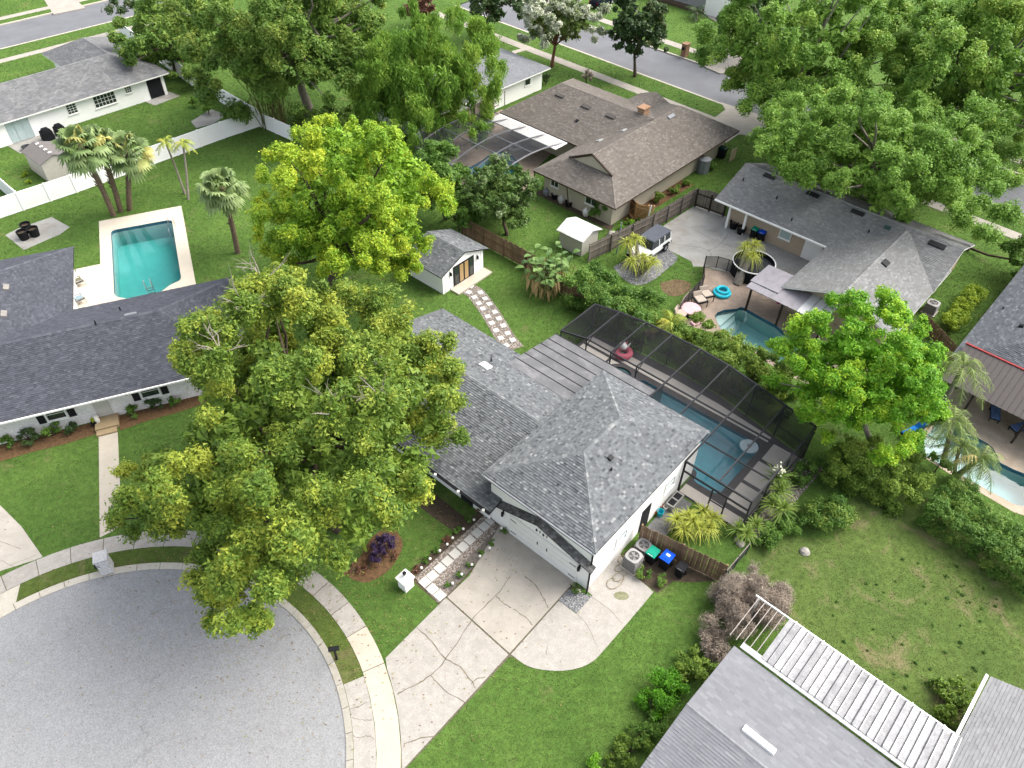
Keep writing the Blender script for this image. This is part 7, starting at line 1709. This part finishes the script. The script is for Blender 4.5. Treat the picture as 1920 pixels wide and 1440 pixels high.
# hose
r_ = np.random.default_rng(5); t = thing('garden_hose', at(1150, 1075), 'tan garden hose tangled along the garage wall', 'hose'); pts = []
for k in range(90):
    u = k / 89; a = 1.2 + 3.9 * (1 - u); cx = MF(a, .75 + .25 * math.sin(u * 9)); ph = u * 2 * math.pi * 7; pts.append(cx + MF.A * math.cos(ph) * (.35 + .15 * u) + MF.B * math.sin(ph) * .3 + Vector((0, 0, .045 + .03 * math.sin(ph * .5) ** 2)))
MB().tube(pts, .022, 5).build('coil', M_hose, t)
# planter box and toys by the side door
p = at(1258, 940); t = thing('planter_box', p, 'grey trough with two dark openings against the garage wall', 'planter'); MB().fbox(MF, 7.8, 9.1, .2, .75, 0, .5).build('trough', surf('trough_grey', (.42, .41, .38)), t)
for a in (7.9, 8.5): MB().fbox(MF, a, a + .48, .27, .68, .5, .51).build('opening', M_black, t)
for x, y, mt, sz, nm, lab in ((1228, 962, M_orange, .35, 'toy_bucket', 'orange plastic bucket by the black side door'), (1237, 966, M_aqua, .42, 'toy_tub', 'blue plastic tub beside the orange bucket'), (1240, 952, surf('peach_plastic', (.7, .4, .3)), .3, 'toy_tub', 'peach coloured tub nearest the garage wall'), (1247, 955, M_trim, .3, 'toy_tub', 'white plastic tub next to the grey trough')):
    p = at(x, y); tag(MB().lathe(p, [(sz * .38, 0), (sz * .52, sz), (sz * .46, sz), (sz * .36, sz * .25)], 14).build(nm, mt), lab, 'tub', 'plastic tubs by the side door')

# ------------------------------------------------------------------ pool things
# round floating filter lid, unicorn float, ladder, rails
p = MF(15.35, 1.35, -.1); p = at(1404, 838, -.1)
t = thing('pool_float', p, 'pale round float lying on the teal pool', 'pool float'); MB().lathe(p, [(.55, 0), (.62, .08), (.5, .13), (.15, .12)], 24).build('disc', M_paleblue, t); MB().lathe(p + Vector((0, 0, .12)), [(.14, 0), (.12, .1)], 12).build('hub', M_grey, t)
p = at(1168, 665, .05); t = thing('inflatable_float', p, 'white and pink inflatable animal ring on the cage deck', 'pool float')
MB().torus(p + Vector((0, 0, .22)), .5, .24, 22, 8).build('ring', M_pink, t, smooth=True)
MB().tube([p + Vector((-.1, .35, .4)), p + Vector((-.1, .3, .75)), p + Vector((-.05, .1, .95))], [.24, .22, .2], 10).build('neck', M_trim, t, smooth=True)
MB().tube([p + Vector((-.05, .22, .92)), p + Vector((0, -.1, .9)), p + Vector((0, -.28, .8))], [.2, .22, .13], 10).build('head', M_trim, t, smooth=True)
for x in (-.14, .14): MB().tube([p + Vector((x, .05, 1.05)), p + Vector((x * 1.4, .08, 1.28))], [.07, .01], 6).build('ear', M_pink, t)
MB().tube([p + Vector((.3, .4, .4)), p + Vector((.55, .55, .7))], [.1, .03], 6).build('tail', M_trim, t)
def rail_pair(label, px, py, ang, parent_name='pool_ladder'):
    p = at(px, py); t = thing(parent_name, p, label, 'pool ladder'); d = Vector((math.cos(ang), math.sin(ang), 0)); n = Vector((-d.y, d.x, 0))
    for s in (-.25, .25): MB().tube([p + n * s, p + n * s + Vector((0, 0, .75)) + d * .1, p + n * s + d * .5 + Vector((0, 0, .8)), p + n * s + d * .7 + Vector((0, 0, -.3)), p + n * s + d * .7 + Vector((0, 0, -.9))], .025, 6).build('handrail', M_chrome, t)
    for k in range(3): MB().beam(p + d * .7 - n * .25 + Vector((0, 0, -.2 - .25 * k)), p + d * .7 + n * .25 + Vector((0, 0, -.2 - .25 * k)), .08, .03).build('tread', M_chrome, t)
rail_pair('steel ladder at the right side of the turquoise pool', 330, 424, LF.r + math.pi)
rail_pair('steel handrail at the near end of the turquoise pool', 281, 545, LF.r + math.pi / 2, 'pool_handrail')
# chairs
def lounge(label, px, py, rz, cush, frame, name='patio_chair', group=None, s=1.0, back=.55):
    p = at(px, py); t = thing(name, p, label, 'chair', group, rz); ROOT[t.name] = Vector((0, 0, 0)); w, d_ = .62 * s, .62 * s
    MB().box((0, 0, .34 * s), w, d_, .07).build('seat_frame', frame, t); MB().box((0, -.02, .41 * s), w * .86, d_ * .86, .1).build('seat_cushion', cush, t, bevel=.03)
    m = MB().hexa([(-w * .43, d_ * .36, .45), (w * .43, d_ * .36, .45), (w * .43, d_ * .48, .45), (-w * .43, d_ * .48, .45)], [(-w * .43, d_ * .55, .45 + back), (w * .43, d_ * .55, .45 + back), (w * .43, d_ * .67, .45 + back), (-w * .43, d_ * .67, .45 + back)]); m.build('backrest', cush, t, bevel=.03)
    for x in (-1, 1):
        MB().beam((x * w * .5, -d_ * .5, .6), (x * w * .5, d_ * .5, .62), .06, .05).build('arm', frame, t)
        for y in (-1, 1): MB().beam((x * w * .5, y * d_ * .48, 0), (x * w * .5, y * d_ * .48, .6), .05, .05).build('leg', frame, t)
    ROOT[t.name] = p; return t
cg = 'cushioned chairs on the paver patio'
lounge('tan cushioned patio chair farthest along the mesh fence', 1322, 562, math.radians(20), M_cushion, M_black, group=cg, s=1.5)
lounge('tan cushioned patio chair beside the pink table', 1310, 572, math.radians(20), M_cushion, M_black, group=cg, s=1.5)
lounge('tan cushioned patio chair at the near side of the pink table', 1276, 598, math.radians(60), M_cushion, M_black, group=cg, s=1.4)
p = at(1293, 590); t = thing('patio_table', p, 'round table under a pale pink cloth on the paver patio', 'table'); MB().lathe(p, [(.5, .0), (.12, .1), (.12, .62)], 16).build('base', M_black, t)
MB().lathe(p + Vector((0, 0, .66)), [(.72, -.18), (.78, .0), (.74, .03), (.05, .04)], 24).build('cloth', M_palepink, t)
p = at(1305, 606); t = thing('patio_cushion', p, 'small pink deck chair cushion near the hedge', 'cushion'); MB().box(p, .9, .5, .16, .5).build('seat', M_palepink, t, bevel=.05); MB().box(p + Vector((.4, .25, .1)), .25, .5, .3, .5).build('bolster', M_pink, t, bevel=.05)
p = at(1353, 551); t = thing('paddling_pool', p, 'small aqua inflatable paddling pool on the patio', 'paddling pool'); MB().torus(p + Vector((0, 0, .14)), .62, .14, 26, 8).build('ring', M_aqua, t, smooth=True); MB().torus(p + Vector((.05, .1, .32)), .45, .13, 22, 8).build('upper_ring', M_aqua, t, smooth=True); MB().lathe(p, [(.62, .02), (.6, .05)], 24).build('floor', surf('pale_aqua_vinyl', (.25, .62, .70)), t)
p = at(1459, 577); t = thing('swing_seat', p, 'hot pink plastic swing seat hanging under the patio roof', 'swing')
MB().hexa([p + Vector(v) for v in ((-.3, -.25, .55), (.3, -.25, .55), (.3, .2, .6), (-.3, .2, .6))], [p + Vector(v) for v in ((-.33, -.28, .66), (.33, -.28, .66), (.33, .25, .72), (-.33, .25, .72))]).build('seat', M_hotpink, t, bevel=.03)
MB().hexa([p + Vector(v) for v in ((-.3, .16, .65), (.3, .16, .65), (.3, .24, .65), (-.3, .24, .65))], [p + Vector(v) for v in ((-.26, .3, 1.2), (.26, .3, 1.2), (.26, .38, 1.2), (-.26, .38, 1.2))]).build('backrest', M_hotpink, t, bevel=.02)
for x in (-.3, .3): MB().tube([p + Vector((x, .0, .66)), p + Vector((x, .1, 2.35))], .012, 4).build('rope', M_trim, t)
# round above ground pool
p = at(1408, 512); t = thing('above_ground_pool', p, 'round black above ground pool with white rim behind the ponytail palm', 'pool'); R_ = 1.75
MB().lathe(p, [(R_, 0), (R_, 1.15), (R_ - .04, 1.15), (R_ - .04, .6)], 32, closed=True).build('wall', M_cover, t); MB().torus(p + Vector((0, 0, 1.16)), R_, .05, 40, 6).build('rim', M_trim, t)
MB().lathe(p, [(R_ - .05, .7), (R_ - .05, .78)], 32).build('cover', surf('dark_pool_cover', (.045, .05, .055)), t)
for k in range(10): a = k * .628; MB().box(p + Vector((math.cos(a) * (R_ + .03), math.sin(a) * (R_ + .03), 0)), .07, .07, 1.15, a).build('upright', M_bronze, t)
for x, y, lab in ((1374, 428, 'black plant pot nearest the grey house porch'), (1388, 438, 'larger black plant pot beside the first'), ):
    p = at(x, y); t = thing('plant_pot', p, lab, 'pot', 'black pots by the beige wall'); MB().lathe(p, [(.3, 0), (.42, .7), (.36, .7), (.34, .5)], 14).build('pot', M_black_p, t); MB().lathe(p + Vector((0, 0, .5)), [(.35, 0), (.2, .12)], 10).build('soil', M_soil, t)
p = at(1376, 418); t = thing('wooden_crate', p, 'wooden crate of firewood against the porch wall', 'crate'); MB().box(p, 1.1, .5, .9, GF.r + math.pi / 2).build('crate', M_wood, t)
for k in range(8): q = p + Vector((rng.normal() * .25, rng.normal() * .2, .9 + .1 * (k % 3))); MB().tube([q, q + Vector((.35, .3, .02))], .06, 6).build('log', M_cedar, t)
# loungers under the brown patio roof and at the right pool
def lounger(label, px, py, rz, cush, group):
    p = at(px, py); t = thing('sun_lounger', p, label, 'sun lounger', group, rz); ROOT[t.name] = Vector((0, 0, 0))
    MB().box((0, -.2, .3), .66, 1.3, .06).build('frame', M_black, t); MB().box((0, -.2, .36), .6, 1.25, .1).build('cushion', cush, t, bevel=.03)
    MB().hexa([(-.3, .44, .36), (.3, .44, .36), (.3, .54, .36), (-.3, .54, .36)], [(-.3, .85, .8), (.3, .85, .8), (.3, .95, .8), (-.3, .95, .8)]).build('backrest', cush, t, bevel=.03)
    for x in (-.28, .28):
        for y in (-.75, .4): MB().beam((x, y, 0), (x, y, .3), .05, .05).build('leg', M_black, t)
    ROOT[t.name] = p; return t
M_bs = surf('blue_stripe', (.16, .26, .52), .3, 3, .8, 20, .2, .1)
lounger('bright blue sun lounger on the deck under the round tree', 1708, 815, math.radians(-60), surf('bright_blue_cushion', (.01, .19, .58)), 'blue loungers at the right pool')
lounger('blue and white lounger just inside the brown patio roof', 1862, 778, math.radians(-25), M_bs, 'blue loungers at the right pool')
lounger('blue and white lounger at the right picture edge', 1912, 806, math.radians(-70), M_bs, 'blue loungers at the right pool')
lounge('dark folding chair half hidden under the round tree', 1698, 772, 1.0, surf('navy_cloth', (.03, .06, .14)), M_black)
# left garden: covered grills, chairs, pots
for x, y, lab, s in ((92, 262, 'black covered grill with white tabs by the glass doors', 1.05), (115, 252, 'second black covered grill nearer the window', .95)):
    p = at(x, y); t = thing('covered_grill', p, lab, 'grill', 'covered grills on the back patio'); MB().box(p, 1.1 * s, .9 * s, .95 * s, .8, .92).build('cover', M_cover, t, bevel=.05); MB().box(p + Vector((0, 0, .95 * s)), .8 * s, .6 * s, .28 * s, .8, .7).build('hood', M_cover, t, bevel=.05)
lounge('dark wicker chair by the glass doors', 46, 256, .8, surf('dark_wicker', (.09, .075, .07)), M_black, s=1.2)
lounge('patio chair with a pink cushion by the glass doors', 60, 252, .8, surf('mauve_cushion', (.5, .33, .40)), M_black, s=1.2)
lounge('patio chair with a tan cushion by the covered grill', 73, 247, .8, M_cushion, M_black, s=1.2)
p = at(52, 281); t = thing('fire_pit', p, 'round dark fire pit on the back patio', 'fire pit'); MB().lathe(p, [(.3, 0), (.45, .35), (.5, .4), (.4, .38), (.3, .2)], 16).build('bowl', M_bronze, t)
for x, y, lab in ((47, 448, 'left of three black tubs on the old concrete pad'), (53, 434, 'rear one of three black tubs on the old concrete pad'), (67, 442, 'right one of three black tubs on the old concrete pad')):
    p = at(x, y); t = thing('black_tub', p, lab, 'tub', 'black tubs on the concrete pad'); MB().lathe(p, [(.36, 0), (.46, .8), (.4, .8), (.36, .3)], 16).build('tub', M_black_p, t); MB().lathe(p, [(.38, .55), (.37, .6)], 14).build('contents', M_soil, t)
lounge('folding chair beside the wing wall at the turquoise pool', 150, 535, 2.4, surf('olive_cloth', (.20, .19, .12)), M_chrome, s=1.1)
lounge('pale blue deck chair beside the wing wall at the turquoise pool', 152, 568, 2.4, surf('pale_blue_cloth', (.30, .42, .50)), M_chrome, s=1.1)
for x, y, lab, mt in ((179, 798, 'dark pot with yellow flowers beside the entry step', None),):
    p = at(x, y); t = thing('flower_pot', p, lab, 'pot'); MB().lathe(p, [(.16, 0), (.22, .36), (.18, .36)], 12).build('pot', M_black_p, t); r_ = np.random.default_rng(3); Q, tn, wm = leaf_cloud(np.array([[p.x, p.y, .55]]), np.array([.32]), 1500, .1, r_, warmth=.9); crown_mesh(t, Q, tn, wm, L_yellow, 'flowers')
for i, (x, y, lab, mt) in enumerate(((1008, 352, 'white ornament at the far end of the brown house wall', M_trim), (1024, 366, 'grey tub beside the brown house wall', M_grey), (1040, 372, 'black tub in the middle of the brown house wall', M_black_p), (1052, 380, 'pale stone ornament along the brown house wall', M_stone), (1066, 386, 'dark pot at the downpipe of the brown house', M_black_p), (1098, 404, 'low white edging trough near the round bush', M_trim))):
    p = at(x, y); tag(MB().lathe(p, [(.22, 0), (.32, .3), (.3, .55), (.16, .62), (.1, .8)] if i % 2 else [(.3, 0), (.38, .5), (.3, .5), (.28, .3)], 12).build('garden_ornament', mt), lab, 'ornament', 'pots and ornaments along the brown house wall')
for x, y, lab, sz in ((1508, 1035, 'pale rock beside the round shrub', .32), (1388, 1020, 'pale stone at the yucca foot', .28), (1382, 1012, 'smaller pale stone behind the yucca', .2), (1148, 442, 'white boulder behind the grey fence', .5)):
    p = at(x, y); m = MB().lathe(p - Vector((0, 0, .05)), [(sz * .8, 0), (sz, sz * .35), (sz * .7, sz * .8), (sz * .25, sz)], 9); m.v = [(v[0] + rng.normal() * sz * .06, v[1] + rng.normal() * sz * .06, v[2]) for v in m.v]; tag(m.build('rock', surf('pale_rock', (.46, .43, .38), .15, 4)), lab, 'rock')
# ------------------------------------------------------------------ cars
def car(name, label, px, py, rz, paint, top, boxy=True):
    p = at(px, py); t = thing(name, p, label, 'car', None, rz); ROOT[t.name] = Vector((0, 0, 0))
    L_, W_, = 4.2, 1.75
    m = MB().hexa([(-L_ / 2, -W_ / 2, .45), (L_ / 2, -W_ / 2, .45), (L_ / 2, W_ / 2, .45), (-L_ / 2, W_ / 2, .45)], [(-L_ / 2, -W_ / 2 + .04, 1.05), (L_ / 2, -W_ / 2 + .08, 1.0), (L_ / 2, W_ / 2 - .08, 1.0), (-L_ / 2, W_ / 2 - .04, 1.05)]); m.build('body', paint, t, bevel=.05)
    x0, x1 = (-L_ / 2 + .03, .55) if boxy else (-L_ / 2 + .5, .7)
    cab = MB().hexa([(x0, -W_ / 2 + .06, 1.05), (x1 + .25, -W_ / 2 + .06, 1.03), (x1 + .25, W_ / 2 - .06, 1.03), (x0, W_ / 2 - .06, 1.05)], [(x0 + .1, -W_ / 2 + .16, 1.72), (x1, -W_ / 2 + .18, 1.72), (x1, W_ / 2 - .18, 1.72), (x0 + .1, W_ / 2 - .16, 1.72)]).build('cabin', top if boxy else G_dark, t, bevel=.03)
    MB().hexa([(x0 + .02, -W_ / 2 + .1, 1.70), (x1 + .05, -W_ / 2 + .1, 1.70), (x1 + .05, W_ / 2 - .1, 1.70), (x0 + .02, W_ / 2 - .1, 1.70)], [(x0 + .08, -W_ / 2 + .14, 1.79), (x1 - .02, -W_ / 2 + .14, 1.78), (x1 - .02, W_ / 2 - .14, 1.78), (x0 + .08, W_ / 2 - .14, 1.79)]).build('roof', top, t, bevel=.03)
    MB().quad((x1 + .24, -W_ / 2 + .14, 1.07), (x1 + .24, W_ / 2 - .14, 1.07), (x1 + .04, W_ / 2 - .24, 1.68), (x1 + .04, -W_ / 2 + .24, 1.68)).build('windscreen', G_dark, t)
    for s in (-1, 1):
        for k, (u0, u1) in enumerate(((x1 - .75, x1 - .02), (x1 - 1.55, x1 - .82), (x0 + .18, x1 - 1.65))):
            y0, y1 = s * (W_ / 2 - .052), s * (W_ / 2 - .152)
            w_ = MB().quad((u0, y0 + s * .012, 1.12), (u1, y0 + s * .012, 1.12), (u1, y1 + s * .012, 1.62), (u0, y1 + s * .012, 1.62)).build('side_window', G_dark, t)
            MB().beam((u0 - .03, y0 + s * .03, 1.08), (u0 - .03, y1 + s * .03, 1.66), .07, .03).build('window_frame', paint, w_)
        for x in (-1.28, 1.32):
            wh = MB().tube([(x, s * (W_ / 2 - .16), .38), (x, s * (W_ / 2 + .06), .38)], .38, 18).build('wheel', M_rubber, t); MB().tube([(x, s * (W_ / 2 + .05), .38), (x, s * (W_ / 2 + .075), .38)], .2, 12).build('rim', M_grey, wh)
            MB().hexa([(x - .5, s * (W_ / 2 - .05), .72), (x + .5, s * (W_ / 2 - .05), .72), (x + .5, s * (W_ / 2 + .12), .72), (x - .5, s * (W_ / 2 + .12), .72)], [(x - .42, s * (W_ / 2 - .05), .82), (x + .42, s * (W_ / 2 - .05), .82), (x + .42, s * (W_ / 2 + .1), .82), (x - .42, s * (W_ / 2 + .1), .82)]).build('fender', M_black_p if boxy else paint, t)
        MB().box((L_ / 2 + .01, s * .55, .72), .06, .2, .2).build('headlight', M_lamp, t); MB().box((-L_ / 2 - .01, s * .7, .72), .05, .14, .26).build('tail_light', surf('red_lens', (.4, .01, .01), .02, 2, .2), t)
    for x in (-L_ / 2 - .08, L_ / 2 + .08): MB().box((x, 0, .45), .16, W_ - .1, .2).build('bumper', M_black_p, t)
    MB().tube([(-L_ / 2 - .02, 0, .95), (-L_ / 2 - .22, 0, .95)], .36, 16).build('spare_wheel' if boxy else 'boot_badge', M_rubber, t) if boxy else None
    ROOT[t.name] = p; return t
car('off_road_car', 'white off road car with a grey soft top parked by the fence', 1215, 475, GF.r + math.pi, M_carwhite, M_softtop, True)
car('parked_car', 'dark car parked in the far driveway at the top edge', 1128, 10, math.radians(50), M_carblack, G_dark, False)

# ------------------------------------------------------------------ grass blades over the lawns in view
r_ = np.random.default_rng(77); N = 380000
px, py = r_.random(N) * 2000 - 40, 1480 - 1480 * r_.random(N) ** .92
xr = (px - 960) / CAM_F; yr = -(py - 720) / CAM_F; X = xr * CR + yr * SR; Y = -xr * SR + yr * CR
dz = -ST + Y * CT; tt = -CAM_H / dz; gx, gy = X * tt, (CT + Y * ST) * tt
keep = np.ones(N, bool)
for poly in PAVED: keep &= ~inpoly(gx, gy, poly)
for fr, a0, a1, b0, b1 in ((MF, -.1, 11.3, -7.4, .1), (MF, -.2, 9.9, -21, -7), (MF, 13.7, 18.6, -28.8, -24.9), (LF, -16, 15, -10, -.7), (LF, -6.5, 3.7, -18.5, -9), (BF, .9, 20, -19.6, -.9), (GF, -6.7, 9, .5, 18.5), (TF, -25, 0, -15, -.5), (NF, -20, 0, -10, -.8), (RF, -5, 3.5, .9, 20), (RF, 4.5, 11, 11, 20), (DF, .5, 20, .4, 13), (FF, -.4, 9.5, -12, 5.6)):
    keep &= ~inpoly(gx, gy, [fr(a0, b0), fr(a1, b0), fr(a1, b1), fr(a0, b1)])
gx, gy = gx[keep], gy[keep]; n = len(gx)
sc = np.clip(tt[keep] / 50, .75, 1.9); az = r_.random(n) * 6.28; h = (.03 + .04 * r_.random(n)) * sc; w = (.018 + .02 * r_.random(n)) * sc; ln = h * (.6 + .9 * r_.random(n)); a2 = r_.random(n) * 6.28
V = np.zeros((n, 3, 3)); V[:, 0] = np.c_[gx - np.cos(az) * w, gy - np.sin(az) * w, np.full(n, .002)]; V[:, 1] = np.c_[gx + np.cos(az) * w, gy + np.sin(az) * w, np.full(n, .002)]; V[:, 2] = np.c_[gx + np.cos(a2) * ln, gy + np.sin(a2) * ln, h]
patch = .5 + .5 * np.sin(gx * .55 + np.sin(gy * .4) * 2) * np.sin(gy * .6 + np.sin(gx * .33) * 2)
yard = inpoly(gx, gy, [tuple(p) for p in yd])
warm = np.clip(r_.random(n) ** 3 * .8 + yard * (patch > .55) * .5 * r_.random(n), 0, 1)
L_grass = leaf_mat('grass_blades', (.048, .092, .020), (.080, .142, .030), (.120, .192, .045), (.20, .18, .085), .3)
me = fast_mesh('grass', V.reshape(-1, 3), 3, L_grass, {'tone': np.clip(.2 + .4 * r_.random(n) + .3 * patch, 0, 1), 'warm': warm})
tag(link('grass', me, loc=(0, 0, 0)), 'short green lawn grass round all the houses', 'grass', kind='stuff')

# fallen leaves under the oak, weeds in the worn lawn
r_ = np.random.default_rng(91); n = 2600; c = np.array([-11.5, 23.5]); q = c + r_.normal(size=(n, 2)) * np.array([6.5, 5.5]); az = r_.random(n) * 6.28; sz = .035 + .035 * r_.random(n)
V = np.zeros((n, 3, 3))
for k in range(3): V[:, k] = np.c_[q[:, 0] + np.cos(az + k * 2.1) * sz, q[:, 1] + np.sin(az + k * 2.1) * sz * .7, .034 + .02 * r_.random(n)]
road_ = np.hypot(q[:, 0] - RC.x, q[:, 1] - RC.y) < RR - .1; V[road_, :, 2] -= .135
me = fast_mesh('fallen_leaves', V.reshape(-1, 3), 3, leaf_mat('dry_leaves', (.10, .06, .03), (.20, .13, .06), (.30, .22, .10), (.22, .24, .06), .1), {'tone': r_.random(n), 'warm': (r_.random(n) < .3) * .8})
tag(link('fallen_leaves', me, loc=(0, 0, 0)), 'brown fallen leaves scattered under the big oak', 'leaves', kind='stuff')
P_ = np.array([[*at(1560 + 330 * a - 60 * b, 985 + 270 * b + 60 * a)] for a, b in r_.random((60, 2))]); P_[:, 2] = .04
Q, tn, wm = leaf_cloud(P_, .10 + .16 * r_.random(len(P_)) ** 2, 2200, .07, r_, minz=.01, flat=.5, warmth=.0)
keep = inpoly(Q[:, 0, 0], Q[:, 0, 1], [tuple(p) for p in yd]); me = fast_mesh('weeds', Q[keep].reshape(-1, 3), 3, L_shrub, {'tone': tn[keep] * .5, 'warm': wm[keep]})
tag(link('weeds', me, loc=(0, 0, 0)), 'dark green weed tufts in the worn right lawn', 'weeds', kind='stuff')
